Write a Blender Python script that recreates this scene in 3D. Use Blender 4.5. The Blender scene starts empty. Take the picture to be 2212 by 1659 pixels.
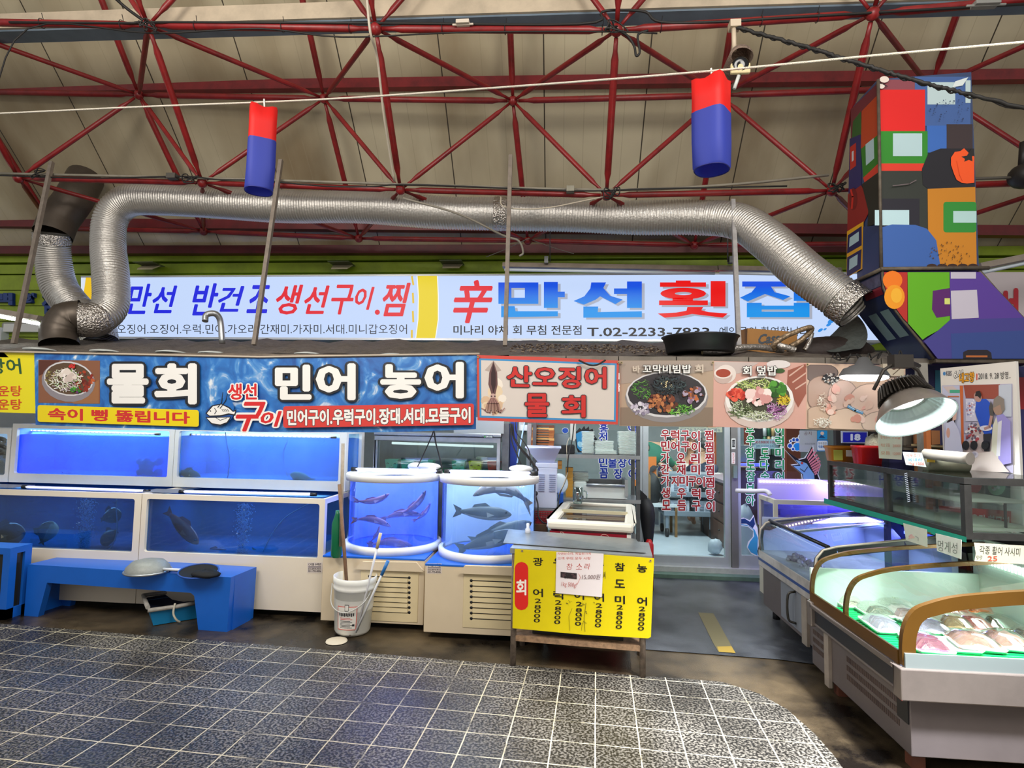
import bpy, bmesh, math, random
from mathutils import Vector, Matrix
R = random.Random(7)
S = bpy.context.scene
C = bpy.context.collection
# ---------------------------------------------------------------- camera
F = 1250.0; CX, CY = 1106.0, 829.5; EYE = Vector((0, 0, 1.6))
up = Vector((.0177, -1, 87.6 / F)).normalized()
fy = Vector((108, 89.5, F)); fy = (fy - up * fy.dot(up)).normalized()
rx = fy.cross(up)
if rx.x < 0: rx = -rx
MW = Matrix((rx, fy, up))                       # photo ray (x right, y down, z ahead) -> world
cam = bpy.data.cameras.new('camera'); camo = bpy.data.objects.new('camera', cam); C.objects.link(camo)
cam.sensor_fit = 'HORIZONTAL'; cam.sensor_width = 36; cam.lens = 36 * F / 2212
cr, cu_, cf = MW @ Vector((1, 0, 0)), MW @ Vector((0, -1, 0)), MW @ Vector((0, 0, 1))
m4 = Matrix((cr, cu_, -cf)).transposed().to_4x4(); m4.translation = EYE; camo.matrix_world = m4
cam.clip_start = .05; cam.clip_end = 200
S.camera = camo
# ---------------------------------------------------------------- world, light, exposure
S.view_settings.view_transform = 'Standard'; S.view_settings.look = 'None'
S.view_settings.gamma = 1; S.view_settings.use_curve_mapping = False
S.view_settings.exposure = 0.0
S.cycles.transparent_max_bounces = 24; S.cycles.max_bounces = 8
S.cycles.sample_clamp_indirect = 4; S.cycles.caustics_reflective = False; S.cycles.caustics_refractive = False
w = bpy.data.worlds.new('world'); S.world = w; w.use_nodes = True
w.node_tree.nodes['Background'].inputs[0].default_value = (.99, .97, .95, 1)
w.node_tree.nodes['Background'].inputs[1].default_value = .5
def area(name, loc, target, size, energy, col=(1, 1, 1), sy=None, spread=180):
    l = bpy.data.lights.new(name, 'AREA'); l.energy = energy; l.color = col
    l.shape = 'RECTANGLE'; l.size = size; l.size_y = sy or size; l.spread = math.radians(spread)
    o = bpy.data.objects.new(name, l); C.objects.link(o); o.location = loc
    o.rotation_euler = (Vector(target) - Vector(loc)).to_track_quat('-Z', 'Y').to_euler()
    return o
def point(name, loc, energy, col=(1, 1, 1), r=.1):
    l = bpy.data.lights.new(name, 'POINT'); l.energy = energy; l.color = col; l.shadow_soft_size = r
    o = bpy.data.objects.new(name, l); C.objects.link(o); o.location = loc
    return o
area('arcade_fill', (-3.2, .6, 4.6), (-2.5, 5, 1.6), 1.6, 120, (1, .93, .84))  # unseen area lights added behind the camera as fill for the stalls
area('arcade_fill', (1.2, .3, 4.6), (.8, 5, 1.6), 1.6, 120, (1, .95, .88))
area('arcade_fill', (2.3, 1.2, 5.2), (1.45, 2.6, 0), .5, 110, (.95, .97, 1), spread=42)  # added narrow beam that makes the soft light pool on the floor
point('arcade_fill_point', (-2.2, 1.8, 2.9), 42, (1, .86, .68), .35)  # unseen points added so the roof underside gets light too
point('arcade_fill_point', (1.6, 1.6, 2.9), 42, (1, .88, .72), .35)
area('shop_lamp', (1.5, 7.6, 2.55), (1.4, 8.4, 0), 1.2, 130, (.9, .96, 1))
area('shop_lamp', (-.6, 5.6, 2.2), (-.6, 5.8, 0), .6, 26, (.85, .93, 1), 1.6)
area('shop_lamp', (2.9, 9.5, 2.55), (2.9, 9.5, 0), 1.2, 60, (1, .93, .85))
for x_ in (-3.6, -1.9, -.2): area('canopy_lamp', (x_, 4.42, 2.06), (x_, 4.75, .6), 1.3, 13, (.95, 1, .93), .1)
area('canopy_lamp', (1.5, 5.35, 2.12), (1.4, 6.6, 1.2), 1.8, 24, (.96, 1, .98), .12)
# ---------------------------------------------------------------- helpers
def P(px, py, Y): d = MW @ Vector((px - CX, py - CY, F)); return EYE + d * (Y / d.y)
def PX(px, py, X): d = MW @ Vector((px - CX, py - CY, F)); return EYE + d * (X / d.x)
def PZ(px, py, z=0.): d = MW @ Vector((px - CX, py - CY, F)); return EYE + d * ((z - 1.6) / d.z)
def PN(px, py, o, n):
    d = MW @ Vector((px - CX, py - CY, F)); return EYE + d * ((o - EYE).dot(n) / d.dot(n))
def lin(h):
    c = [int(h[i:i + 2], 16) / 255 for i in (0, 2, 4)]
    return tuple(x / 12.92 if x <= .04045 else ((x + .055) / 1.055) ** 2.4 for x in c) + (1,)
MATS = {}
def M(h, rough=.55, metal=0., noise=.0, scale=6., emit=0., bump=0., bscale=40., spec=.5, trans=0.):
    """hex colour with optional blotchy wear, bump, emission or translucency"""
    k = (h, rough, metal, noise, scale, emit, bump, bscale, spec, trans)
    if k in MATS: return MATS[k]
    m = bpy.data.materials.new('paint_' + h); m.use_nodes = True; nt = m.node_tree; N = nt.nodes; L = nt.links
    b = N['Principled BSDF']; b.inputs['Base Color'].default_value = lin(h)
    b.inputs['Roughness'].default_value = rough; b.inputs['Metallic'].default_value = metal
    b.inputs['Specular IOR Level'].default_value = spec
    if emit:
        b.inputs['Emission Color'].default_value = lin(h); b.inputs['Emission Strength'].default_value = emit
        b.inputs['Base Color'].default_value = (0, 0, 0, 1) if emit >= .5 else lin(h)
    if noise or bump:
        tc = N.new('ShaderNodeTexCoord'); n = N.new('ShaderNodeTexNoise'); n.inputs['Scale'].default_value = scale
        n.inputs['Detail'].default_value = 6; n.inputs['Roughness'].default_value = .65; L.new(tc.outputs['Object'], n.inputs['Vector'])
        if noise:
            r = N.new('ShaderNodeValToRGB'); r.color_ramp.elements[0].position = .3; r.color_ramp.elements[1].position = .62
            c = lin(h); r.color_ramp.elements[0].color = tuple(x * (1 - noise) for x in c[:3]) + (1,); r.color_ramp.elements[1].color = c
            L.new(n.outputs['Fac'], r.inputs['Fac']); L.new(r.outputs['Color'], b.inputs['Base Color'])
        if bump:
            n2 = N.new('ShaderNodeTexNoise'); n2.inputs['Scale'].default_value = bscale; L.new(tc.outputs['Object'], n2.inputs['Vector'])
            bp = N.new('ShaderNodeBump'); bp.inputs['Strength'].default_value = bump; bp.inputs['Distance'].default_value = .02
            L.new(n2.outputs['Fac'], bp.inputs['Height']); L.new(bp.outputs['Normal'], b.inputs['Normal'])
    if trans:
        t = N.new('ShaderNodeBsdfTranslucent'); t.inputs[0].default_value = lin(h); mx = N.new('ShaderNodeMixShader'); mx.inputs[0].default_value = trans
        L.new(b.outputs[0], mx.inputs[1]); L.new(t.outputs[0], mx.inputs[2]); L.new(mx.outputs[0], N['Material Output'].inputs[0])
    MATS[k] = m; return m
def mixmat(name, build):
    if name in MATS: return MATS[name]
    m = bpy.data.materials.new(name); m.use_nodes = True; nt = m.node_tree
    build(nt, nt.nodes, nt.links, nt.nodes['Principled BSDF'], nt.nodes['Material Output']); MATS[name] = m; return m
def glass(tint='F2FBFA', gl=.10):
    """thin pane: see-through with a glossy coat"""
    def b(nt, N, L, p, out):
        N.remove(p); t = N.new('ShaderNodeBsdfTransparent'); t.inputs[0].default_value = lin(tint)
        g = N.new('ShaderNodeBsdfGlossy'); g.inputs['Roughness'].default_value = .03
        lw = N.new('ShaderNodeLayerWeight'); lw.inputs[0].default_value = .25
        mu = N.new('ShaderNodeMath'); mu.operation = 'MULTIPLY_ADD'; mu.inputs[1].default_value = .55; mu.inputs[2].default_value = gl * .5
        L.new(lw.outputs['Fresnel'], mu.inputs[0]); mx = N.new('ShaderNodeMixShader')
        L.new(mu.outputs[0], mx.inputs[0]); L.new(t.outputs[0], mx.inputs[1]); L.new(g.outputs[0], mx.inputs[2]); L.new(mx.outputs[0], out.inputs[0])
    return mixmat('glass_%s_%g' % (tint, gl), b)
def water(h, tint, dens):
    """cloudy water: partly see-through, the rest milky and lit from inside"""
    def b(nt, N, L, p, out):
        N.remove(p); t = N.new('ShaderNodeBsdfTransparent'); t.inputs[0].default_value = lin(tint)
        tr = N.new('ShaderNodeBsdfTranslucent'); tr.inputs[0].default_value = lin(h)
        df = N.new('ShaderNodeBsdfDiffuse'); df.inputs[0].default_value = lin(h)
        a = N.new('ShaderNodeMixShader'); a.inputs[0].default_value = .35; L.new(tr.outputs[0], a.inputs[1]); L.new(df.outputs[0], a.inputs[2])
        tc = N.new('ShaderNodeTexCoord'); n = N.new('ShaderNodeTexNoise'); n.inputs['Scale'].default_value = 2.2; n.inputs['Detail'].default_value = 2
        L.new(tc.outputs['Object'], n.inputs['Vector']); mr = N.new('ShaderNodeMapRange')
        mr.inputs['From Min'].default_value = .3; mr.inputs['From Max'].default_value = .7
        mr.inputs['To Min'].default_value = dens - .16; mr.inputs['To Max'].default_value = dens + .12
        L.new(n.outputs['Fac'], mr.inputs['Value']); mx = N.new('ShaderNodeMixShader'); L.new(mr.outputs[0], mx.inputs[0])
        L.new(t.outputs[0], mx.inputs[1]); L.new(a.outputs[0], mx.inputs[2]); L.new(mx.outputs[0], out.inputs[0])
    return mixmat('water_%s_%g' % (h, dens), b)
class B:
    """collects faces (world coordinates) and links them as ONE mesh object"""
    def __init__(s): s.v = []; s.f = []; s.m = []; s.sm = []
    def face(s, pts, m=0, sm=False):
        i = len(s.v); s.v += [Vector(p) for p in pts]; s.f.append(tuple(range(i, i + len(pts)))); s.m.append(m); s.sm.append(sm)
    def grid(s, rows, m=0, sm=True, close=False, caps=False):
        i = len(s.v); n = len(rows[0])
        for r in rows: s.v += [Vector(p) for p in r]
        for a in range(len(rows) - 1):
            for b in range(n if close else n - 1):
                c = (b + 1) % n
                s.f.append((i + a * n + b, i + a * n + c, i + (a + 1) * n + c, i + (a + 1) * n + b)); s.m.append(m); s.sm.append(sm)
        if caps:
            s.f.append(tuple(i + b for b in reversed(range(n)))); s.m.append(m); s.sm.append(False)
            e = i + (len(rows) - 1) * n; s.f.append(tuple(e + b for b in range(n))); s.m.append(m); s.sm.append(False)
        return s
    def box(s, x0, x1, y0, y1, z0, z1, m=0, T=None):
        p = [Vector((x, y, z)) for z in (z0, z1) for y in (y0, y1) for x in (x0, x1)]
        if T: p = [T(q) for q in p]
        i = len(s.v); s.v += p
        for q in ((0, 2, 3, 1), (4, 5, 7, 6), (0, 1, 5, 4), (2, 6, 7, 3), (0, 4, 6, 2), (1, 3, 7, 5)):
            s.f.append(tuple(i + k for k in q)); s.m.append(m); s.sm.append(False)
        return s
    def tube(s, path, r, n=8, m=0, caps=True, sm=True, el=1.):
        path = [Vector(p) for p in path]; rows = []; ref = None
        rr = r if isinstance(r, (list, tuple)) else [r] * len(path)
        for k, p in enumerate(path):
            t = (path[min(k + 1, len(path) - 1)] - path[max(k - 1, 0)]).normalized()
            if ref is None: ref = Vector((0, 0, 1)) if abs(t.z) < .9 else Vector((1, 0, 0))
            a = t.cross(ref).normalized(); b = a.cross(t).normalized(); ref = b
            rows.append([p + (a * math.cos(q) + b * el * math.sin(q)) * rr[k] for q in [2 * math.pi * j / n for j in range(n)]])
        return s.grid(rows, m, sm, True, caps)
    def lathe(s, c, prof, n=24, m=0, ax=None, sm=True):
        c = Vector(c); q = Vector((0, 0, 1)).rotation_difference(Vector(ax).normalized()) if ax else None; rows = []
        for r, z in prof:
            row = []
            for j in range(n):
                v = Vector((r * math.cos(2 * math.pi * j / n), r * math.sin(2 * math.pi * j / n), z))
                if q: v = q @ v
                row.append(c + v)
            rows.append(row)
        return s.grid(rows, m, sm, True)
    def ball(s, c, rx_, ry_=None, rz_=None, n=12, m=0, J=0.):
        ry_ = ry_ or rx_; rz_ = rz_ or rx_; c = Vector(c); rows = []
        for i in range(n // 2 + 1):
            t = math.pi * i / (n // 2)
            rows.append([c + Vector((rx_ * math.sin(t) * math.cos(2 * math.pi * j / n), ry_ * math.sin(t) * math.sin(2 * math.pi * j / n), rz_ * math.cos(t))) * (1 + (R.uniform(-J, J) if J else 0)) if not J else
                         c + Vector((rx_ * math.sin(t) * math.cos(2 * math.pi * j / n), ry_ * math.sin(t) * math.sin(2 * math.pi * j / n), rz_ * math.cos(t))) * (1 + R.uniform(-J, J)) for j in range(n)])
        return s.grid(rows, m, True, True)
    def prism(s, pts, d, m=0, T=None):
        """closed outline pts (3-D) pushed by the vector d"""
        pts = [Vector(p) for p in pts]; d = Vector(d); n = len(pts)
        s.face(pts, m); s.face([p + d for p in reversed(pts)], m)
        for k in range(n): s.face([pts[k], pts[(k + 1) % n], pts[(k + 1) % n] + d, pts[k] + d], m)
        return s
    def obj(s, name, mats, parent=None, label=None, cat=None, group=None, kind=None, bev=0):
        if not isinstance(mats, (list, tuple)): mats = [mats]
        if parent is not None: o = org(parent)
        else:
            o = Vector([(min(v[i] for v in s.v) + max(v[i] for v in s.v)) / 2 for i in (0, 1)] + [min(v[2] for v in s.v)])
        me = bpy.data.meshes.new(name); me.from_pydata([tuple(v - o) for v in s.v], [], s.f)
        for m in mats: me.materials.append(m)
        me.polygons.foreach_set('material_index', s.m); me.polygons.foreach_set('use_smooth', s.sm)
        me.validate(); me.update()
        ob = bpy.data.objects.new(name, me); C.objects.link(ob)
        if parent is not None: ob.parent = parent
        else: ob.location = o
        if bev:
            bm = bmesh.new(); bm.from_mesh(me); bmesh.ops.remove_doubles(bm, verts=bm.verts, dist=1e-5); bm.to_mesh(me); bm.free()
            mo = ob.modifiers.new('b', 'BEVEL'); mo.width = bev; mo.segments = 2; mo.limit_method = 'ANGLE'
        return tag(ob, label, cat, group, kind)
def org(o):
    while o.parent is not None: o = o.parent
    return Vector(o.location)
def tag(o, label=None, cat=None, group=None, kind=None):
    if label: o['label'] = label
    if cat: o['category'] = cat
    if group: o['group'] = group
    if kind: o['kind'] = kind
    return o
def E(name, loc, label, cat, group=None, kind=None):
    o = bpy.data.objects.new(name, None); C.objects.link(o); o.location = loc; o.empty_display_size = .1
    return tag(o, label, cat, group, kind)
def st(name, b, mats, parent=None): return b.obj(name, mats, parent, kind='structure')
def curve(pts, n=6):
    """smooth path through the points (Catmull-Rom)"""
    pts = [Vector(p) for p in pts]; q = [pts[0] * 2 - pts[1]] + pts + [pts[-1] * 2 - pts[-2]]; out = []
    for i in range(1, len(q) - 2):
        for k in range(n):
            t = k / n; a, b, c, d = q[i - 1:i + 3]
            out.append(.5 * ((2 * b) + (c - a) * t + (2 * a - 5 * b + 4 * c - d) * t * t + (3 * b - a - 3 * c + d) * t ** 3))
    return out + [pts[-1]]
_G = {}; GS = bpy.data.scenes.new('letters')      # letters are shaped in a scratch scene of their own
def glyph(s, off=0., shear=0.):
    k = (s, round(off, 4), shear)
    if k not in _G:
        cu = bpy.data.curves.new('t', 'FONT'); cu.body = s; cu.offset = off; cu.resolution_u = 2; cu.shear = shear
        o = bpy.data.objects.new('t', cu); GS.collection.objects.link(o)
        vl = GS.view_layers[0]; vl.update(); dg = vl.depsgraph; me = o.evaluated_get(dg).to_mesh()
        v = [(x.co.x, x.co.y) for x in me.vertices]; f = [tuple(p.vertices) for p in me.polygons]
        o.evaluated_get(dg).to_mesh_clear(); bpy.data.objects.remove(o); bpy.data.curves.remove(cu)
        _G[k] = (v, f)
    return _G[k]
class Art(B):
    """flat print on a real plane (origin o, normal n towards the viewer); shapes given at the photo's pixels"""
    def __init__(s, o, n, emit=0., rough=.45, step=.0006, trans=0.):
        super().__init__(); s.o = Vector(o); s.n = Vector(n).normalized(); s.k = 0; s.hx = []; s.emit = emit; s.rough = rough; s.step = step; s.tr = trans
    def mi(s, h):
        if h not in s.hx: s.hx.append(h)
        return s.hx.index(h)
    def pt(s, x, y): return PN(x, y, s.o, s.n) + s.n * s.step * s.k
    def poly(s, pts, h, up=True):
        if up: s.k += 1
        s.face([s.pt(*p) for p in pts], s.mi(h)); return s
    def rect(s, x0, y0, x1, y1, h, r=0, dy=0., up=True):
        """dy: how much lower the right end is"""
        def q(x, y): return (x, y + dy * (x - x0) / max(1e-6, x1 - x0))
        if r:
            pts = []
            for cx, cy, a in ((x1 - r, y0 + r, -90), (x1 - r, y1 - r, 0), (x0 + r, y1 - r, 90), (x0 + r, y0 + r, 180)):
                pts += [q(cx + r * math.cos(math.radians(a + t)), cy + r * math.sin(math.radians(a + t))) for t in (0, 30, 60, 90)]
        else: pts = [q(x0, y0), q(x1, y0), q(x1, y1), q(x0, y1)]
        return s.poly(pts, h, up)
    def ell(s, cx, cy, ra, rb, h, rot=0., n=20, a0=0, a1=360, up=True):
        c, t = math.cos(math.radians(rot)), math.sin(math.radians(rot)); pts = []
        for i in range(n):
            a = math.radians(a0 + (a1 - a0) * i / (n if a1 - a0 == 360 else n - 1)); x, y = ra * math.cos(a), rb * math.sin(a)
            pts.append((cx + x * c - y * t, cy + x * t + y * c))
        return s.poly(pts, h, up)
    def line(s, pts, wd, h, up=True):
        if up: s.k += 1
        for (x0, y0), (x1, y1) in zip(pts, pts[1:]):
            L_ = math.hypot(x1 - x0, y1 - y0) or 1; nx, ny = -(y1 - y0) / L_ * wd / 2, (x1 - x0) / L_ * wd / 2
            ex, ey = (x1 - x0) / L_ * wd * .3, (y1 - y0) / L_ * wd * .3
            s.face([s.pt(x0 + nx - ex, y0 + ny - ey), s.pt(x1 + nx + ex, y1 + ny + ey), s.pt(x1 - nx + ex, y1 - ny + ey), s.pt(x0 - nx - ex, y0 - ny - ey)], s.mi(h))
        return s
    def text(s, t, x0, y0, x1, y1, h, off=0., shear=0., dy=0., up=True, base=None, flip=False):
        v, f = glyph(t, min(off, 0.), shear)
        if not v: return s
        o_ = max(off, 0.); g = max(base if base is not None else off, 0.)
        ax, bx = min(p[0] for p in v) - g, max(p[0] for p in v) + g; ay, by = min(p[1] for p in v) - g, max(p[1] for p in v) + g
        m = s.mi(h); n = 0 if o_ < .004 else 6 if o_ < .03 else 10 if o_ < .09 else 16     # fat letters: the stroke swept round a small circle
        for dx, dz in [(0, 0)] + [(o_ * math.cos(6.2832 * k / n), o_ * math.sin(6.2832 * k / n)) for k in range(n)]:
            i = len(s.v); s.k += .9 / (n + 1)
            for x, y in v:
                u = (x + dx - ax) / (bx - ax + 1e-9); w_ = (y + dz - ay) / (by - ay + 1e-9)
                if flip: u = 1 - u
                s.v.append(s.pt(x0 + (x1 - x0) * u, y1 + (y0 - y1) * w_ + dy * u))
            for q in f: s.f.append(tuple(i + k for k in q)); s.m.append(m); s.sm.append(False)
        return s
    def otext(s, t, x0, y0, x1, y1, h, oh, off=.03, out=.05, **k):
        """fat letters with an outline of the colour oh"""
        s.text(t, x0, y0, x1, y1, oh, off=off + out, base=off, **k); return s.text(t, x0, y0, x1, y1, h, off=off, **k)
    def blobs(s, cx, cy, ra, rb, n, sz, hs, seed=1, el=.5, strip=False):
        r = random.Random(seed)
        for _ in range(n):
            a, q = r.uniform(0, 6.28), math.sqrt(r.random()); z = sz * r.uniform(.5, 1.3)
            x, y = cx + ra * q * math.cos(a), cy + rb * q * math.sin(a)
            if strip:
                t = r.uniform(0, 3.14); s.line([(x - z * math.cos(t), y - z * math.sin(t) * .7), (x + z * .2, y + z * .15), (x + z * math.cos(t + .5), y + z * math.sin(t + .5) * .7)], z * .22, r.choice(hs), up=False)
                s.k += .05
            else:
                s.k += .05; s.ell(x, y, z, z * r.uniform(el, 1), r.choice(hs), r.uniform(0, 180), 9, up=False)
        s.k += 1; return s
    def mats(s): return [M(h, s.rough, emit=s.emit, trans=s.tr) if h != 'GRAD' else GRAD for h in s.hx]
    def obj(s, name, mats=None, parent=None, **k): return B.obj(s, name, mats or s.mats(), parent, **k)
def copytree(o, loc, label=None, group=None):
    r = o.copy(); C.objects.link(r); r.location = loc
    if label: r['label'] = label
    if group: r['group'] = group
    for c in list(o.children):
        d = c.copy(); C.objects.link(d); d.parent = r
        for g in list(c.children):
            e = g.copy(); C.objects.link(e); e.parent = d
    return r
def sweep(b, prof, y0, y1, m=0, th=None):
    """XZ outline prof carried from y0 to y1 as an open sheet"""
    b.grid([[Vector((x, y, z)) for x, z in prof] for y in (y0, y1)], m, True); return b
STEEL = M('B9BDC0', .32, .85, noise=.18, scale=9); STEELD = M('6E7072', .4, .8, noise=.3, scale=12)
WHITE = M('E8E6E0', .45, noise=.06, scale=5); BLACK = M('15161A', .45); CREAM = M('DCCBAE', .42, noise=.06, scale=3)
RED = M('8E1E20', .38, noise=.45, scale=7, spec=.5); GREY = M('8B8E93', .5, noise=.12, scale=5)
RUST = M('8A7A6C', .7, .2, noise=.6, scale=22); CABLE = M('1B1918', .6); LED = M('D8DCFF', emit=5.)
# ================================================================ SETTING
def floor_mat():
    def b(nt, N, L, p, out):
        tc = N.new('ShaderNodeTexCoord'); mp = N.new('ShaderNodeMapping'); mp.inputs['Rotation'].default_value = (0, 0, math.radians(3.4))
        mp.inputs['Location'].default_value = (.085, .03, 0)
        L.new(tc.outputs['Object'], mp.inputs[0])
        wn = N.new('ShaderNodeTexNoise'); wn.inputs['Scale'].default_value = 9; L.new(tc.outputs['Object'], wn.inputs['Vector'])
        ad = N.new('ShaderNodeVectorMath'); ad.operation = 'MULTIPLY_ADD'; ad.inputs[1].default_value = (.008, .008, 0)
        L.new(wn.outputs['Color'], ad.inputs[0]); L.new(mp.outputs[0], ad.inputs[2])
        br = N.new('ShaderNodeTexBrick'); br.offset = 0; br.squash = 1; br.inputs['Scale'].default_value = 1
        br.inputs['Brick Width'].default_value = .219; br.inputs['Row Height'].default_value = .205
        br.inputs['Mortar Size'].default_value = .0042; br.inputs['Mortar Smooth'].default_value = .35
        L.new(ad.outputs[0], br.inputs['Vector'])
        sp = N.new('ShaderNodeTexNoise'); sp.inputs['Scale'].default_value = 75; sp.inputs['Detail'].default_value = 3; L.new(tc.outputs['Object'], sp.inputs['Vector'])
        r1 = N.new('ShaderNodeValToRGB'); e = r1.color_ramp.elements; e[0].position = .46; e[0].color = lin('2B2824'); e[1].position = .58; e[1].color = lin('989389')
        L.new(sp.outputs['Fac'], r1.inputs[0])
        dt = N.new('ShaderNodeTexNoise'); dt.inputs['Scale'].default_value = 1.7; dt.inputs['Detail'].default_value = 6; L.new(tc.outputs['Object'], dt.inputs['Vector'])
        r2 = N.new('ShaderNodeValToRGB'); e = r2.color_ramp.elements; e[0].position = .36; e[0].color = (.33, .32, .31, 1); e[1].position = .66; e[1].color = (.95, .95, .96, 1)
        L.new(dt.outputs['Fac'], r2.inputs[0]); mu = N.new('ShaderNodeMixRGB'); mu.blend_type = 'MULTIPLY'; mu.inputs[0].default_value = 1
        L.new(r1.outputs[0], mu.inputs[1]); L.new(r2.outputs[0], mu.inputs[2])
        gn = N.new('ShaderNodeTexNoise'); gn.inputs['Scale'].default_value = 4.5; gn.inputs['Detail'].default_value = 5; L.new(tc.outputs['Object'], gn.inputs['Vector'])
        r3 = N.new('ShaderNodeValToRGB'); e = r3.color_ramp.elements; e[0].position = .34; e[0].color = (.12, .12, .12, 1); e[1].position = .5; e[1].color = (1, 1, 1, 1)
        L.new(gn.outputs['Fac'], r3.inputs[0]); m2 = N.new('ShaderNodeMath'); m2.operation = 'MULTIPLY'; L.new(br.outputs['Fac'], m2.inputs[0]); L.new(r3.outputs[0], m2.inputs[1])
        mx = N.new('ShaderNodeMixRGB'); L.new(m2.outputs[0], mx.inputs[0]); L.new(mu.outputs[0], mx.inputs[1]); mx.inputs[2].default_value = lin('DCD2B4')
        L.new(mx.outputs[0], p.inputs['Base Color'])
        rr = N.new('ShaderNodeMapRange'); rr.inputs['To Min'].default_value = .28; rr.inputs['To Max'].default_value = .55; L.new(dt.outputs['Fac'], rr.inputs['Value']); L.new(rr.outputs[0], p.inputs['Roughness'])
        bp = N.new('ShaderNodeBump'); bp.inputs['Strength'].default_value = .4; bp.inputs['Distance'].default_value = .004; L.new(sp.outputs['Fac'], bp.inputs['Height']); L.new(bp.outputs[0], p.inputs['Normal'])
    return mixmat('granite_paving', b)
def wet(name, c0, c1, r0, r1, sc=1.6):
    def b(nt, N, L, p, out):
        tc = N.new('ShaderNodeTexCoord'); n = N.new('ShaderNodeTexNoise'); n.inputs['Scale'].default_value = sc; n.inputs['Detail'].default_value = 7; n.inputs['Roughness'].default_value = .6
        L.new(tc.outputs['Object'], n.inputs['Vector']); r = N.new('ShaderNodeValToRGB'); e = r.color_ramp.elements
        e[0].position = .4; e[0].color = lin(c0); e[1].position = .64; e[1].color = lin(c1); L.new(n.outputs['Fac'], r.inputs[0])
        s2 = N.new('ShaderNodeTexNoise'); s2.inputs['Scale'].default_value = 160; L.new(tc.outputs['Object'], s2.inputs['Vector'])
        mm = N.new('ShaderNodeMixRGB'); mm.blend_type = 'OVERLAY'; mm.inputs[0].default_value = .5; L.new(r.outputs[0], mm.inputs[1]); L.new(s2.outputs['Fac'], mm.inputs[2]); L.new(mm.outputs[0], p.inputs['Base Color'])
        q = N.new('ShaderNodeMapRange'); q.inputs['To Min'].default_value = r0; q.inputs['To Max'].default_value = r1; L.new(n.outputs['Fac'], q.inputs['Value']); L.new(q.outputs[0], p.inputs['Roughness'])
        bp = N.new('ShaderNodeBump'); bp.inputs['Strength'].default_value = .35; bp.inputs['Distance'].default_value = .004; L.new(s2.outputs['Fac'], bp.inputs['Height']); L.new(bp.outputs[0], p.inputs['Normal'])
    return mixmat(name, b)
edge = [PZ(*p, .012) for p in ((-300, 1325), (0, 1347), (560, 1392), (1107, 1436), (1395, 1461), (1480, 1466), (1560, 1473), (1640, 1498), (1700, 1532), (1760, 1585), (1800, 1630), (1850, 1700))]
b = B(); b.face([*edge, Vector((1.8, -3, .012)), Vector((-9, -3, .012))]); st('floor', b, floor_mat())
b = B(); b.box(-14, 12, -4, 6.62, -.1, 0); st('floor', b, wet('wet_concrete', '14100D', '62543F', .12, .5))
asp = [PZ(*p, .006) for p in ((1398, 1403), (1560, 1415), (1680, 1424), (1800, 1440))]
b = B(); b.face([Vector((-.1, 4.36, .006)), *asp, Vector((4, 4.2, .006)), Vector((4, 6.62, .006)), Vector((-.1, 6.62, .006))]); st('floor', b, wet('asphalt', '2B2D33', '575A60', .2, .6, 2.2))
a = Art((0, 0, .008), (0, 0, 1), rough=.7)
a.poly([(1508, 1323), (1541, 1325), (1589, 1411), (1552, 1408), (1540, 1388)], '6E6648'); a.poly([(1549, 1397), (1580, 1396), (1589, 1411), (1553, 1408)], 'A88C3A')
a.obj('parking_line', label='worn yellow line painted on the asphalt before the shop door', cat='painted line')
b = B(); b.box(-7, 5, 6.62, 12.5, -.05, .03); st('floor', b, M('C3CCD6', .3, noise=.12, scale=3))
# shop room
WALL = M('BFC4C6', .6, noise=.08)
b = B(); b.box(-7, 5, 12.4, 12.5, 0, 2.7); st('wall_back', b, WALL)
b = B(); b.box(-7.1, -7, 6.6, 12.5, 0, 2.7); st('wall_left', b, WALL)
b = B(); b.box(5, 5.1, 6.6, 12.5, 0, 2.7); st('wall_right', b, WALL)
b = B(); b.box(-7, 5, 6.62, 12.5, 2.65, 2.75); st('ceiling', b, M('D6D8D6', .7))
# green fascia above the shops
GREEN = M('8FA61E', .45, noise=.3, scale=4)
b = B(); zg = P(1000, 546, 6.8).z; zs = P(1000, 592, 6.72).z
b.box(-12, 8, 6.84, 7.2, 2.2, zg - .12); b.box(-12, 8, 6.72, 7.2, zg - .10, zg); b.box(-12, 8, 6.76, 7.2, zg - .24, zg - .12)
b.box(-12, 8, 6.80, 7.2, zg - .30, zg - .25)
for k in range(6): b.box(-12, -5.75, 6.70, 6.86, 2.2 + .2 * k, 2.39 + .2 * k)
st('wall_front', b, GREEN)
b = B(); b.box(-12, 8, 7.4, 7.6, 3.2, 5.2); st('wall_upper', b, M('4A4847', .8, noise=.4, scale=3))
b = B(); b.box(-12, 8, 6.76, 7.2, 2.3, 2.5); b.box(-12, .95, 6.62, 6.9, 2.18, 2.3); st('trim_1', b, M('3B3F36', .6, noise=.3))
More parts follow.
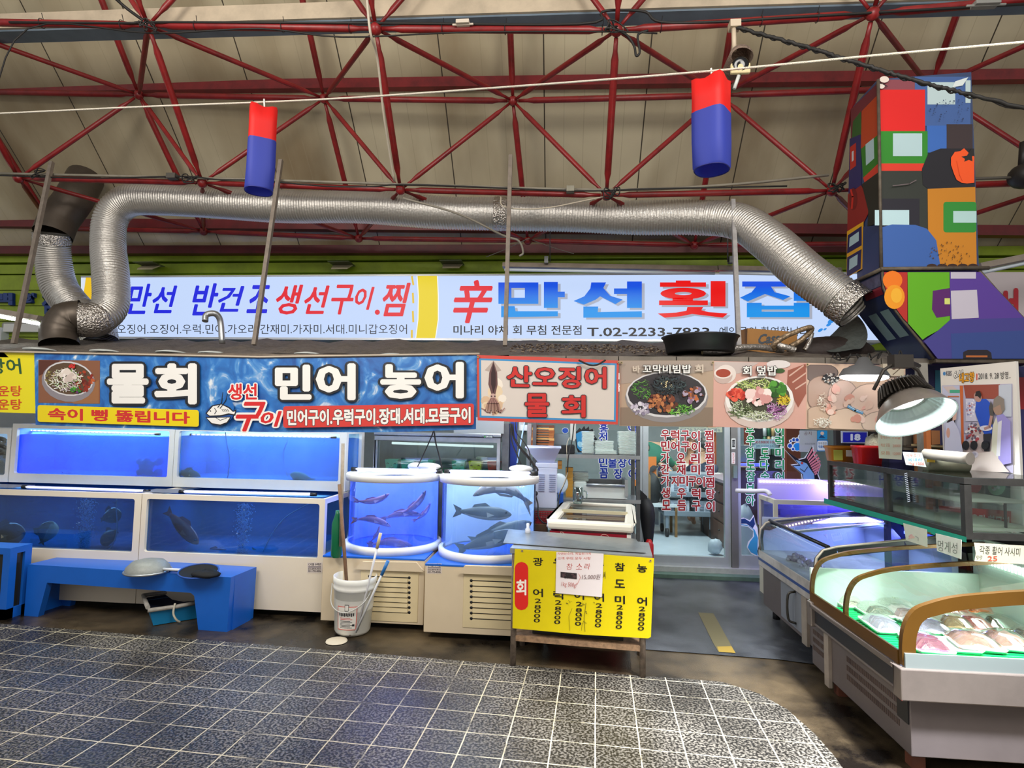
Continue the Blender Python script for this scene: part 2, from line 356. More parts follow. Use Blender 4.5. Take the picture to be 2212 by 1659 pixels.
# glazed shop front: left window, door, right window
ALU = M('C2CACE', .35, .45, noise=.1); Yd = 6.6
def glazed(name, x0, x1, z0, z1, fw=.05, rail=.07, parent=None):
    b = B(); b.box(x0, x0 + fw, Yd - .03, Yd + .03, z0, z1); b.box(x1 - fw, x1, Yd - .03, Yd + .03, z0, z1)
    b.box(x0 + fw, x1 - fw, Yd - .03, Yd + .03, z0, z0 + rail); b.box(x0 + fw, x1 - fw, Yd - .03, Yd + .03, z1 - rail, z1); o = st(name, b, ALU)
    b = B(); b.box(x0 + fw, x1 - fw, Yd - .004, Yd + .004, z0 + rail, z1 - rail); b.obj('pane', glass(gl=.05), o); return o
xl, xr = P(1387, 1000, Yd).x, P(1592, 1000, Yd).x
w1 = glazed('window_1', P(1120, 1000, Yd).x, xl, .03, 2.2)
d1 = glazed('door_1', xl + .005, xr - .08, .1, 2.2, .06, .1)
w2 = glazed('window_2', xr, 4.3, .03, 2.2, .03, .2)
b = B(); b.box(xr - .075, xr - .005, Yd - .05, Yd + .03, 0, 2.2); st('trim_2', b, M('8F8E8B', .4, .6, noise=.1))
b = B(); b.box(xl, 4.3, Yd - .10, Yd + .06, 0, .1); st('trim_3', b, M('C7CAC6', .4, .3, noise=.2, scale=12))
b = B(); b.box(xl - .2, 2.5, Yd - .22, Yd - .10, 0, .045); st('trim_4', b, M('5F7A6B', .6, noise=.3, scale=12))
p = st('door_handle', B().box(xr - .062, xr - .022, Yd - .09, Yd - .055, P(1585, 1033, 6.5).z, P(1585, 1006, 6.5).z), M('8FA49C', .3, .5))
a = Art((0, Yd - .052, 0), (0, -1, 0), step=.0004); a.rect(1580, 947, 1589, 970, 'E4E6E4', 1); a.rect(1581.5, 950, 1587.5, 966, '1E1E24', 1); a.text('당김', 1582, 953, 1587, 963, 'D0D4D4', 0); a.rect(1580, 977, 1588, 1002, 'F0E8E8', 1)
for i, c_ in enumerate('밀어주세요'): a.text(c_, 1582, 979 + i * 4.4, 1586, 982.5 + i * 4.4, 'C83A40', .01)
a.obj('door_stickers', label='small black and red-lettered stickers on the shop door post', cat='sticker')
def lettering(rows, col, cols_x, parent, off=.032, sz=(19, 22.5), halo='FFFFFF'):
    a = Art((0, Yd - .006, 0), (0, -1, 0), rough=.4, step=.0012)
    for s_, x, y in rows: a.otext(s_, x - sz[0] / 2, y - sz[1] / 2, x + sz[0] / 2, y + sz[1] / 2, col, halo, off=off, out=.05)
    a.obj('lettering', parent=parent)
RX = (1437, 1458, 1480, 1502, 1530)
rows = [(c, x, 939 + i * .9) for i, (c, x) in enumerate(zip('우럭구이', (1437, 1458, 1480, 1502)))] + [('찜', 1531, 940)]
rows += [(c, x, 963 + i * .9) for i, (c, x) in enumerate(zip('민어구이', (1437, 1458, 1480, 1502)))] + [('찜', 1531, 965)]
rows += [('가', 1436, 989), ('오', 1470, 989), ('리', 1501, 990), ('찜', 1531, 990), ('간', 1436, 1013), ('재', 1470, 1014), ('미', 1501, 1014), ('찜', 1531, 1015)]
rows += [('가', 1436, 1038), ('자', 1458, 1038), ('미', 1475, 1038), ('구', 1494, 1039), ('이', 1511, 1040), ('찜', 1531, 1041)]
rows += [('생', 1436, 1063), ('우', 1470, 1064), ('럭', 1501, 1065), ('탕', 1532, 1066), ('모', 1437, 1089), ('듬', 1470, 1090), ('구', 1501, 1091), ('이', 1531, 1092)]
lettering(rows, 'A01E28', RX, d1)
lettering([('흥', 1304, 924), ('전', 1303, 945), ('어', 1366, 924), ('민', 1303, 998), ('물', 1323, 999), ('장', 1344, 999), ('어', 1366, 999), ('꼼', 1304, 1022), ('장', 1335, 1023), ('어', 1366, 1024)], '1238A8', RX, w1)
lettering([('우', 1620, 930), ('우', 1621, 952), ('참', 1620, 978), ('도', 1621, 1004), ('참', 1621, 1029), ('보', 1620, 1056), ('아', 1620, 1081),
           ('도', 1651, 979), ('다', 1650, 1004), ('숙', 1651, 1029), ('이', 1682, 929), ('럭', 1682, 953), ('미', 1682, 978), ('리', 1682, 1004), ('어', 1682, 1030)], '128A4A', RX, w2)
# stickers on the right pane
a = Art((0, Yd - .008, 0), (0, -1, 0), step=.001)
for x, y, r in ((1730, 944, 5), (1732, 956, 5.5), (1722, 965, 8.5), (1706, 963, 4.5), (1714, 950, 3.4), (1721, 950, 3.6), (1707, 953, 2.2), (1712, 970, 2.8)):
    a.ell(x, y, r + 1.6, r + 1.6, 'EEF2F6'); a.ell(x, y, r, r, '1F86DA' if r > 4.6 else '1B4FB0')
out = [(1694, 971), (1725, 993), (1738, 990), (1753, 963), (1757, 985), (1770, 1005), (1764, 1025), (1769, 1037), (1733, 1037), (1731, 1024), (1709, 1005), (1724, 1003)]
a.poly([(x + (2 if x > 1740 else -2), y - 1.5) for x, y in out], 'EEF2F6'); a.poly(out, '1C1B22')
a.poly([(1717, 993), (1731, 997), (1741, 1001), (1748, 1012), (1757, 1024), (1758, 1037), (1734, 1037), (1733, 1024), (1712, 1006), (1728, 1006)], '7FAFDC')
for i in range(9):
    t = i / 8; x0, y0 = 1741 + 16 * t, 989 + 34 * t; x1, y1 = 1753 + 16 * math.sin(t * 2.6), 967 + 52 * t
    a.poly([(x0, y0), (x1, y1), (x1 + 2.5, y1 + 4), (x0 + 1, y0 + 3)], 'E08A94')
a.ell(1730, 1000, 2.6, 2.6, 'C0403A'); a.line([(1726, 1012), (1735, 1018), (1742, 1008)], 1.2, '1C1B22')
a.obj('sailfish_sticker', parent=w2, label='cartoon pink-finned sailfish sticker with blue bubbles')
a = Art((0, Yd - .008, 0), (0, -1, 0), step=.001)
a.rect(1765, 930, 1787, 949, '2E9AD6', 2); a.ell(1776, 936, 4, 4, 'E8C9B0'); a.poly([(1768, 946), (1774, 939), (1783, 946)], '1D4D7C')
a.rect(1763, 950, 1788, 975, '3A86C8', 3); a.rect(1765, 952, 1787, 973, 'E6EEF2', 3); a.text('마우회원', 1767, 955, 1785, 961, '50565A'); a.text('무료배달', 1767, 962, 1785, 968, '2F6FB0', .03)
a.rect(1726, 930, 1764, 976, 'A9AFB0'); a.text('공지', 1736, 932, 1752, 940, '6A4A48'); a.text('02)2238', 1738, 957, 1760, 961, '707578')
a.obj('notice_stickers', parent=w2, label='grey notice and two blue stickers on glass')
a = Art((0, Yd - .008, 0), (0, -1, 0), step=.001)   # blue swirl cut-outs
a.poly([(1591, 1140), (1588, 1128), (1594, 1120), (1606, 1118), (1620, 1124), (1628, 1112), (1632, 1132), (1636, 1140), (1640, 1176), (1636, 1190), (1638, 1203), (1622, 1196), (1613, 1182), (1616, 1170), (1626, 1160), (1627, 1147), (1616, 1138), (1600, 1136)], 'EEF2F6')
a.poly([(1590, 1130), (1597, 1122), (1608, 1120), (1620, 1127), (1628, 1116), (1631, 1132), (1626, 1141), (1612, 1131), (1598, 1131)], '1B3C74')
a.poly([(1592, 1137), (1600, 1132), (1614, 1134), (1630, 1144), (1637, 1162), (1636, 1182), (1636, 1200), (1622, 1193), (1615, 1182), (1620, 1170), (1629, 1158), (1627, 1144), (1616, 1136), (1602, 1134)], '3FA4D4')
a.obj('wave_sticker', parent=w2, label='curling blue wave cut-out on glass')
a = Art((0, Yd - .007, 0), (0, -1, 0), step=.001)
a.poly([(1245, 968), (1241, 935), (1247, 930), (1252, 924), (1256, 928), (1262, 920), (1265, 927), (1272, 921), (1273, 929), (1280, 926), (1286, 944), (1290, 948), (1284, 962), (1268, 985), (1252, 985)], '15171E')
a.poly([(1247, 967), (1244, 937), (1256, 931), (1272, 931), (1280, 940), (1284, 952), (1272, 972), (1254, 975)], '2F8FC8'); a.ell(1253, 960, 5, 7, 'A8D8EC', -30); a.ell(1221, 930, 7.5, 6.5, 'E4EAF0'); a.ell(1221, 930, 6.5, 5.7, '1F52B4'); a.ell(1219, 943, 4.4, 4, '2F7FD0')
a.obj('fish_tail_sticker', parent=w1, label='blue fish tail sticker on glass')
# ---------------------------------------------------------------- roof
def roofmat():
    def b(nt, N, L, p, out):
        tc = N.new('ShaderNodeTexCoord'); sx = N.new('ShaderNodeSeparateXYZ'); L.new(tc.outputs['Object'], sx.inputs[0])
        def stripes(pitch, wd, ph):
            a = N.new('ShaderNodeMath'); a.operation = 'MULTIPLY_ADD'; a.inputs[1].default_value = 1 / pitch; a.inputs[2].default_value = ph; L.new(sx.outputs[0], a.inputs[0])
            f = N.new('ShaderNodeMath'); f.operation = 'FRACT'; L.new(a.outputs[0], f.inputs[0]); l = N.new('ShaderNodeMath'); l.operation = 'LESS_THAN'; l.inputs[1].default_value = wd / pitch
            L.new(f.outputs[0], l.inputs[0]); return l
        s1, s2 = stripes(1.0, .012, 30.22), stripes(.2, .008, 50.1)
        n = N.new('ShaderNodeTexNoise'); n.inputs['Scale'].default_value = .9; n.inputs['Detail'].default_value = 6; mp = N.new('ShaderNodeMapping'); mp.inputs['Scale'].default_value = (1, .35, .35)
        L.new(tc.outputs['Object'], mp.inputs[0]); L.new(mp.outputs[0], n.inputs['Vector']); r = N.new('ShaderNodeValToRGB'); e = r.color_ramp.elements
        e[0].position = .33; e[0].color = lin('8E7C5E'); e[1].position = .6; e[1].color = lin('C9BFA2'); L.new(n.outputs['Fac'], r.inputs[0])
        m1 = N.new('ShaderNodeMixRGB'); m1.inputs[2].default_value = lin('A2967B'); m1.inputs[0].default_value = 0; mm = N.new('ShaderNodeMath'); mm.operation = 'MULTIPLY'; mm.inputs[1].default_value = .45
        L.new(s2.outputs[0], mm.inputs[0]); L.new(mm.outputs[0], m1.inputs[0]); L.new(r.outputs[0], m1.inputs[1])
        m2 = N.new('ShaderNodeMixRGB'); L.new(s1.outputs[0], m2.inputs[0]); L.new(m1.outputs[0], m2.inputs[1]); m2.inputs[2].default_value = lin('3E362A'); L.new(m2.outputs[0], p.inputs['Base Color']); p.inputs['Roughness'].default_value = .6
    return mixmat('roof_panels', b)
b = B(); b.prism([(-12, 6.75, 3.65), (-12, -.5, 10.9), (12, -.5, 10.9), (12, 6.75, 3.65)], (0, .12, .12)); st('ceiling', b, roofmat())
b = B(); z0, z1 = P(1100, 57, 4.32).z, P(1100, 33, 4.32).z
b.prism([(-12, 4.32, z0 + .28), (12, 4.32, z0 - .06), (12, 4.32, z1 + .02), (-12, 4.32, z1 + .3)], (0, .16, 0)); 
st('trim_5', b, M('C8B8A0', .5, noise=.25, scale=5))
b = B(); b.prism([(-12, 4.34, z0 + .262), (12, 4.34, z0 - .078), (12, 4.49, z0 - .078), (-12, 4.49, z0 + .262)], (0, 0, .016)); st('trim_6', b, M('6F7F8E', .5, noise=.2))
# space-frame truss
i0 = [P(320, 55, 4.15), P(812, 62, 4.15), P(1332, 65, 4.15), P(1885, 30, 4.15)]; i0 = [i0[0] + Vector((-1.9, 0, .12))] + i0 + [i0[3] + Vector((1.85, 0, .1))]
i1 = [P(40, 385, 5.1), P(437, 395, 5.1), P(865, 410, 5.1), P(1310, 422, 5.1), P(1797, 412, 5.1)]; i1 = i1 + [i1[4] + Vector((1.95, 0, .05))]
o1 = [P(300, 205, 5.3), P(700, 213, 5.3), P(1108, 218, 5.3), P(1556, 206, 5.3)]; o1 = [o1[0] + Vector((-1.9, 0, .1))] + o1 + [P(2010, 190, 5.3)]; 
o2 = [P(440, 500, 6.3), P(775, 515, 6.3), P(1140, 520, 6.3), P(1500, 530, 6.3)]; o2 = [o2[0] + Vector((-1.9, 0, .06))] + o2 + [o2[3] + Vector((1.95, 0, 0))]
o0 = [p + Vector((0, -1.05, 1.2)) for p in o1]; i9 = [p + Vector((0, -1.0, 1.05)) for p in i0]
t = E('roof_truss', (0, 4.5, 3.6), 'dark red tubular steel space frame carrying the roof over the stalls', 'truss')
def strut(p, q, r=.028):
    d = (q - p).normalized(); L_ = (q - p).length; b = B()
    b.tube([p + d * .05, p + d * .14, p + d * .2, q - d * .2, q - d * .14, q - d * .05], [r * .55, r * .6, r, r, r * .6, r * .55], 8); return b
def chord(n): 
    for p, q in zip(n, n[1:]): strut(p, q, .029).obj('chord', RED, t)
for n in (i0, i1, o1, o2): chord(n)
for A, B_ in ((i0, i1), (i9, i0), (o1, o2), (o0, o1)):
    for p, q in zip(A, B_): strut(p, q, .029).obj('rafter', RED, t)
for I, O in ((i0, o1), (i1, o1), (i1, o2), (i0, o0)):
    for k, p in enumerate(I):
        for q in O:
            if .5 < abs(q.x - p.x) < 1.35: strut(p, q, .0225).obj('diagonal', RED, t)
for n in (i0, i1, o1, o2):
    for p in n: b = B(); b.ball(p, .048, n=12); b.obj('node', RED, t)
# purlins beside the outer chords
def beam(name, p, q, dy, h, w_, m, label=None, cat=None):
    b = B(); b.prism([p + Vector((0, dy, -h / 2)), q + Vector((0, dy, -h / 2)), q + Vector((0, dy, h / 2)), p + Vector((0, dy, h / 2))], (0, w_, 0)); return b.obj(name, m, label=label, cat=cat, group='red purlins under the roof' if cat else None)
beam('purlin', o1[0] + Vector((-3, 0, .15)), o1[5] + Vector((3, 0, .10)), .07, .10, .08, RED, 'dark red flat purlin behind the upper row of truss nodes', 'beam')
beam('purlin', o2[0] + Vector((-3, 0, .17)), o2[5] + Vector((3, 0, .13)), .10, .11, .1, M('6A1418', .45, noise=.4), 'dark red flat purlin low under the eaves above the green fascia', 'beam')
beam('purlin', P(-200, 540, 6.6), P(1900, 535, 6.6) , 0, .1, .1, M('5A1216', .5, noise=.4), 'lowest dark red beam resting over the green fascia', 'beam')
# ---------------------------------------------------------------- cables, rope, hangers
def cable(name, pts, r, m, label, cat, group=None, n=6):
    b = B(); b.tube(curve(pts, 5), r, n); return b.obj(name, m, label=label, cat=cat, group=group)
rp = [P(-40, 247, 3.55), P(300, 231, 3.45), P(690, 215, 3.3), P(1108, 187, 3.1), P(1530, 154, 2.9), P(1900, 119, 2.72), P(2260, 87, 2.55)]; rp = [rp[0] * 4 - rp[1] * 3] + rp + [rp[-1] * 4 - rp[-2] * 3]
b = B(); c = curve(rp, 60); b.tube(c, .0055, 6)
b.obj('rope', M('D8D2C4', .8, bump=.6, bscale=300), label='white braided rope stretched across under the roof holding lanterns', cat='rope')
cable('cable', [P(-30, 260, 4.0) , P(60, 62, 4.1), P(330, 72, 4.1), P(560, 62, 4.1), P(740, 80, 4.1), P(1000, 70, 4.1), P(1300, 68, 4.1), P(1420, 72, 4.1)], .006, CABLE, 'thin black cable looping below the upper truss chord', 'cable')
cable('cable', [P(20, 48, 4.12), P(280, 50, 4.12), P(330, 48, 4.12), P(800, 50, 4.12), P(1250, 52, 4.12), P(1300, 26, 4.12), P(1340, 22, 4.12), P(1395, 26, 4.12), P(1430, 48, 4.12), P(1580, 46, 4.12), P(1700, 38, 4.12), P(2230, 8, 4.12)], .009, CABLE, 'thick black cable lying along the top of the upper truss chord', 'cable')
cable('cable', [P(1330, 62, 4.1), P(1356, 78, 4.1), P(1370, 100, 4.1), P(1374, 120, 4.1), P(1382, 112, 4.1), P(1378, 76, 4.1), P(1400, 66, 4.1)], .009, CABLE, 'black cable loop hanging at the truss node above centre', 'cable')
cable('cable', [P(232, -20, 4.0), P(270, 15, 4.1), P(312, 46, 4.14)], .012, CABLE, 'frayed dark cable coming down to the upper left truss node', 'cable')
cable('conduit', [P(-30, 374, 5.05), P(400, 384, 5.05), P(865, 398, 5.05), P(1300, 410, 5.05), P(1560, 400, 5.05), P(1790, 378, 5.05)], .012, M('8C8678', .6, noise=.3), 'grey conduit clipped along the lower truss chord', 'conduit')
cable('cable', [P(0, 379, 5.0), P(200, 385, 5.0), P(395, 381, 5.0), P(470, 388, 5.0), P(560, 390, 5.0), P(700, 402, 5.0), P(800, 403, 5.0), P(900, 399, 5.0), P(1240, 412, 5.0), P(1400, 408, 5.0), P(1700, 402, 5.0)], .007, CABLE, 'black cable sagging along the lower truss chord', 'cable')
cable('conduit', [P(792, -10, 3.95), P(800, 70, 3.98), P(815, 125, 4.2), P(828, 240, 4.5), P(840, 320, 4.75), P(852, 392, 4.98)], .010, M('C9BFAE', .5), 'cream conduit strapped to the sloping truss tube left of centre', 'conduit')
c = curve([P(1585, 57, 3.9), P(1720, 95, 3.75), P(1850, 135, 3.6), P(2000, 180, 3.5), P(2230, 238, 3.4), P(2230, 238, 3.4) * 5 - P(2000, 180, 3.5) * 4], 30)
b = B(); b.tube([p + Vector((0, R.uniform(-.004, .004), R.uniform(-.005, .005))) for p in c], .012, 6); b.tube([p + Vector((0, .01, .012 * math.sin(i * .9))) for i, p in enumerate(c)], .006, 5)
b.obj('cable_bundle', CABLE, label='frayed black cable bundle slanting down to the right past the painted duct', cat='cable')
cable('wire', [P(1082, 425, 5.0), P(1086, 445, 4.95), P(1130, 452, 4.95), P(1190, 448, 4.95), P(1260, 434, 5.0), P(1305, 425, 5.05)], .006, M('B8AE9C', .6), 'pale wire drooping below the lower chord left of the central node', 'wire')
cable('cable', [P(870, 428, 5.0), P(990, 462, 5.1), P(1085, 508, 5.3), P(1120, 520, 5.35), P(1130, 545, 5.4), P(1122, 553, 5.4)], .010, M('8A8478', .6), 'grey cable following the slanting strut behind the middle pole', 'cable')
for a_, b_, l in ((P(1050, 555, 6.3), P(1141, 515, 6.25), 'left'), (P(1141, 515, 6.25), P(1240, 548, 6.3), 'right')):
    cable('wire', [a_, (a_ + b_) / 2 + Vector((0, 0, -.01)), b_], .004, M('8A8478'), 'thin %s-hand wire of the pair forming a peak above the batten lamp' % l, 'wire')
# slanting hanger poles
for k, (x0, y0, x1, y1, l) in enumerate(((112, 350, 30, 742, 'leftmost slanting square steel pole beside the looped silver duct'), (607, 346, 549, 745, 'square steel pole rising behind the left lantern'), (1103, 336, 1091, 747, 'square steel pole standing crossing the first big blue letter of the lit sign'), (1583, 432, 1596, 752, 'short pale square pole in front of the last big letters of the lit sign'))):
    b = B(); p, q = P(x0, y0, 5.02), P(x1, y1, 4.72); d = (q - p).normalized(); u = d.cross(Vector((0, 1, 0))).normalized() * .017; v = d.cross(u).normalized() * .017
    b.prism([p + u + v, p - u + v, p - u - v, p + u - v], q - p); b.obj('hanger_pole', M('8A7F74' if k < 3 else 'A9A6A6', .6, .3, noise=.3, scale=15), label=l, cat='pole', group='square poles holding the canopy')
# hooks with turnbuckles for the batten lamp
for x, y0, l in ((1188, 490, 'steel hook and wire hanging the batten lamp near the middle pole'), (1572, 500, 'steel hook and wire hanging the batten lamp near the pale pole')):
    b = B(); b.tube([P(x - 3, y0, 5.9), P(x + 2, y0 + 8, 5.9), P(x, y0 + 16, 5.9), P(x, 566, 5.95)], .006, 6); b.box(P(x - 4, 0, 5.95).x, P(x + 4, 0, 5.95).x, 5.9, 5.97, P(x, 570, 5.95).z, P(x, 556, 5.95).z); b.obj('hanging_hook', STEELD, label=l, cat='hook')
def batten(x0, y0, x1, y1, Y, label, lit=False):
    p, q = P(x0, y0, Y), P(x1, y1, Y); t = E('batten_lamp', p, label, 'lamp')
    b = B(); b.prism([p + Vector((0, -.05, 0)), p + Vector((0, .05, 0)), p + Vector((0, .03, .05)), p + Vector((0, -.03, .05))], q - p); b.obj('housing', M('9C9186', .5, .3, noise=.3), t)
    b = B(); b.tube([p + Vector((.02, 0, -.022)), q + Vector((-.02, 0, -.022))], .016, 8); b.obj('tube', M('F4FFFF', emit=14) if lit else M('D9E4EE', .3), t); return t
batten(1086, 578, 1548, 586, 6.0, 'long unlit batten lamp hanging above the right half of the lit sign')
batten(1550, 585, 1815, 590, 6.0, 'shorter unlit batten lamp right of the long one above the lit sign')
batten(-60, 668, 88, 694, 4.95, 'lit fluorescent batten at the left edge beside the slanting pole', True)
batten(2113, 583, 2300, 545, 4.9, 'slanting batten lamp right of the painted duct')
for i, (x, y, l) in enumerate(((320, 579, 'small pale floodlight on the green fascia next to the silver duct'), (737, 578, 'small pale floodlight on the green fascia above the red words'), (976, 576, 'small pale floodlight on the green fascia above the yellow band'))):
    p = P(x, y, 6.62); t = E('floodlight', p, l, 'lamp', 'small floodlights on the fascia'); b = B(); b.prism([p + Vector((-.10, -.06, -.035)), p + Vector((.10, -.06, -.035)), p + Vector((.12, .06, .04)), p + Vector((-.12, .06, .04))], (0, .01, .02)); b.obj('housing', M('C8BFA0', .5, noise=.2), t)
    b = B(); b.box(p.x - .13, p.x + .13, p.y - .1, p.y + .12, p.z + .045, p.z + .055); b.obj('bracket', M('5C6340', .6), t)
# air conditioner on the fascia
p0, p1 = P(182, 550, 6.9), P(296, 480, 6.9); t = E('air_conditioner', (p0.x, 7.05, p0.z), 'beige outdoor air conditioner on the green fascia behind the silver duct', 'air conditioner')
b = B(); b.box(p0.x, p1.x, 6.9, 7.25, zg, p1.z + .02); b.obj('casing', M('B9A78C', .6, noise=.2), t, bev=.01)
b = B(); b.lathe(P(212, 518, 6.895), [(.01, 0), (.22, 0), (.22, .02), (.17, .02), (.17, .005), (.02, .005)], 24, ax=(0, -1, 0)); b.obj('fan_grille', M('4C453C', .6), t)
a = Art((0, 6.893, 0), (0, -1, 0)); a.ell(280, 489, 17, 6, '1F3FA0'); a.text('SAMSUNG', 268, 486.5, 292, 491, 'E8ECF8', .02); a.line([(272, 515), (290, 515)], .8, '6A5038'); a.line([(272, 528), (290, 528)], .8, '6A5038'); a.line([(272, 540), (290, 540)], .8, '6A5038'); a.ell(281, 514, 2, 4, '8A3024'); a.obj('label_plate', parent=t)
# ---------------------------------------------------------------- ducts
def duct(name, pts, r, label, ribs=.026, cuff=None, mat=None):
    c = curve(pts, 10); L_ = [0]
    for p, q in zip(c, c[1:]): L_.append(L_[-1] + (q - p).length)
    n = int(L_[-1] / ribs) * 4; out = []; rad = []; k = 0
    for i in range(n + 1):
        s = L_[-1] * i / n
        while k < len(L_) - 2 and L_[k + 1] < s: k += 1
        out.append(c[k].lerp(c[k + 1], (s - L_[k]) / max(1e-6, L_[k + 1] - L_[k]))); rad.append(r * (1 + .032 * math.sin(i * math.pi / 2) + .02 * math.sin(s * 5 + r * 30)))
    b = B(); b.tube(out, rad, 28, caps=False); t = E(name, c[0], label, 'duct'); b.obj('flexible_hose', mat or FOIL, t)
    if cuff:
        for s0, s1 in cuff:
            b = B(); i0_, i1_ = int(n * s0), max(int(n * s0) + 2, int(n * s1)); b.tube(out[i0_:i1_ + 1], [r * 1.045 + R.uniform(-.002, .004) for _ in out[i0_:i1_ + 1]], 24, caps=False); b.obj('foil_tape', M('C9C4BE', .22, .95, noise=.25, scale=30, bump=.9, bscale=60), t)
    return t
def foil():
    def b(nt, N, L, p, out):
        p.inputs['Base Color'].default_value = lin('C4C1BC'); p.inputs['Metallic'].default_value = .8; p.inputs['Roughness'].default_value = .42
        tc = N.new('ShaderNodeTexCoord'); n = N.new('ShaderNodeTexVoronoi'); n.inputs['Scale'].default_value = 55; L.new(tc.outputs['Object'], n.inputs['Vector'])
        bp = N.new('ShaderNodeBump'); bp.inputs['Strength'].default_value = .3; bp.inputs['Distance'].default_value = .006; L.new(n.outputs['Distance'], bp.inputs['Height']); L.new(bp.outputs[0], p.inputs['Normal'])
    return mixmat('crinkled_foil', b)
FOIL = foil(); PIPE = M('5E554C', .45, .6, noise=.25, scale=6)
duct('flexible_duct', [P(165, 690, 5.05), P(205, 690, 5.15), P(238, 660, 5.3), P(239, 590, 5.35), P(234, 530, 5.4), P(240, 470, 5.42), P(275, 435, 5.42), P(340, 430, 5.42), P(500, 440, 5.42), P(640, 447, 5.42), P(800, 448, 5.42), P(960, 460, 5.42), P(1100, 462, 5.42), P(1200, 464, 5.42), P(1350, 470, 5.4), P(1500, 470, 5.3), P(1592, 478, 5.1), P(1660, 520, 4.85), P(1740, 590, 4.6), P(1850, 668, 4.4)], .155,
     'long silver flexible duct running under the truss from the loop to the painted hood', cuff=((0, .022), (.60, .614), (.985, 1)))
duct('flexible_duct', [P(112, 505, 5.6), P(115, 560, 5.68), P(128, 620, 5.72), P(165, 668, 5.72), P(205, 700, 5.68), P(216, 742, 5.62)], .165, 'short silver flexible duct hanging at the left behind the looped one', cuff=((0, .07), (.90, 1)))
b = B(); b.tube(curve([P(185, 385, 5.9), P(160, 430, 5.75), P(128, 475, 5.66), P(114, 508, 5.6)], 6), .18, 24, caps=False)
for s in (.55, .8): pass
b.obj('duct_elbow', PIPE, label='dark grey rigid duct coming down from the roof at upper left', cat='duct')
b = B(); b.tube(curve([P(128, 745, 4.95), P(128, 715, 4.98), P(145, 688, 5.02), P(178, 683, 5.08)], 5), [.15 + (.006 if i % 5 == 0 else 0) for i in range(16)], 20, caps=False); b.obj('duct_elbow', PIPE, label='dark grey elbow joining the looped silver duct to the canopy', cat='duct')
b = B(); b.tube(curve([P(480, 742, 4.9), P(477, 700, 4.9), P(472, 684, 4.88), P(462, 677, 4.85), P(446, 680, 4.82), P(443, 694, 4.8)], 5), .026, 14); b.obj('vent_pipe', STEEL, label='small bent steel vent pipe standing on the canopy before the blue brush letters', cat='pipe')

def jbox(x, y, Y, w_, h, m, l):
    p = P(x, y, Y); b = B(); b.box(p.x - w_ / 2, p.x + w_ / 2, Y - .03, Y + .04, p.z - h / 2, p.z + h / 2); b.tube([p + Vector((-w_ * .8, 0, -.01)), p + Vector((w_ * .8, 0, -.01))], .009, 6); b.obj('junction_box', m, label=l, cat='junction box', group='junction boxes on the truss', bev=.004)
GB = M('8C8878', .6, noise=.3)
jbox(1232, 409, 5.02, .07, .05, GB, 'grey junction box on the lower truss chord left of the central node'); jbox(372, 381, 5.02, .09, .05, M('4A4640', .6), 'dark junction box on the lower chord above the silver duct bend'); jbox(1000, 50, 4.1, .10, .03, M('D0C4B4', .5), 'pale starter box strapped on the upper chord near the middle'); jbox(2130, 8, 4.05, .16, .03, M('8C8C88', .5), 'grey cylinder-like box on the upper chord at the right')
for k, (x, y, Y, l) in enumerate(((88, 375, 5.0, 'black cable snarl at the left node of the lower truss chord'), (412, 385, 5.0, 'black cable snarl at the node above the silver duct'), (1318, 418, 4.98, 'snarl of wires tied at the central node above the duct'), (1805, 408, 5.0, 'dark cable snarl at the node beside the painted hood'), (1330, 60, 4.05, 'black cable snarl at the upper chord node above centre'), (318, 52, 4.05, 'small dark cable snarl at the upper left node'))):
    c = P(x, y, Y); q = [c + Vector((R.uniform(-.09, .09), R.uniform(-.03, .03), R.uniform(-.05, .05))) for _ in range(14)]; b = B(); b.tube(curve(q, 5), .0055, 5); b.obj('wire_snarl', CABLE, label=l, cat='wires', group='wire snarls on the truss nodes')
for k in range(11):
    x = 90 + k * 170 + 25 * math.sin(k * 3); i = min(3, max(0, int((x - 320) / 520))); p = P(x, 56, 4.15); q0 = [n for n in zip(i0, i0[1:]) if n[0].x <= p.x <= n[1].x]
    if q0: a_, c_ = q0[0]; p = a_.lerp(c_, (p.x - a_.x) / (c_.x - a_.x)); b = B(); b.tube([p + Vector((0, .036 * math.cos(z), .036 * math.sin(z))) for z in [.6 * j for j in range(11)]] + [p + Vector((.01, -.02, .075))], .0028, 5); b.obj('cable_tie', BLACK, label='black cable tie around the upper truss chord', cat='cable tie', group='cable ties on the upper chord')
# ================================================================ LIT SIGN
def gradmat():
    def b(nt, N, L, p, out):
        g = N.new('ShaderNodeNewGeometry'); sx = N.new('ShaderNodeSeparateXYZ'); L.new(g.outputs['Position'], sx.inputs[0]); mr = N.new('ShaderNodeMapRange')
        mr.inputs['From Min'].default_value = P(1300, 672, 6.44).z; mr.inputs['From Max'].default_value = P(1300, 618, 6.44).z; L.new(sx.outputs[2], mr.inputs['Value'])
        r = N.new('ShaderNodeValToRGB'); e = r.color_ramp.elements; e[0].color = lin('0596EE'); e[1].color = lin('0A50E4'); L.new(mr.outputs[0], r.inputs[0])
        p.inputs['Base Color'].default_value = (0, 0, 0, 1); L.new(r.outputs[0], p.inputs['Emission Color']); p.inputs['Emission Strength'].default_value = .95
    return mixmat('blue_fade_print', b)
GRAD = gradmat()
t = E('lit_sign', P(1000, 732, 6.6), 'wide white backlit sign board with blue and red Korean lettering', 'sign')
xa, xb = P(175, 660, 6.45).x, P(1900, 660, 6.45).x; za, zb = P(1000, 731, 6.45).z, P(1000, 596, 6.45).z
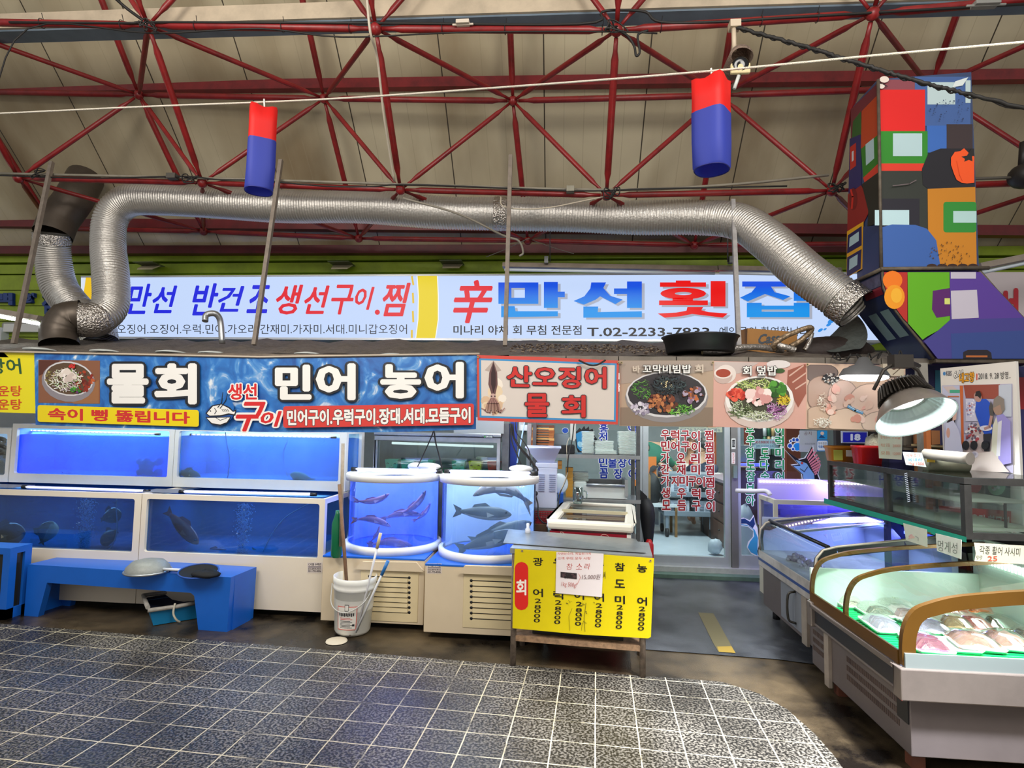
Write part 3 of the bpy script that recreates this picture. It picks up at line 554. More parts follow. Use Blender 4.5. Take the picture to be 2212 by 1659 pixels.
b = B(); b.box(xa, xb, 6.45, 6.70, za, zb); b.box(xa - .02, xb, 6.44, 6.71, za - .025, za, 1); b.box(xa - .02, xb, 6.44, 6.71, zb, zb + .02, 1); b.obj('light_box', [M('C4D8FB', emit=1.0), M('C9CDD0', .4, .5)], t)
a = Art((0, 6.448, 0), (0, -1, 0), emit=.95, step=.0008)
a.rect(175, 596, 184, 730, 'DCE6F8'); a.poly([(186, 597), (210, 597), (210, 655), (178, 655)], 'F2C414')
for pts in ([(902, 596), (944, 596), (946, 640), (946, 690), (940, 731), (899, 731), (904, 690), (905, 640)],): a.poly([(x + (-2 if i in (0, 7, 6, 5) else 2), y) for i, (x, y) in enumerate(pts)], 'F4F8FF'); a.poly(pts, 'EBD20A')
for y0, y1 in ((596, 617), (632, 656), (671, 697), (712, 731)): a.line([(890 + (2 if 620 < y0 < 700 else 0), y0 + 2), (893 if y0 < 620 else 893 - (3 if y0 > 700 else 0), y1 - 2)], 4, 'E8C014')
BL, RD = '1A22E0', 'E4182C'
for s_, x0, y0, x1, y1, c in (('만', 277, 613, 329, 679, BL), ('선', 330, 617, 384, 677, BL), ('반', 416, 612, 473, 682, BL), ('건', 472, 618, 529, 674, BL), ('조', 533, 616, 584, 677, BL),
                          ('생', 597, 615, 656, 680, RD), ('선', 658, 617, 713, 679, RD), ('구', 716, 615, 765, 680, RD), ('이', 768, 620, 810, 670, RD), ('찜', 827, 611, 888, 684, RD), ('辛', 979, 605, 1065, 699, RD)):
    a.text(s_, x0, y0, x1, y1, c, off=.022, shear=.28)
a.ell(816, 675, 5.5, 5.5, RD)
a.text('갑오징어.오징어.우럭.민어.가오리.간재미.가자미.서대.미니갑오징어', 233, 701, 880, 722, '23252E')
a.text('미나리 야채 회 무침 전문점', 980, 703, 1256, 724, '16181E', .012); a.text('T.02-2233-7833', 1268, 708, 1532, 727, '16181E', .02); a.text('예약문의 환영합니다', 1553, 706, 1745, 727, '16181E', .0)
def big(f, dx=0, dy=0, only=None):
    def r(x0, y0, x1, y1): a.poly([(x0 + dx, y0 + dy), (x1 + dx, y0 + dy), (x1 + dx, y1 + dy), (x0 + dx, y1 + dy)], c, up=False)
    def pl(*p): a.poly([(x + dx, y + dy) for x, y in p], c, up=False)
    a.k += 1; c = only or 'GRAD'
    r(1077, 611, 1163, 623); r(1077, 623, 1105, 644); r(1134, 623, 1163, 644); r(1077, 644, 1163, 657)
    r(1175, 610, 1205, 666); r(1205, 631, 1220, 643); pl((1083, 662), (1112, 662), (1114, 673), (1205, 673), (1205, 684), (1083, 686))
    pl((1277, 611), (1309, 611), (1303, 623), (1318, 640), (1345, 648), (1329, 658), (1296, 641), (1287, 648), (1261, 659), (1239, 651), (1262, 641), (1275, 624))
    r(1354, 609, 1386, 666); r(1326, 624, 1354, 636); pl((1260, 663), (1292, 663), (1291, 675), (1386, 673), (1386, 686), (1260, 687))
    r(1602, 609, 1696, 620); pl((1632, 620), (1664, 620), (1672, 632), (1706, 641), (1690, 649), (1651, 636), (1614, 652), (1597, 644), (1622, 632)); r(1713, 606, 1744, 651)
    r(1612, 655, 1644, 686); r(1713, 655, 1747, 686); r(1644, 661, 1713, 669.5); r(1644, 674, 1713, 686)
    a.k += 1; c = only or 'EE1010'
    r(1459, 607, 1491, 612); r(1425, 611, 1524, 620.5); r(1534, 608, 1566, 663); r(1423, 650, 1528, 660); r(1452, 644, 1496, 651)
    for i in range(28):
        a0, a1 = 2 * math.pi * i / 28, 2 * math.pi * (i + 1) / 28
        pl(*[(1475 + 49 * math.cos(q), 635 + 12.5 * math.sin(q)) for q in (a0, a1)], *[(1475 + 18 * math.cos(q), 635 + 3.4 * math.sin(q)) for q in (a1, a0)])
    pl((1484, 664), (1518, 664), (1514, 671), (1530, 675), (1571, 678), (1560, 687), (1520, 682), (1494, 679), (1470, 684), (1435, 687), (1420, 678), (1460, 676), (1482, 672))
big(a, 6, 4, 'A9AFC0'); big(a)
for x, y, r in ((1794, 694, 9), (1788, 702, 6), (1803, 690, 6), (1770, 714, 6), (1780, 712, 4)): a.ell(x, y, r, r * .5, '2E8FE8', -30)
a.obj('lettering', parent=t)
# neighbour's signs
a = Art((0, 6.68, 0), (0, -1, 0), step=.001); 
b = B()
def solid(b, s_, x0, y0, x1, y1, Y, d=.04, off=.04, m=0):
    v, f = glyph(s_, off); ax, bx = min(p[0] for p in v), max(p[0] for p in v); ay, by = min(p[1] for p in v), max(p[1] for p in v)
    for k in range(6):
        i = len(b.v); b.v += [P(x0 + (x1 - x0) * (x - ax) / (bx - ax), y1 + (y0 - y1) * (y - ay) / (by - ay), Y) + Vector((0, -d * k / 5, 0)) for x, y in v]
        for q in f: b.f.append(tuple(i + z for z in q)); b.m.append(m); b.sm.append(False)
solid(b, '백', -12, 634, 33, 660, 6.69); solid(b, '화', 52, 634, 84, 660, 6.69); solid(b, '점', 96, 634, 124, 680, 6.69)
b.obj('raised_letters', M('24407E', .5), label='blue raised Korean letters on the green wall at the left edge', cat='sign')
a = Art((0, 6.69, 0), (0, -1, 0), step=.001); a.rect(4, 696, 75, 711, '8A8B88', 6); a.text('8580', 75, 697, 106, 710, 'E8E8E0', .09); a.text('8580', 75, 697, 106, 710, '22241E', .03); a.obj('phone_number', label='phone number strip painted low on the green wall at the left edge', cat='sign')
b = B(); x0 = P(2085, 650, 5.4).x; b.box(x0, x0 + 2, 5.4, 5.6, P(2150, 720, 5.4).z, P(2150, 588, 5.4).z); t = b.obj('white_sign', M('CFC4C6', .5), label='pale sign with red strokes behind the sloping side of the painted hood', cat='sign')
a = Art((0, 5.395, 0), (0, -1, 0), step=.001); a.text('서', 2155, 622, 2200, 695, 'C01A2C', .06); a.obj('lettering', parent=t)
# ================================================================ BANNERS
def wavemat():
    def b(nt, N, L, p, out):
        tc = N.new('ShaderNodeTexCoord'); n = N.new('ShaderNodeTexNoise'); n.inputs['Scale'].default_value = 4; n.inputs['Detail'].default_value = 8; n.inputs['Distortion'].default_value = 2.2
        L.new(tc.outputs['Object'], n.inputs['Vector']); r = N.new('ShaderNodeValToRGB'); e = r.color_ramp.elements; e[0].position = .3; e[0].color = lin('1C4F9C'); e[1].position = .72; e[1].color = lin('E6EEF6')
        q = r.color_ramp.elements.new(.55); q.color = lin('2F78C8'); q = r.color_ramp.elements.new(.64); q.color = lin('5C9BDA'); L.new(n.outputs['Fac'], r.inputs[0]); L.new(r.outputs[0], p.inputs['Base Color']); p.inputs['Roughness'].default_value = .4
    return mixmat('splashing_water_print', b)
_om = Art.mats
SPEC = {'WAVE': wavemat(), 'GRAD': GRAD}
Art.mats = lambda s: [SPEC[h] if h in SPEC else M(h, s.rough, emit=s.emit, trans=s.tr) for h in s.hx]
def banner(name, Y, corners, base, label, group=None):
    """a vinyl sheet with thickness and its own print"""
    t = E(name, P(*corners[0], Y), label, 'banner', group); b = B(); b.prism([P(x, y, Y) for x, y in corners], (0, .004, 0)); b.obj('sheet', SPEC.get(base) or M(base, .4), t)
    return t, Art((0, Y - .001, 0), (0, -1, 0), rough=.38, step=.0005)
def eyelet(a, x, y): a.ell(x, y, 2.6, 2.6, 'A89468'); a.ell(x, y, 1.2, 1.2, '2A2018')
W_, K_ = 'F4F3F0', '1B1E26'
t, a = banner('banner', 4.25, [(74, 763), (300, 769), (560, 774), (800, 772), (1030, 767), (1028, 927), (900, 932), (803, 934), (560, 933), (215, 923), (77, 918)], 'WAVE', 'large blue banner of water splashes with fat white letters over the fish tanks')
a.rect(83, 777, 216, 870, '8A5A40', dy=2); a.poly([(84, 778), (130, 778), (110, 800), (84, 812)], '5A2E20'); a.poly([(150, 866), (214, 820), (214, 872), (160, 872)], '9C6A44')
a.ell(148, 824, 58, 44, '8E8890', 8); a.ell(149, 818, 54, 37, 'D8D6DA', 8); a.ell(149, 818, 51, 34, '5C4632', 8)
a.blobs(182, 824, 20, 22, 40, 4, ['8E2A1A', 'A8401F', '6A2418', 'C05A2A'], 2); a.blobs(112, 818, 14, 16, 50, 2.2, ['8A7A48', '6A6038', 'A89A60'], 3)
a.blobs(145, 820, 32, 24, 170, 6, ['F2EFE2', 'E4DCC8', 'D6E2C0', 'FFFFFF', '8FBF60', 'C8B0C0'], 4, strip=True); a.blobs(150, 812, 14, 12, 16, 7, ['E6DAD0', 'D0C0B8', 'F4ECE6'], 5)
a.blobs(168, 843, 12, 6, 26, 2.5, ['4C9A2C', '2F7A28', '6A2C70'], 6); a.blobs(160, 791, 6, 5, 12, 3, ['D0302C', 'B02020'], 7)
for s_, x0, y0, x1, y1 in (('물', 234, 786, 324, 872), ('회', 336, 785, 428, 874), ('민', 596, 788, 675, 864), ('어', 684, 785, 770, 865), ('농', 823, 787, 911, 862), ('어', 918, 782, 1003, 861)):
    a.otext(s_, x0, y0, x1, y1, W_, K_, off=.044, out=.055)
a.rect(86, 875, 433, 911, 'F0D80C', 5, dy=11); a.text('속이 뻥 뚫립니다', 108, 881, 414, 907, 'D2302C', .035, dy=9)
a.otext('생선', 496, 829, 558, 864, 'D8262A', W_, off=.03, out=.07); a.otext('구', 512, 868, 577, 932, 'D8262A', W_, off=.03, out=.06, shear=.4); a.otext('이', 566, 888, 612, 922, 'D8262A', W_, off=.03, out=.08, shear=.2)
a.ell(487, 880, 22, 20, '1F6CBE'); a.ell(478, 894, 30, 21, '1A50A0'); a.poly([(448, 893), (462, 876), (482, 872), (500, 880), (508, 888), (515, 884), (512, 898), (500, 896), (480, 900), (456, 900)], K_)
a.poly([(451, 893), (464, 878), (482, 874), (498, 882), (507, 890), (512, 889), (510, 895), (498, 893), (480, 897), (457, 898)], W_); a.poly([(448, 901), (504, 900), (496, 914), (480, 920), (460, 916)], K_); a.poly([(451, 903), (501, 902), (494, 912), (480, 917), (462, 914)], W_)
a.line([(470, 902), (480, 908), (494, 903)], 1.2, K_); a.ell(459, 888, 1.4, 1.4, K_); a.line([(468, 882), (472, 888), (468, 894)], 1.3, K_); a.line([(475, 880), (483, 870), (486, 848)], 1.6, K_); a.line([(480, 882), (492, 866), (496, 852)], 1.6, K_)
for i in range(4): a.line([(484 + i * 4, 884), (487 + i * 4, 889)], 1, K_)
a.rect(616, 878, 1025, 924, 'D8403A', 5, dy=-6); a.otext('민어구이.우럭구이.장대.서대.모듬구이', 624, 885, 1018, 920, W_, K_, off=.04, out=.035, dy=-6)
a.obj('print', parent=t)
t, a = banner('banner', 4.215, [(1030, 767), (1170, 771), (1337, 779), (1335, 917), (1180, 914), (1032, 908)], 'CE4A40', 'red-bordered banner with a squid picture and red letters')
a.poly([(1035, 774), (1332, 785), (1330, 911), (1036, 902)], '3F8FC8'); a.poly([(1039, 778), (1328, 789), (1326, 907), (1040, 898)], 'D9CFC8', 1)
a.blobs(1066, 860, 22, 32, 12, 14, ['E6D0B0', 'F0E6DA', 'D8B898'], 9); a.poly([(1066, 779), (1083, 800), (1072, 803), (1060, 803), (1047, 800)], 'B8A8A0'); a.poly([(1066, 780), (1074, 805), (1075, 830), (1070, 852), (1062, 852), (1055, 830), (1057, 805)], '6A4A4A'); a.poly([(1066, 784), (1071, 806), (1071, 832), (1066, 850), (1061, 830), (1061, 806)], '3A2428')
a.ell(1065, 856, 6, 6, 'C8A8A0'); a.ell(1062, 856, 1.6, 1.6, '2A1A1A'); a.ell(1069, 856, 1.6, 1.6, '2A1A1A')
for i in range(9):
    q = (i - 4) / 4; a.line([(1065 + q * 4, 860), (1065 + q * 12, 872), (1065 + q * 16, 886 + 6 * abs(math.sin(i))), (1065 + q * 25, 882 + 14 * (1 - abs(q)))], 2.2, '7A5450' if i % 2 else 'A88078')
a.otext('산오징어', 1095, 790, 1310, 837, 'CC2E2A', K_, off=.03, out=.03, dy=3); a.otext('물', 1134, 850, 1186, 901, 'CC2E2A', K_, off=.03, out=.03); a.otext('회', 1213, 854, 1265, 902, 'CC2E2A', K_, off=.03, out=.03)
eyelet(a, 1033, 771); eyelet(a, 1336, 783); a.obj('print', parent=t)
t, a = banner('banner', 4.24, [(1338, 779), (1542, 779), (1540, 922), (1338, 920)], 'B39C86', 'photo banner of a black bowl of rice with seaweed and cockles')
a.poly([(1340, 880), (1540, 880), (1540, 921), (1340, 919)], '8A7868'); a.poly([(1340, 780), (1540, 780), (1540, 800), (1340, 830)], 'A8988C')
a.ell(1440, 858, 90, 55, '8F8A8C'); a.ell(1440, 852, 88, 50, 'DAD8DC'); a.ell(1440, 851, 84, 46, '2E2A30'); a.blobs(1440, 842, 66, 28, 40, 7, ['1E1C22', '38343C', '242028'], 30)
a.blobs(1385, 882, 22, 12, 60, 4, ['C8C0D0', 'A8A0B4', 'E0DCE6', '8A8098'], 31); a.blobs(1388, 840, 20, 20, 60, 5, ['5A9A3A', '3C7A2C', '7AB850', '244A20'], 32, strip=True); a.blobs(1470, 885, 30, 11, 90, 5.5, ['7AC848', '4C9A30', 'A8E070', '2F6A24'], 33, strip=True)
a.blobs(1430, 868, 32, 20, 70, 5, ['9A5A34', '7A3A20', 'C07A48', '5A2A18'], 34); a.blobs(1497, 853, 22, 16, 40, 5, ['C06A38', '8A6A8A', 'B0A0B8', '6A3A28'], 35); a.blobs(1445, 832, 34, 20, 150, 8, ['101418', '1E2830', '2A3A44', '0C0C10', '34484C'], 36, strip=True); a.blobs(1440, 832, 14, 10, 22, 1.2, ['E0D0A0'], 37)
a.otext('꼬막비빔밥', 1387, 788, 1492, 807, W_, K_, off=.02, out=.05); a.text('바', 1366, 790, 1382, 806, 'CFC0B0', .04); a.text('회', 1500, 788, 1518, 806, 'CFC0B0', .04); eyelet(a, 1342, 784); eyelet(a, 1538, 784); a.obj('print', parent=t)
t, a = banner('banner', 4.238, [(1542, 780), (1743, 784), (1741, 927), (1540, 922)], 'D8A89C', 'photo banner of a white bowl with raw fish over salad on pink wood')
a.poly([(1543, 781), (1640, 783), (1600, 806), (1543, 815)], 'C8B8B4'); a.ell(1568, 808, 22, 20, 'E6DAD4'); a.ell(1562, 812, 20, 17, 'C8B0A8'); a.ell(1562, 806, 20, 12, 'EADCD6'); a.ell(1562, 806, 16, 9, 'A23A20')
a.poly([(1702, 800), (1740, 786), (1741, 850), (1724, 880), (1700, 830)], '9C5A4A'); a.line([(1705, 812), (1735, 790)], 3, 'D8B0A0'); a.line([(1712, 826), (1740, 806)], 3, 'D8B0A0'); a.line([(1718, 840), (1740, 826)], 3, 'D8B0A0'); a.ell(1681, 787, 26, 9, 'E4DCDC'); a.ell(1683, 801, 12, 5, '3C5A2A')
a.ell(1640, 872, 76, 54, 'D8C4BE'); a.ell(1640, 862, 74, 50, 'F2EEEC'); a.ell(1640, 860, 66, 44, '4A4A38')
a.blobs(1630, 832, 40, 12, 90, 6, ['C8D880', 'A8C060', 'E4EAB0', '7A9A40'], 41, strip=True); a.blobs(1676, 840, 20, 14, 40, 7, ['3C7A28', '58A038', '28561C'], 42); a.blobs(1590, 852, 16, 12, 26, 7, ['D03A28', 'E86048', 'B02818'], 43)
a.blobs(1600, 884, 24, 18, 80, 7, ['E6EAD8', '4A5A30', 'B8C8A0', '7A8A60'], 44, strip=True); a.blobs(1675, 888, 22, 18, 110, 5, ['B060B0', 'E4D0E4', '8A3C8A', 'D090C8'], 45, strip=True); a.blobs(1692, 864, 14, 11, 60, 5, ['E8C828', 'F4E060', 'C8A010'], 46, strip=True); a.blobs(1637, 858, 27, 17, 30, 9, ['F4D8D4', 'E8B8B4', 'FBEAE6', 'D89A98'], 47); a.blobs(1640, 898, 28, 9, 70, 7, ['F0F0E8', 'D8E0C8', 'A8B088'], 48, strip=True)
a.otext('회 덮밥', 1602, 791, 1676, 812, W_, K_, off=.02, out=.05); eyelet(a, 1741, 788); a.obj('print', parent=t)
t, a = banner('banner', 4.236, [(1743, 784), (1956, 790), (1954, 934), (1741, 927)], 'D6B8A4', 'photo banner of pale filefish partly behind the hanging dish lamp')
for i, (x, y, ra, rb, c) in enumerate(((1770, 805, 40, 20, '7A6A66'), (1880, 800, 50, 20, '8A7470'), (1775, 850, 36, 38, 'B89A8C'), (1820, 855, 32, 34, 'D8B8AC'), (1770, 905, 40, 28, 'CBB09C'), (1880, 865, 46, 36, 'E4C4B4'), (1830, 912, 44, 30, 'E0C4B0'), (1900, 915, 40, 26, 'E6CCBC'), (1935, 840, 24, 30, 'D8C0B4'))):
    a.k += .5; 
    c0 = '%02X%02X%02X' % tuple(int(int(c[j:j + 2], 16) * .72) for j in (0, 2, 4)); pts = [(x + ra * 1.03 * math.cos(q), y + rb * 1.03 * math.sin(q)) for q in [.3 * j for j in range(21)]]
    pts = [(min(1953, max(1744, px)), min(925 + (px - 1741) * .03, max(788, py))) for px, py in pts]; a.poly(pts, c0); pts = [(x + (px - x) * .95, y + (py - y) * .95) for px, py in pts]; a.poly(pts, c)
for x, y, s_ in ((1800, 850, 1), (1830, 862, 2), (1870, 870, 3), (1850, 902, 4), (1900, 900, 5), (1790, 885, 6)): a.blobs(x, y, 12, 14, 7, 8, ['E8B0A4', 'D89888', 'F0D0C4', 'E4C0B0'], 50 + s_)
a.blobs(1792, 818, 17, 11, 50, 3.5, ['1E1C20', 'E0DCD8', '3A3438', 'B8B0AC'], 60); a.line([(1830, 878), (1845, 886), (1860, 892)], 6, '5A98C8'); a.line([(1830, 877), (1845, 885), (1860, 891)], 1, 'E6EEF4'); a.blobs(1775, 870, 10, 20, 40, 5, ['F0E8DC', 'D8C8B8', 'C0A898'], 61, strip=True); a.blobs(1775, 912, 18, 10, 60, 5, ['F4F0E6', 'D8D0C4'], 62, strip=True)
a.obj('print', parent=t)
t, a = banner('banner', 4.26, [(-60, 760), (77, 763), (76, 893), (-60, 889)], 'F0E31A', 'yellow banner with dark green and red handwriting at the left edge')
a.text('장어', -26, 774, 47, 808, '2A5A30', .02, shear=-.1); a.text('매운탕', -30, 833, 47, 856, 'D84A20', .015); a.text('매운탕', -30, 862, 47, 885, 'D84A20', .015); a.obj('print', parent=t)
b = B(); b.tube([P(-60, 758, 4.24), P(74, 761, 4.24), P(560, 771, 4.24), P(1036, 764, 4.24)], .008, 6); b.obj('banner_rail', M('C8BBAA', .5), label='thin pale rail along the top of the blue banner', cat='rail')
# ================================================================ CANOPY
t = E('canopy', (0, 4.3, 2.1), 'dusty grey sheet canopy running over the tanks and shelves', 'canopy')
zf = P(560, 768, 4.3).z; b = B(); rows = []
for j in range(7):
    y = 4.28 + j * .24; row = []
    for i in range(61):
        x = -6 + i * (8.4 / 60); sag = .018 * math.sin(i * 1.9 + j) + .01 * math.sin(i * .7 + j * 2); row.append((x, y, zf + .012 - .004 * (x < -3) + j * .052 + (sag if j else sag * .3)))
    rows.append(row)
b.grid(rows, 0); b.grid([[(x, y, z - .03) for x, y, z in r] for r in rows], 0); b.obj('sheet', M('6E665E', .7, noise=.45, scale=14, bump=.8, bscale=60), t)
b = B(); b.box(-6, P(1030, 770, 4.28).x, 4.26, 4.31, zf - .035, zf + .01); b.obj('fascia', M('7A6E62', .6, .2, noise=.35, scale=10), t)
zr = P(1500, 782, 4.28).z
b = B(); x = P(1100, 770, 4.28).x; xe = P(2010, 770, 4.28).x
while x < xe: x2 = min(xe, x + R.uniform(.35, .6)); b.box(x, x2 - .006, 4.255, 4.30, zr - .005, zr + .036); x = x2
b.obj('fascia', M('7E776E', .5, .4, noise=.3, scale=8), t)
for k, (x, y) in enumerate(((62, 750), (208, 754), (352, 756), (445, 758), (655, 760), (842, 763), (990, 765))):  # discs put in for lamp reflections along the canopy lip
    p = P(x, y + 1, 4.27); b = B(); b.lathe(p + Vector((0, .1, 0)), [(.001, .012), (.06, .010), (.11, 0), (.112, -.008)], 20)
    b.obj('reflection_disc', M('D9E0DE', .35, trans=.3), label=['pale disc on the canopy edge above the yellow banner', 'pale disc on the canopy edge above the salad photo', 'pale disc on the canopy edge above the second white letter', 'pale disc on the canopy edge above the little fish emblem', 'pale disc on the canopy edge above the blue banner\'s middle', 'pale disc on the canopy edge above the fifth white letter', 'pale disc on the canopy edge near the squid banner'][k], cat='disc', group='pale discs put for reflections along the canopy edge')
b = B()
for _ in range(420):
    p = P(R.uniform(1100, 1430), R.uniform(738, 764), 4.7); q = Vector((p.x, R.uniform(4.4, 5.2), 0)); q.z = zf + .02 + (q.y - 4.28) * .217 + R.uniform(0, .012); d = R.uniform(0, 3.1); l = R.uniform(.008, .03)
    b.tube([q, q + Vector((math.cos(d) * l, math.sin(d) * l, .004))], R.uniform(.003, .006), 4, R.randrange(2))
b.obj('leaf_litter', [M('4A3A30', .8), M('8A7C6C', .8)], label='dry twigs and grit lying on the canopy in the middle', cat='debris', kind='stuff')
# black tub
p = P(1512, 764, 4.5); t = E('tub', p, 'black round rubber tub standing on the canopy', 'tub'); r = .275; h = P(1512, 729, 4.5).z - p.z
b = B(); b.lathe(p, [(.01, .01), (r * .88, 0), (r * .9, .01), (r * .96, h * .7), (r * .98, h * .72), (r, h * .9), (r * 1.05, h), (r * .98, h), (r * .86, .03), (.01, .03)], 36); b.obj('body', BLACK, t)
# cardboard box
p0 = P(1610, 758, 4.8); t = E('cardboard_box', p0, 'brown cardboard drinks box with dark script lettering on the canopy', 'box'); x0, x1 = P(1612, 708, 4.8).x, P(1726, 714, 4.8).x; z0, z1 = P(1660, 770, 4.8).z, P(1660, 709, 4.8).z
b = B(); b.prism([(x0, 4.8, z0), (x1, 4.8, z0 + .0), (x1 - .02, 4.8, z1 - .03), (x0 + .01, 4.8, z1)], (.0, .28, .02)); b.obj('carton', M('A8773E', .7, noise=.12), t)
a = Art((0, 4.798, 0), (0, -1, 0)); a.text('Cass', 1638, 722, 1685, 744, '3A4450', .035, shear=.3, dy=-4); a.text('DRAFT', 1651, 744, 1672, 749, '3A4450', .02, dy=-1); a.obj('lettering', parent=t)
def hose(pts, r, label):
    c = curve(pts, 6); t = E('insulated_pipe', c[0], label, 'pipe', 'foil-wrapped pipes on the canopy'); b = B(); b.tube([p + Vector((0, 0, R.uniform(-.002, .002))) for p in c], r, 12, caps=False); b.obj('foil_sleeve', M('B8B2AC', .35, .7, noise=.3, scale=25, bump=.6), t)
    d = (c[1] - c[0]).normalized(); b = B(); b.lathe(c[0], [(r, 0), (r * .55, -.001), (r * .45, .02), (.001, .02)], 14, ax=d); b.obj('foam_core', M('E0CE9C', .7), t)
hose([P(1517, 759, 4.4), P(1560, 758, 4.42), P(1600, 751, 4.45), P(1640, 750, 4.5), P(1690, 757, 4.6)], .024, 'long silver foam-cored pipe lying in front of the black tub')
hose([P(1717, 756, 4.5), P(1690, 748, 4.5), P(1676, 742, 4.52)], .024, 'short foam pipe stub facing out beside the cardboard box')
hose([P(1738, 756, 4.62), P(1748, 740, 4.62), P(1754, 718, 4.62)], .017, 'thin dark foam pipe standing behind the stub')
b = B(); b.tube(curve([P(1672, 756, 4.55), P(1674, 742, 4.5), P(1700, 725, 4.5), P(1745, 708, 4.5), P(1752, 714, 4.52), P(1730, 735, 4.55), P(1708, 748, 4.55)], 6), .020, 10); b.obj('insulated_pipe', M('A08A70', .4, .5, noise=.4, scale=30, bump=.6), label='bent foil pipe folded back on itself beside the cardboard box', cat='pipe', group='foil-wrapped pipes on the canopy')
# tarpaulins
b = B(); pts = [[P(x, y, Y) for x, y, Y in r] for r in (((1760, 752, 4.75), (1800, 722, 4.8), (1832, 684, 4.85), (1845, 672, 4.9)), ((1775, 755, 4.6), (1820, 732, 4.62), (1852, 715, 4.62), (1870, 700, 4.65)), ((1800, 764, 4.5), (1850, 752, 4.5), (1862, 756, 4.5), (1878, 730, 4.5)))]
b.grid(pts, 0); b.grid([[p + Vector((.01, .12, -.03)) for p in r] for r in pts], 0); o = b.obj('tarpaulin', M('4E5452', .6, noise=.3, scale=20, bump=.6, bscale=25), label='grey-green crumpled tarpaulin leaning at the foot of the painted hood', cat='tarpaulin')
o.modifiers.new('s', 'SUBSURF').render_levels = 2
b = B(); b.ball(P(1795, 762, 4.75), .33, .2, .13, 20, 0, .03); b.obj('dark_sack', M('2E2422', .7, noise=.3, bump=.5, bscale=18), label='dark brown sack bulging on the canopy under the tarpaulin', cat='sack')
b = B(); c = [P(1800, 765, 4.26)]
for k in range(26): c.append(P(1800 + k * 6 + 10 * math.sin(k * 1.7), 772 + 9 * math.sin(k * 2.3) - (6 if k > 14 else 0), 4.2 - .02 * math.sin(k)))
b.tube(curve(c, 5), .005, 5); b.obj('tangled_wires', CABLE, label='tangle of black wires on the canopy edge above the dish lamp', cat='wires')
b = B(); b.tube(curve([P(1060 + 190, 778, 4.18), P(1272, 788, 4.17), P(1290, 788, 4.17), P(1308, 778, 4.18)], 6), .007, 6); b.obj('cable', CABLE, label='black cable loop drooping over the squid banner', cat='cable')
# ================================================================ FISH TANKS
TB = M('1E5FD0', .5); BLUEP = M('1763C8', .35, noise=.08)
def fish(label, x, y, Y, L_, ang, body, belly, h=.26, wd=.5, bend=0., tail=.2, cat='fish', group=None, tx=None, yaw=0., name='fish'):
    """swimming fish: lofted body, tail and fins; ang tips it in the picture plane, nose at +"""
    c = P(x, y, Y); ca, sa = math.cos(math.radians(ang)), math.sin(math.radians(ang)); cy, sy = math.cos(math.radians(yaw)), math.sin(math.radians(yaw))
    def T(u, v, w_):
        v2 = v + bend * (u * u * 4 / L_ - L_ * .3); X, Z = u * ca - v2 * sa, u * sa + v2 * ca
        return c + Vector((X * cy - w_ * sy, X * sy + w_ * cy, Z))
    t = E(name, c, label, cat, group); b = B(); rows = []
    prof = ((.5, .02), (.47, .3), (.40, .62), (.28, .9), (.12, 1), (-.06, .92), (-.22, .68), (-.34, .4), (-.42, .24))
    for u, k in prof: rows.append([T(u * L_, h * L_ * .5 * k * math.sin(q), h * L_ * .5 * wd * k * math.cos(q)) for q in [2 * math.pi * j / 12 for j in range(12)]])
    b.grid(rows, 0, True, True, True)
    for i, f in enumerate(b.f):
        if len(f) == 4 and sum(((b.v[k] - c).z * ca - (b.v[k] - c).x * sa) for k in f) / 4 < -h * L_ * .12: b.m[i] = 1
    b.obj('body', [M(body, .35, noise=.4, scale=14), M(belly, .4, noise=.2, scale=14)], t)
    b = B(); a = T(-.40 * L_, 0, 0)
    b.face([T(-.40 * L_, .05 * L_, 0), T(-.40 * L_, -.05 * L_, 0), T(-.56 * L_, -tail * L_ * .6, .004), T(-.50 * L_, 0, 0), T(-.56 * L_, tail * L_ * .6, .004)]); b.obj('tail_fin', M(body, .5), t)
    b = B(); b.face([T(.12 * L_, h * L_ * .47, 0), T(.02 * L_, h * L_ * .72, 0), T(-.18 * L_, h * L_ * .55, 0), T(-.22 * L_, h * L_ * .32, 0)]); b.obj('dorsal_fin', M(body, .5), t)
    b = B(); b.face([T(.2 * L_, -.02 * L_, h * L_ * wd * -.5), T(.08 * L_, -.06 * L_, h * L_ * wd * -.8), T(.06 * L_, .03 * L_, h * L_ * wd * -.7)]); b.obj('pectoral_fin', M(belly, .5), t)
    b = B(); b.ball(T(.40 * L_, .04 * L_, -h * L_ * wd * .29), .022 * L_, n=8); b.obj('eye', BLACK, t); return t
def bubbles(x, y0, y1, wd, Y, label):
    b = B(); p0, p1 = P(x, y1, Y), P(x, y0, Y); h = p1.z - p0.z; w0 = wd / F * Y / 2
    for _ in range(900):
        u = R.random(); z = p0.z + h * u; q = R.gauss(0, .45) * w0 * (.85 + .4 * u); r = R.uniform(.003, .007)
        c = Vector((p0.x + q, Y + R.gauss(0, .02), z)); d = [Vector((r, 0, 0)), Vector((0, r, 0)), Vector((0, 0, r))]
        for i in (1, -1):
            for j in (1, -1):
                for k in (1, -1): b.face([c + d[0] * i, c + d[1] * j, c + d[2] * k])
    b.obj('air_bubbles', M('B8D4F4', .3, trans=.4), label=label, cat='bubbles', kind='stuff')
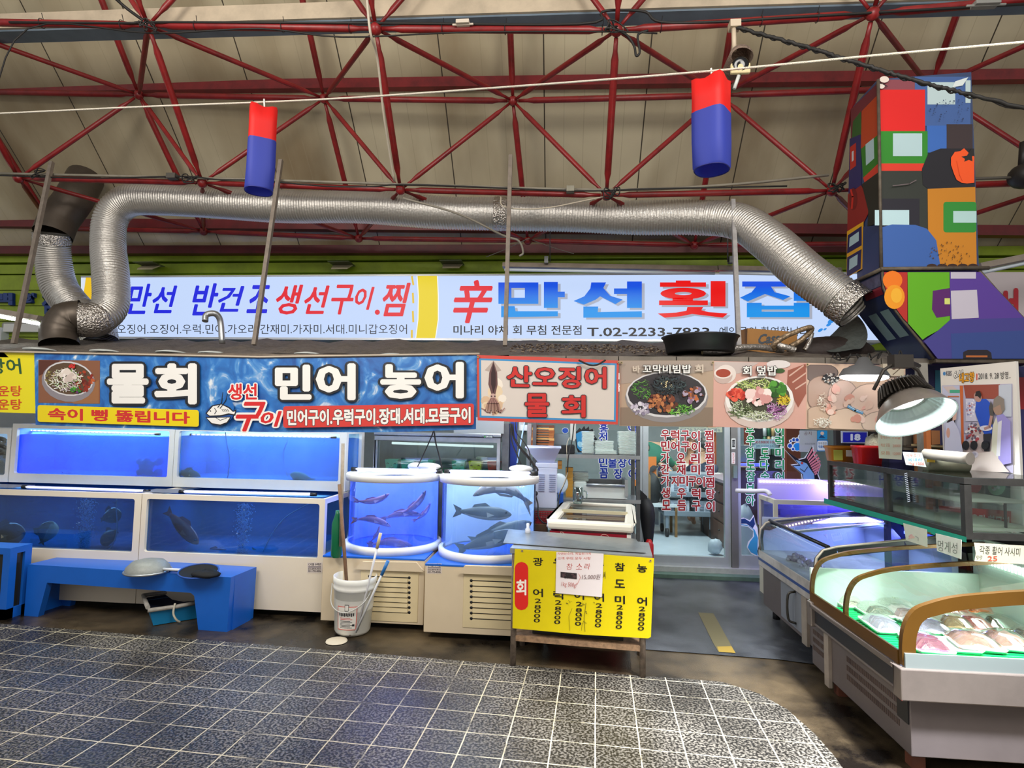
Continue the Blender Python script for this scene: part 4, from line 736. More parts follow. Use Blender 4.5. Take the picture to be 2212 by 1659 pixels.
def tank(label, x0, x1, y0, y1, z0, z1, win, side=None, wcol='2F62B8', tint='7FA6E4', dens=.5, level=.05, lit=8., nm='fish_tank', floor=None, frame=WHITE, lc=(.82, .93, 1), lin_='6C88A4'):
    """win = window in the front (x0, x1, z0, z1)"""
    t = E(nm, ((x0 + x1) / 2, (y0 + y1) / 2, z0), label, 'fish tank', 'white framed fish tanks'); wx0, wx1, wz0, wz1 = win; k = .028
    b = B(); b.box(x0, x1, y0, y0 + k, z0, wz0); b.box(x0, x1, y0, y0 + k, wz1, z1); b.box(x0, wx0, y0, y0 + k, wz0, wz1); b.box(wx1, x1, y0, y0 + k, wz0, wz1)
    r = .02
    for cx, cz, sx, sz in ((wx0, wz0, 1, 1), (wx1, wz0, -1, 1), (wx0, wz1, 1, -1), (wx1, wz1, -1, -1)):
        for q in range(3):
            a0, a1 = math.pi / 2 * q / 3, math.pi / 2 * (q + 1) / 3
            b.prism([(cx, y0, cz), (cx + sx * r * (1 - math.sin(a0)), y0, cz + sz * r * (1 - math.cos(a0))), (cx + sx * r * (1 - math.sin(a1)), y0, cz + sz * r * (1 - math.cos(a1)))], (0, k, 0))
    yb = y1
    b.box(x0, x1, yb - k, yb, z0, z1); b.box(x0, x0 + k, y0 + k, yb - k, z0, z1)
    if side:
        b.box(x1 - k, x1, y0 + k, yb - k, z0, wz0); b.box(x1 - k, x1, y0 + k, yb - k, wz1, z1); b.box(x1 - k, x1, y0 + k, y0 + side[0], wz0, wz1); b.box(x1 - k, x1, y0 + side[1], yb - k, wz0, wz1)
    else: b.box(x1 - k, x1, y0 + k, yb - k, z0, z1)
    b.box(x0 + k, x1 - k, y0 + k, yb - k, wz0 - .03, wz0 - .01); b.obj('frame', frame, t)
    b = B(); b.box(x0 + k, x1 - k, yb - k - .012, yb - k - .002, wz0, z1 - .02); b.box(x0 + k, x0 + k + .01, y0 + k, yb - k - .012, wz0, z1 - .02)
    if not side: b.box(x1 - k - .01, x1 - k, y0 + k, yb - k - .012, wz0, z1 - .02)
    b.box(x0 + k, x1 - k, y0 + k, yb - k, wz0 - .01, wz0); b.obj('blue_lining', M(lin_, .5), t)
    b = B(); b.box(x0 + k, x1 - k, y0 + k + .001, y0 + k + .009, wz0, z1 - .01)
    if side: b.box(x1 - k - .009, x1 - k - .001, y0 + k + .01, yb - k - .02, wz0, z1 - .01)
    b.obj('glass', glass(gl=.12), t)
    zl = wz1 - level; xr_ = x1 - k - .016
    b = B(); b.box(x0 + k + .014, xr_, y0 + k + .014, yb - k - .018, wz0 + .004, zl)
    b.obj('water', water(wcol, tint, dens), t)
    if lit: area('tank_light', ((x0 + x1) / 2, (y0 + y1) / 2, z1 - .01), ((x0 + x1) / 2, (y0 + y1) / 2, z0), (x1 - x0) * .8, lit, lc, .12)
    return t
def ledbar(p, q, label, r=.014, dots=30, fr=1., strength=7.):
    t = E('light_bar', p, label, 'lamp', 'LED light bars over the tanks'); b = B(); b.tube([p, q], r, 10); b.obj('tube', M('E9ECFF', .1, trans=.4), t)
    d = q - p; b = B()
    for i in range(dots):
        c = p + d * ((i + .5) / dots * .96 + .02) + Vector((0, -r * .6, r * .3)); s = min(r * .8, d.length / dots * .38); b.box(c.x - s * 1.2, c.x + s * 1.2, c.y - r, c.y - r * .2, c.z - s * .5, c.z + s * .5)
    b.obj('diodes', M('C6CCFF', emit=strength), t); u = d.normalized(); b = B(); b.tube([p - u * .03, p + u * .02], r * 1.15, 10); b.obj('end_cap', BLACK, t); b = B(); b.tube([q - u * .02, q + u * .03], r * 1.15, 10); b.obj('end_cap', BLACK, t); return t
YL, YU = 4.66, 5.12
zt = P(300, 1066, YL).z; zb0 = .055
xs0, xs1, xs2 = P(-190, 1100, YL).x, P(305, 1100, YL).x, P(702, 1100, YL).x
T1 = tank('lower left fish tank behind the blue bench, with snapper and a bubble column', xs0, xs1 - .003, YL, 5.54, zb0, zt, (P(-170, 1100, YL).x, P(290, 1100, YL).x, P(200, 1190, YL).z, P(200, 1075, YL).z), wcol='3A6496', tint='A8C8E8', dens=.33, level=-.01, lit=24, lin_='6C88A4', frame=M('E6DAC6', .45, noise=.05, scale=3))  # frame beige: warm light tint put into the white frame's colour
T2 = tank('lower right fish tank behind the blue bench, with a red fish and a bubble column', xs1 + .003, xs2, YL, 5.48, zb0, zt, (P(316, 1100, YL).x, P(690, 1100, YL).x, P(500, 1199, YL).z, P(500, 1083, YL).z), side=(.045, .7), wcol='3E6A9C', tint='A8C8E8', dens=.33, level=-.01, lit=24, lin_='6C88A4', frame=M('E6DAC6', .45, noise=.05, scale=3))  # same warm light tint held in the frame colour
zu0 = zt + .005; zu1 = P(300, 920, YU).z
xu0, xu1 = P(24, 970, YU).x, P(748, 970, YU).x
xm = P(376, 970, YU).x
T3 = tank('upper left fish tank glowing bright blue under the salad photo', xu0, xm - .002, YU, 5.60, zu0 + .003, zu1, (P(34, 970, YU).x, P(364, 970, YU).x, P(200, 1027, YU).z, P(200, 928, YU).z), wcol='62A0F0', tint='9CC4FF', dens=.40, level=.06, lit=22, lc=(.8, .98, 1), lin_='62A8F0')
T4 = tank('upper right fish tank with a grey fish, under the large white letters', xm + .002, xu1, YU, 5.60, zu0 + .003, zu1, (P(385, 970, YU).x, P(733, 970, YU).x, P(560, 1036, YU).z, P(560, 934, YU).z), side=(.05, .40), wcol='94B8E0', tint='A4CCFA', dens=.38, level=.045, lit=20, lc=(.88, 1, 1), lin_='9CBEDC')
T5 = tank('fish tank cut by the left edge, packed with dark eels', P(-300, 970, YU).x, P(21, 970, YU).x, YU, 5.60, zu0 + .003, P(10, 925, YU).z, (P(-290, 970, YU).x, P(14, 970, YU).x, P(0, 1026, YU).z, P(0, 937, YU).z), wcol='7A8CA0', tint='C8D4E0', dens=.22, level=.10, lit=8, lc=(.8, .85, 1))
for i in range(16):
    b = B(); y = 1020 - i * 4.6; x = R.uniform(-60, -10); b.tube(curve([P(x - 60, y + 8, 5.19), P(x, y - 4 + R.uniform(-4, 4), 5.17), P(x + 24, y - 6 + i * .3, 5.17), P(min(9, x + 52), y + 7, 5.19)], 5), [.006] * 4 + [.022] * 8 + [.016] * 3 + [.005], 8)
    b.obj('eel', M('2C2B26' if i % 2 else '4A463C', .3, noise=.4), label='dark eel in the heap inside the tank cut by the left edge', cat='eel', group='eels heaped in the far left tank')
# contents of the tanks
bubbles(181, 1078, 1186, 38, 4.75, 'column of air bubbles in the lower left tank'); bubbles(522, 1088, 1202, 32, 4.75, 'column of air bubbles in the lower right tank')
fish('brownish red snapper nosing the glass at the left edge of the lower left tank', 14, 1155, 4.77, .36, 10, '6A4A44', '8A7A70', .55)
fish('round silver-brown bream facing out in the lower left tank', 102, 1150, 4.77, .20, 70, '6A6458', 'A8A08C', .75, yaw=30)
fish('dark fish tail disappearing into the murk of the lower left tank', 236, 1160, 4.85, .26, -30, '2A3038', '3A4248', .5, yaw=160)
fish('dark round bream near the air hose of the lower left tank', 240, 1115, 4.92, .2, 20, '2C3440', '3A4450', .7)
fish('dim red fish slanting down in the lower right tank', 395, 1140, 4.77, .40, -42, '9A4038', 'A86A60', .3)
fish('olive flatfish lying on the floor of the lower left tank', 80, 1184, 4.87, .5, 0, '5A5E3C', '5A5E3C', .12, 1.4)
fish('olive flatfish lying on the floor of the lower right tank', 440, 1196, 4.92, .55, 0, '6E6E48', '5A5E3C', .1, 1.6)
fish('pale flatfish lying at the right end of the lower right tank', 610, 1200, 4.87, .5, 0, '8A8A5C', '6A6E4C', .12, 1.6)
fish('purple fish low behind the bench in the lower right tank', 465, 1193, 4.83, .24, 6, '4A3A7A', '5A4A8A', .3)
fish('pale grey grouper resting at the bottom of the upper right tank', 652, 1031, 5.20, .24, 168, '7A8A7C', '9AA894', .36)
fish('brown flatfish leaning in the left corner of the upper right tank', 408, 1024, 5.19, .22, -14, '6A6450', '7A745C', .42, yaw=10)
fish('dark flatfish on the floor of the upper left tank', 150, 1023, 5.22, .16, 0, '3A5A6A', '3A5A6A', .16, 1.4)
b = B()
for i in range(16): b.ball(P(R.uniform(300, 352), R.uniform(992, 1022), 5.25) , R.uniform(.015, .045), n=8, J=.2)
b.obj('octopus', M('4C5C98', .5, noise=.4, scale=30), label='bluish heap of octopus in the right corner of the upper left tank', cat='octopus')
for pts, Y, l in ((((252, 1078), (251, 1100), (253, 1130), (250, 1160), (240, 1182), (229, 1190)), 4.73, 'pale blue air hose curving down in the lower left tank'), (((487, 934), (491, 960), (496, 990), (494, 1020), (491, 1034)), 5.17, 'pale air hose hanging in the upper right tank'), (((622, 950), (613, 975), (614, 1000), (622, 1030)), 5.19, 'thin curved air hose by the grouper in the upper right tank'), (((668, 1088), (620, 1115), (590, 1150), (568, 1192)), 4.74, 'clear hose slanting down across the lower right tank')):
    b = B(); b.tube(curve([P(x, y, Y) for x, y in pts], 5), .005, 6); b.obj('air_hose', M('8CB8E8', .3), label=l, cat='hose')
ledbar(P(55, 1052, 4.78), P(316, 1061, 4.78), 'LED light bar lying over the lower left tank', strength=4, dots=44)
ledbar(P(395, 1062, 4.76), P(676, 1068, 4.76), 'brighter LED light bar lying over the lower right tank', strength=8, dots=40)
for p, q, l in ((P(60, 922, 5.29), P(340, 930, 5.29), 'LED bar inside the top of the upper left tank'), (P(410, 931, 5.29), P(720, 937, 5.29), 'LED bar inside the top of the upper right tank')): ledbar(p + Vector((0, 0, -.035)), q + Vector((0, 0, -.035)), l, .011, 30, strength=5)
for x0, x1, y, z, l in ((P(318, 1060, 4.84).x, P(400, 1060, 4.84).x, 4.84, zt, 'loose clear plastic sheet on the join of the two lower tanks'), (P(-40, 1050, 4.86).x, P(50, 1050, 4.86).x, 4.86, zt, 'grey plastic sheet over the left end of the lower left tank')):
    b = B(); b.box(x0, x1, y - .1, y + .12, z + .001, z + .006); b.obj('plastic_sheet', M('9CA4B8', .15, trans=.5), label=l, cat='sheet')
# maker's stickers
def sticker(px, py, Y, l):
    a = Art((0, Y - .001, 0), (0, -1, 0), step=.0004); a.rect(px - 16, py - 11, px + 16, py + 11, 'D8CCC4'); a.text('C서울 수족관', px - 14, py - 10, px + 14, py - 4, '2A2430', .02)
    a.rect(px - 14, py - 2.5, px + 14, py - .5, '6A606A'); a.text('010-8974-9015', px - 14, py + 1, px + 14, py + 4.5, '3A3038', .02); a.text('031-795-8506', px - 14, py + 5.5, px + 14, py + 9.5, '3A3038', .02)
    return a.obj('maker_sticker', label=l, cat='sticker')
sticker(680, 1226, YL, 'small printed phone sticker on the lower right tank base'); 
# cabinets with the two round tanks
YC = 4.36; zc = P(848, 1208, 4.45).z; zcb = .05
def louver_cab(YC, x0, x1, l, px, gx0, gx1, gy0, gy1, n, pan, hood):
    t = E('louvred_cabinet', ((x0 + x1) / 2, YC + .4, zcb), l, 'cabinet', 'cream louvred cabinets under the round tanks'); b = B()
    b.box(x0, x1, YC, YC + .82, zcb, zc - .012); b.obj('body', CREAM, t, bev=.004); b = B(); b.box(x0, x1, YC - .004, YC + .82, zc - .012, zc); b.obj('blue_top', BLUEP, t)
    q = [P(x, y, YC).x for x, y in ((pan[0], pan[1]), (pan[2], pan[1]))]; z0_, z1_ = P(pan[0], pan[3], YC).z, P(pan[0], pan[1], YC).z
    b = B(); b.box(q[0], q[1], YC - .006, YC, z0_, z1_); b.obj('vent_panel', M('E0CFA6', .45, noise=.06), t, bev=.003)
    b = B(); h = [P(x, y, YC - .006) for x, y in hood]; b.prism(h, (0, -.03, 0)); b.obj('pull_rail', CREAM, t, bev=.006)
    b = B()
    for i in range(n):
        y = gy0 + (gy1 - gy0) * i / (n - 1); p, r_ = P(gx0, y, YC - .0065), P(gx1, y + 3, YC - .0065); p.y = r_.y = YC - .0068
        d = .0035; b.box(p.x, r_.x, p.y, YC - .006, p.z - d, p.z + d, 1); b.lathe(p, [(.001, .0006), (.011, .0006), (.011, 0)], 12, 1, ax=(0, -1, 0)); b.lathe(r_, [(.001, .0006), (.011, .0006), (.011, 0)], 12, 1, ax=(0, -1, 0))
        if i < n - 1: b.prism([p + Vector((.012, 0, -.006)), Vector((r_.x - .012, p.y, p.z - .006)), Vector((r_.x - .012, p.y, p.z - .034)), p + Vector((.012, 0, -.034))], (0, -.008, 0))
    b.obj('louvres', [M('EAD9AE', .4), BLACK], t); return t
xc = [P(695, 1270, YC).x, P(917, 1270, YC).x, -.11]
louver_cab(4.49, P(695, 1270, 4.49).x, P(916, 1270, 4.49).x, 'cream louvred cabinet behind the white bucket', 0, 798, 884, 1245, 1320, 8, (780, 1232, 905, 1339), ((785, 1213), (900, 1215), (914, 1232), (770, 1226)))
louver_cab(4.35, xc[1] + .003, xc[2], 'cream louvred cabinet partly behind the yellow sign table', 0, 1018, 1140, 1254, 1336, 8, (1002, 1236, 1150, 1355), ((1006, 1222), (1150, 1226), (1160, 1242), (995, 1235)))
sticker(938, 1228, 4.35, 'small printed phone sticker on the cabinet beside the table')
def round_tank(cx, r, l, wc, tn, dn, lit, YC, bk, lc):
    c = Vector((cx, YC + .06 + r, zc)); z1 = P(848, 1030, YC + .04).z; t = E('round_tank', c, l, 'fish tank', 'round fish tanks on the cream cabinets')
    b = B(); b.lathe(c, [(r - .01, 0), (r + .022, 0), (r + .022, .055), (r + .002, .06), (r - .012, .06)], 48); b.obj('bottom_ring', WHITE, t)
    b = B(); b.lathe((c.x, c.y, z1), [(r - .03, -.05), (r + .022, -.055), (r + .026, -.01), (r + .02, 0), (r - .05, 0), (r - .055, -.01)], 48); b.obj('top_ring', WHITE, t)
    b = B(); b.lathe(c, [(r, .06), (r, z1 - zc - .05)], 48); b.obj('glass', glass('F0F6FF', .12), t)
    b = B(); b.lathe(c, [(.01, .02), (r - .008, .02)], 48); b.obj('blue_floor', M('2C78E8', .5), t)
    b = B(); b.lathe(c, [(.01, .03), (r - .012, .03), (r - .012, z1 - zc - .06), (.01, z1 - zc - .06)], 48); b.obj('water', water(wc, tn, dn), t)
    area('tank_light', (c.x, c.y, z1 + .02), c, r * 1.5, lit, lc); b = B(); b.lathe(c, [(r - .015, .03), (r - .015, z1 - zc - .06)], 48); b.f = [f for f in b.f if sum(b.v[k].y for k in f) / 4 > c.y + .05]; b.m = b.m[:len(b.f)]; b.sm = b.sm[:len(b.f)]; b.obj('blue_backing', M(bk, .5), t); return c, z1
c1, zr1 = round_tank(P(850, 1100, 4.9).x, .385, 'left round fish tank with slender brown fish in blue water', '7C9CF0', 'D0DCFF', .30, 15, 4.48, '7C94E8', (.7, .8, 1))
c2, zr2 = round_tank(P(1056, 1100, 4.8).x, .385, 'right round fish tank with big grey mullet in milky water', '94B0D0', 'DCE8F6', .30, 13, 4.36, 'A8B8C8', (.95, .97, 1))
for a_ in ((805, 1080, 4.72, .30, 12, 'upper left brown fish arching in the left round tank'), (805, 1125, 4.66, .32, -8, 'lowest-nosed brown fish with a white snout in the left round tank'), (868, 1112, 4.76, .34, 8, 'long brown fish lying level across the left round tank'), (895, 1090, 4.74, .30, 42, 'brown fish slanting up at the right of the left round tank'), (915, 1108, 5.00, .22, 48, 'brown fish against the right side of the left round tank'), (848, 1175, 4.70, .40, -2, 'largest brown fish along the floor of the left round tank'), (812, 1155, 4.80, .16, 60, 'small brown fish nosing up near the bottom of the left round tank')):
    fish(a_[5], a_[0], a_[1], a_[2], a_[3], a_[4], 'A86848', 'C8A08C', .17, .8, bend=.12 if a_[4] > 10 else -.1, tail=.14, group='brown fish in the left round tank')
for x, y, Y, L_, an, l in ((1045, 1108, 4.55, .44, -2, 'grey mullet swimming level in the right round tank'), (1085, 1150, 4.68, .50, 20, 'grey mullet rising behind the lowest one in the right round tank'), (1058, 1168, 4.54, .50, 17, 'lowest grey mullet angled up in the right round tank')):
    fish(l, x, y, Y, L_, an, '6E746C', 'CCC8B4', .25, .55, group='grey mullet in the right round tank')
fish('pale mullet pressed at the surface of the right round tank', 1085, 1060, 4.66, .46, 172, '8A8078', 'C0B4A8', .24, .5, bend=.25, group='grey mullet in the right round tank')
ledbar(Vector((c1.x - .33, c1.y - .08, zr1 + .025)), Vector((c1.x + .40, c1.y - .10, zr1 + .025)), 'LED light bar across the top of the left round tank', .016, 34, strength=5)
ledbar(Vector((c2.x - .33, c2.y - .10, zr2 + .028)), Vector((c2.x + .36, c2.y - .12, zr2 + .028)), 'LED light bar across the top of the right round tank', .016, 34, strength=5)
for x, y, sx, l in ((897, 1008, .07, 'round white air pump standing on the rim between the round tanks'), (924, 1013, .12, 'flat white cover lying between the tops of the round tanks'), (1125, 1012, .11, 'flat white cover at the far right of the right round tank')):
    p = P(x, y + 4, 5.22); b = B(); b.ball(Vector((p.x, p.y, zr1 + .035)), sx, .07, .035, 16); b.obj('white_cover', WHITE, label=l, cat='cover')
cable('cable', [P(937, 930, 4.6), P(930, 948, 4.62), P(912, 988, 4.68), P(902, 1008, 4.72)], .005, CABLE, 'left strand of the thin black cables dropping to the round tanks', 'cable')
cable('cable', [P(938, 930, 4.6), P(941, 955, 4.62), P(950, 990, 4.68), P(956, 1016, 4.72)], .006, CABLE, 'right strand of the thin black cables dropping to the round tanks', 'cable')
# green bottle squeezed beside the round tank
b = B(); p = P(727, 1185, 4.44); p.z = zc; b.lathe(p, [(.03, 0), (.042, .02), (.042, .26), (.02, .33), (.018, .36), (.001, .36)], 16); b.obj('green_bottle', M('0C6A44', .3), label='dark green bottle wedged between square and round tanks', cat='bottle')
# white sheet post behind pole
b = B(); b.tube([P(741, 958, 4.42), P(736, 1180, 4.40)], .014, 8); b.obj('wooden_stick', M('9A8C7A', .7, noise=.3, scale=20), label='pale weathered stick leaning between the upper tank and the round tank', cat='stick')
# ================================================================ BENCH, NETS, BASKET, BUCKET
FL = [PZ(*p) for p in ((52, 1330), (497, 1362), (553, 1335), (140, 1305))]
hz = .405
p0, p1 = PZ(52, 1330), PZ(485, 1365); d = (p1 - p0); d.z = 0; L_ = d.length; d.normalize(); nrm = Vector((-d.y, d.x, 0)); dp = .33
def TT(u, v, z): return p0 + d * u + nrm * v + Vector((0, 0, z))
t = E('bench', TT(L_ / 2, dp / 2, 0), 'low glossy blue bench with splayed panel legs in front of the lower tanks', 'bench')
b = B(); o = [(0, 0), (.13, 0), (.19, .27), (L_ - .30, .27), (L_ - .27, .25), (L_ - .22, 0), (L_ + .02, 0), (L_ + .03, hz), (0.0, hz)]
b.prism([TT(u, 0, z) for u, z in o], nrm * .05); b.obj('front_frame', BLUEP, t); b = B(); b.prism([TT(u, dp - .05, z) for u, z in o], nrm * .05); b.obj('rear_frame', BLUEP, t)
b = B(); b.prism([TT(0, .05, hz - .03), TT(L_ + .03, .05, hz - .03), TT(L_ + .03, dp - .05, hz - .03), TT(0, dp - .05, hz - .03)], (0, 0, .03)); b.obj('top', BLUEP, t)
for u, n_ in ((0, 0), (L_ - .02, 1)): b = B(); b.prism([TT(u, .05, 0), TT(u + .05, .05, 0), TT(u + .05, dp - .05, 0), TT(u, dp - .05, 0)], (0, 0, hz - .03)); b.obj('leg', BLUEP, t)
def onbench(px, py): return PZ(px, py, hz)
c = onbench(319, 1236) ; c.z = hz
t = E('landing_net', c, 'round landing net of pale mesh lying upside down on the blue bench', 'net')
b = B(); b.lathe(c, [(.155, .012), (.15, .045), (.11, .085), (.05, .10), (.001, .103)], 32); b.obj('mesh_dome', M('A8ACA8', .5, .2, trans=.25, noise=.15, scale=60), t); b = B(); b.tube([c + Vector((.158 * math.cos(q), .158 * math.sin(q), .012)) for q in [2 * math.pi * i / 32 for i in range(33)]], .009, 8); b.obj('hoop', STEEL, t)
b = B(); b.tube([c + Vector((.15, .02, .02)), c + Vector((.30, .015, .02))], .012, 8); b.obj('handle', BLACK, t)
c = onbench(428, 1245); c.z = hz; t = E('hand_net', c, 'black hand net with a blue-rimmed hoop lying on the blue bench', 'net')
b = B(); b.tube([c + Vector((.15 * math.cos(q), .10 * math.sin(q), .04 - .03 * math.sin(q) * -1)) for q in [2 * math.pi * i / 30 for i in range(31)]], .006, 8); b.obj('hoop', M('1A4AA0', .4), t)
b = B(); b.ball(c + Vector((.08, -.03, .03)), .11, .08, .03, 16, 0, .12); b.grid([[c + Vector((.15 * k * math.cos(q), .10 * k * math.sin(q), .04 + .03 * math.sin(q) * k - .03 * (1 - k))) for q in [2 * math.pi * i / 20 for i in range(21)]] for k in (1, .7, .4, .1)]); b.obj('netting', M('14161C', .7, trans=.3), t); b = B(); b.tube([c + Vector((-.15, .01, .04)), c + Vector((-.32, .03, .035))], .010, 8); b.obj('handle', M('D8DCE4', .4), t)
# blue basket with framed net under the bench
c = PZ(370, 1335) + Vector((0, .02, 0)); t = E('basket', c, 'light blue plastic tub holding a pipe-framed net under the bench', 'tub'); s = .15
rt = math.radians(42); 
def TQ(x, y, z): return c + Vector((x * math.cos(rt) - y * math.sin(rt), x * math.sin(rt) + y * math.cos(rt), z))
b = B(); lo = [TQ(x, y, .005) for x, y in ((-s, -s), (s, -s), (s, s), (-s, s))]; hi = [TQ(x * 1.2, y * 1.2, .12) for x, y in ((-s, -s), (s, -s), (s, s), (-s, s))]; ii = [TQ(x * 1.14, y * 1.14, .12) for x, y in ((-s, -s), (s, -s), (s, s), (-s, s))]; b.grid([lo, hi, ii, [p + Vector((0, 0, .01)) for p in lo]], 0, False, True, True); b.obj('tub_body', M('1E8AC4', .35), t)
b = B(); b.tube([TQ(x * 1.32, y * 1.32, .138 + .003 * i) for i, (x, y) in enumerate(((-s, -s), (0, -s * 1.1), (s, -s), (s * 1.05, 0), (s, s), (0, s), (-s, s), (-s, 0), (-s, -s)))], .016, 10); b.obj('pipe_frame', M('A8A49C', .4, noise=.3, scale=20), t)
b = B(); b.grid([[TQ(x * k, y * k, z) for x, y in ((-s, -s), (s, -s), (s, s), (-s, s))] for k, z in ((1.28, .138), (1.0, .10), (.3, .08))], 0, True, True); b.obj('netting', M('16203C', .7), t)
b = B(); b.tube(curve([TQ(-.02, -s * 1.5, .17), TQ(-.03, -s * 1.55, .10), TQ(-.01, -s * 1.6, .05), TQ(.02, -s * 1.5, .02)], 5), .008, 6); b.obj('rag_tie', M('C8C4B4', .8), t)
# blue framed tank cut by the left edge
b = B(); x1 = P(22, 1200, 4.3).x; x0 = x1 - .5; z1 = P(10, 1184, 4.3).z
t = E('low_tank', ((x0 + x1) / 2, 4.5, 0), 'low blue framed tank cut by the left edge beside the bench', 'fish tank')
for xx in (x0, x1 - .06):
    for yy in (4.3, 4.43): b.box(xx, xx + .06, yy, yy + .06, .0, z1 - .05)
b.box(x0, x1, 4.3, 4.49, z1 - .05, z1); b.box(x0, x1, 4.3, 4.49, 0, .08); b.obj('frame', BLUEP, t); b = B(); b.box(x0 + .02, x1 - .02, 4.32, 4.47, .08, z1 - .05); b.obj('dark_pane', M('2A2A24', .15), t)
# white bucket with sticks
c = PZ(750, 1376) ; c.z = .0; r0, r1, h = .133, .158, .43; tl = Vector((.03, -.02, 1)).normalized()
c = c + Vector((0, .105, 0)); t = E('bucket', c, 'dirty white plastic bucket holding sticks in front of the louvred cabinet', 'bucket')
b = B(); b.lathe(c, [(.001, .012), (r0 - .01, .012), (r0, .03), (r1 - .006, h * .78), (r1 + .002, h * .79), (r1 + .002, h * .84), (r1 - .004, h * .85), (r1 + .004, h * .9), (r1 + .006, h), (r1 - .004, h), (r1 - .012, h * .5), (r0 - .01, .03), (.001, .025)], 40, ax=tl); b.obj('body', M('F2F1EA', .4, noise=.10, scale=5, trans=.2), t)
b = B(); b.tube(curve([c + Vector((-r1 - .006, -.02, h * .84)), c + Vector((-.12, -r1 * .8, h * .55)), c + Vector((0, -r1 * 1.12, h * .46)), c + Vector((.12, -r1 * .8, h * .6)), c + Vector((r1 + .006, -.02, h * .84))], 8), .004, 6); b.obj('handle', M('C8C8C4', .4), t)
# printed label follows the bucket's curve
b = B(); cols = []; mt = [M(x, .5) for x in ('D86A60', 'E2DFD8', '2A2A30', 'C83A34')]
def wrap(u0, u1, v0, v1, m, k):
    n = 6; rows = []
    for v in (v0, v1):
        row = []
        for i in range(n + 1):
            u = u0 + (u1 - u0) * i / n; q = -math.pi / 2 + u; rr = r0 + (r1 - r0) * (v / h) / .8 + .0015 + k * .0006; row.append(c + Vector((rr * math.cos(q), rr * math.sin(q), v)) + tl * 0 + Vector((tl.x * v, tl.y * v, 0)))
        rows.append(row)
    b.grid(rows, m, True)
wrap(-.52, .52, .06, .235, 0, 0); wrap(-.48, .48, .066, .229, 1, 1); wrap(-.10, .10, .20, .25, 2, 2); wrap(-.08, .08, .205, .245, 1, 3)
for i in range(9): wrap(-.40 + i * .09, -.345 + i * .09, .165 - .004 * (i % 2), .187, 2, 2)
for i, z in enumerate((.150, .140, .128, .118, .108, .098, .088, .078)): wrap(-.34, .30 if i % 2 else .2, z - .0025, z + .0012, 3 if i < 2 else 2, 2)
wrap(.3, .42, .09, .105, 2, 3); b.obj('printed_label', mt, t)
def stick(x0, y0, x1, y1, ya, yb, r, m, l, tip=None):
    p, q = P(x0, y0, ya), P(x1, y1, yb); b = B(); t = E('stick', p, l, 'stick'); b.tube([p, q], r, 8); b.obj('shaft', m, t)
    if tip: b = B(); e = p.lerp(q, tip[1]); b.tube([e, q + (q - p).normalized() * .002], r * 1.5, 8); b.obj('grip', tip[0], t)
stick(757, 1372, 733, 1046, 4.30, 4.40, .014, M('7A5A40', .7, noise=.4, scale=20), 'dark wooden stick standing in the white bucket')
stick(772, 1360, 822, 1152, 4.30, 4.34, .0085, M('D8D8DC', .35), 'white pole with a cream end in the bucket', (M('C8B894', .5), .84))
stick(768, 1366, 838, 1212, 4.26, 4.30, .0085, M('D4D6DA', .35), 'white pole with a blue grip in the bucket', (M('2470B8', .4), .80))
b = B(); b.lathe(PZ(727, 1386), [(.001, .006), (.06, .006), (.075, .010), (.078, .003)], 16); b.obj('paper_scrap', M('D8CDB8', .7), label='crushed white scrap trapped under the bucket', cat='litter')
# ================================================================ YELLOW SIGN TABLE
pL, pR = PZ(1108, 1440), PZ(1388, 1466); pL.z = pR.z = 0; d = (pR - pL); L_ = d.length; d.normalize(); nrm = Vector((-d.y, d.x, 0)); p0 = pL.copy(); hz = .775; dp = .42
t = E('steel_table', TT(L_ / 2, dp / 2, 0), 'rusty-legged steel table behind the yellow price sheet', 'table')
b = B(); b.prism([TT(-.03, -.02, hz - .035), TT(L_ + .06, -.02, hz - .035), TT(L_ + .06, dp, hz - .035), TT(-.03, dp, hz - .035)], (0, 0, .035)); b.obj('tabletop', M('B4B8BA', .35, .7, noise=.25, scale=10), t)
for u, v in ((0, 0), (L_, 0), (0, dp - .03), (L_, dp - .03)): b = B(); b.tube([TT(u, v, .0), TT(u, v, hz - .04)], .020, 10); b.obj('leg', RUST, t)
b = B(); b.prism([TT(0, -.01, .17), TT(L_, -.01, .17), TT(L_, dp, .17), TT(0, dp, .17)], (0, 0, .035)); b.obj('lower_shelf', M('9A7A5C', .7, .1, noise=.6, scale=26), t)
b = B(); q = [P(1084, 1158, 4.15), P(1395, 1176, 4.15), P(1412, 1200, 3.85), P(1100, 1172, 3.85)]
zz = hz + .004; b.prism([TT(-.10, .10, zz), TT(L_ + .02, .03, zz + .002), TT(L_ - .03, dp + .01, zz + .012), TT(-.13, dp + .04, zz + .030)], (0, 0, .004)); b.obj('steel_sheet', M('A8ACAE', .28, .8, noise=.25, scale=8), label='bent loose steel sheet lying on the table top', cat='sheet')
b = B(); b.prism([TT(.12, .05, .206), TT(L_ - .12, .05, .206), TT(L_ - .12, dp - .05, .206), TT(.12, dp - .05, .206)], (0, 0, .10)); t2 = b.obj('black_tray', M('1C1C20', .5), label='stack of black plastic trays on the rusty lower shelf', cat='tray')
b = B(); b.prism([TT(.17, .04, .31), TT(L_ - .22, .04, .31), TT(L_ - .22, dp - .1, .31), TT(.17, dp - .1, .31)], (0, 0, .03)); b.obj('folded_cloth', M('8EA494', .8, noise=.2, bump=.5), label='pale green folded cloth on the black trays', cat='cloth')
no = -nrm; po = TT(0, -.032, 0)
def sgn(px, py): return PN(px, py, po, no)
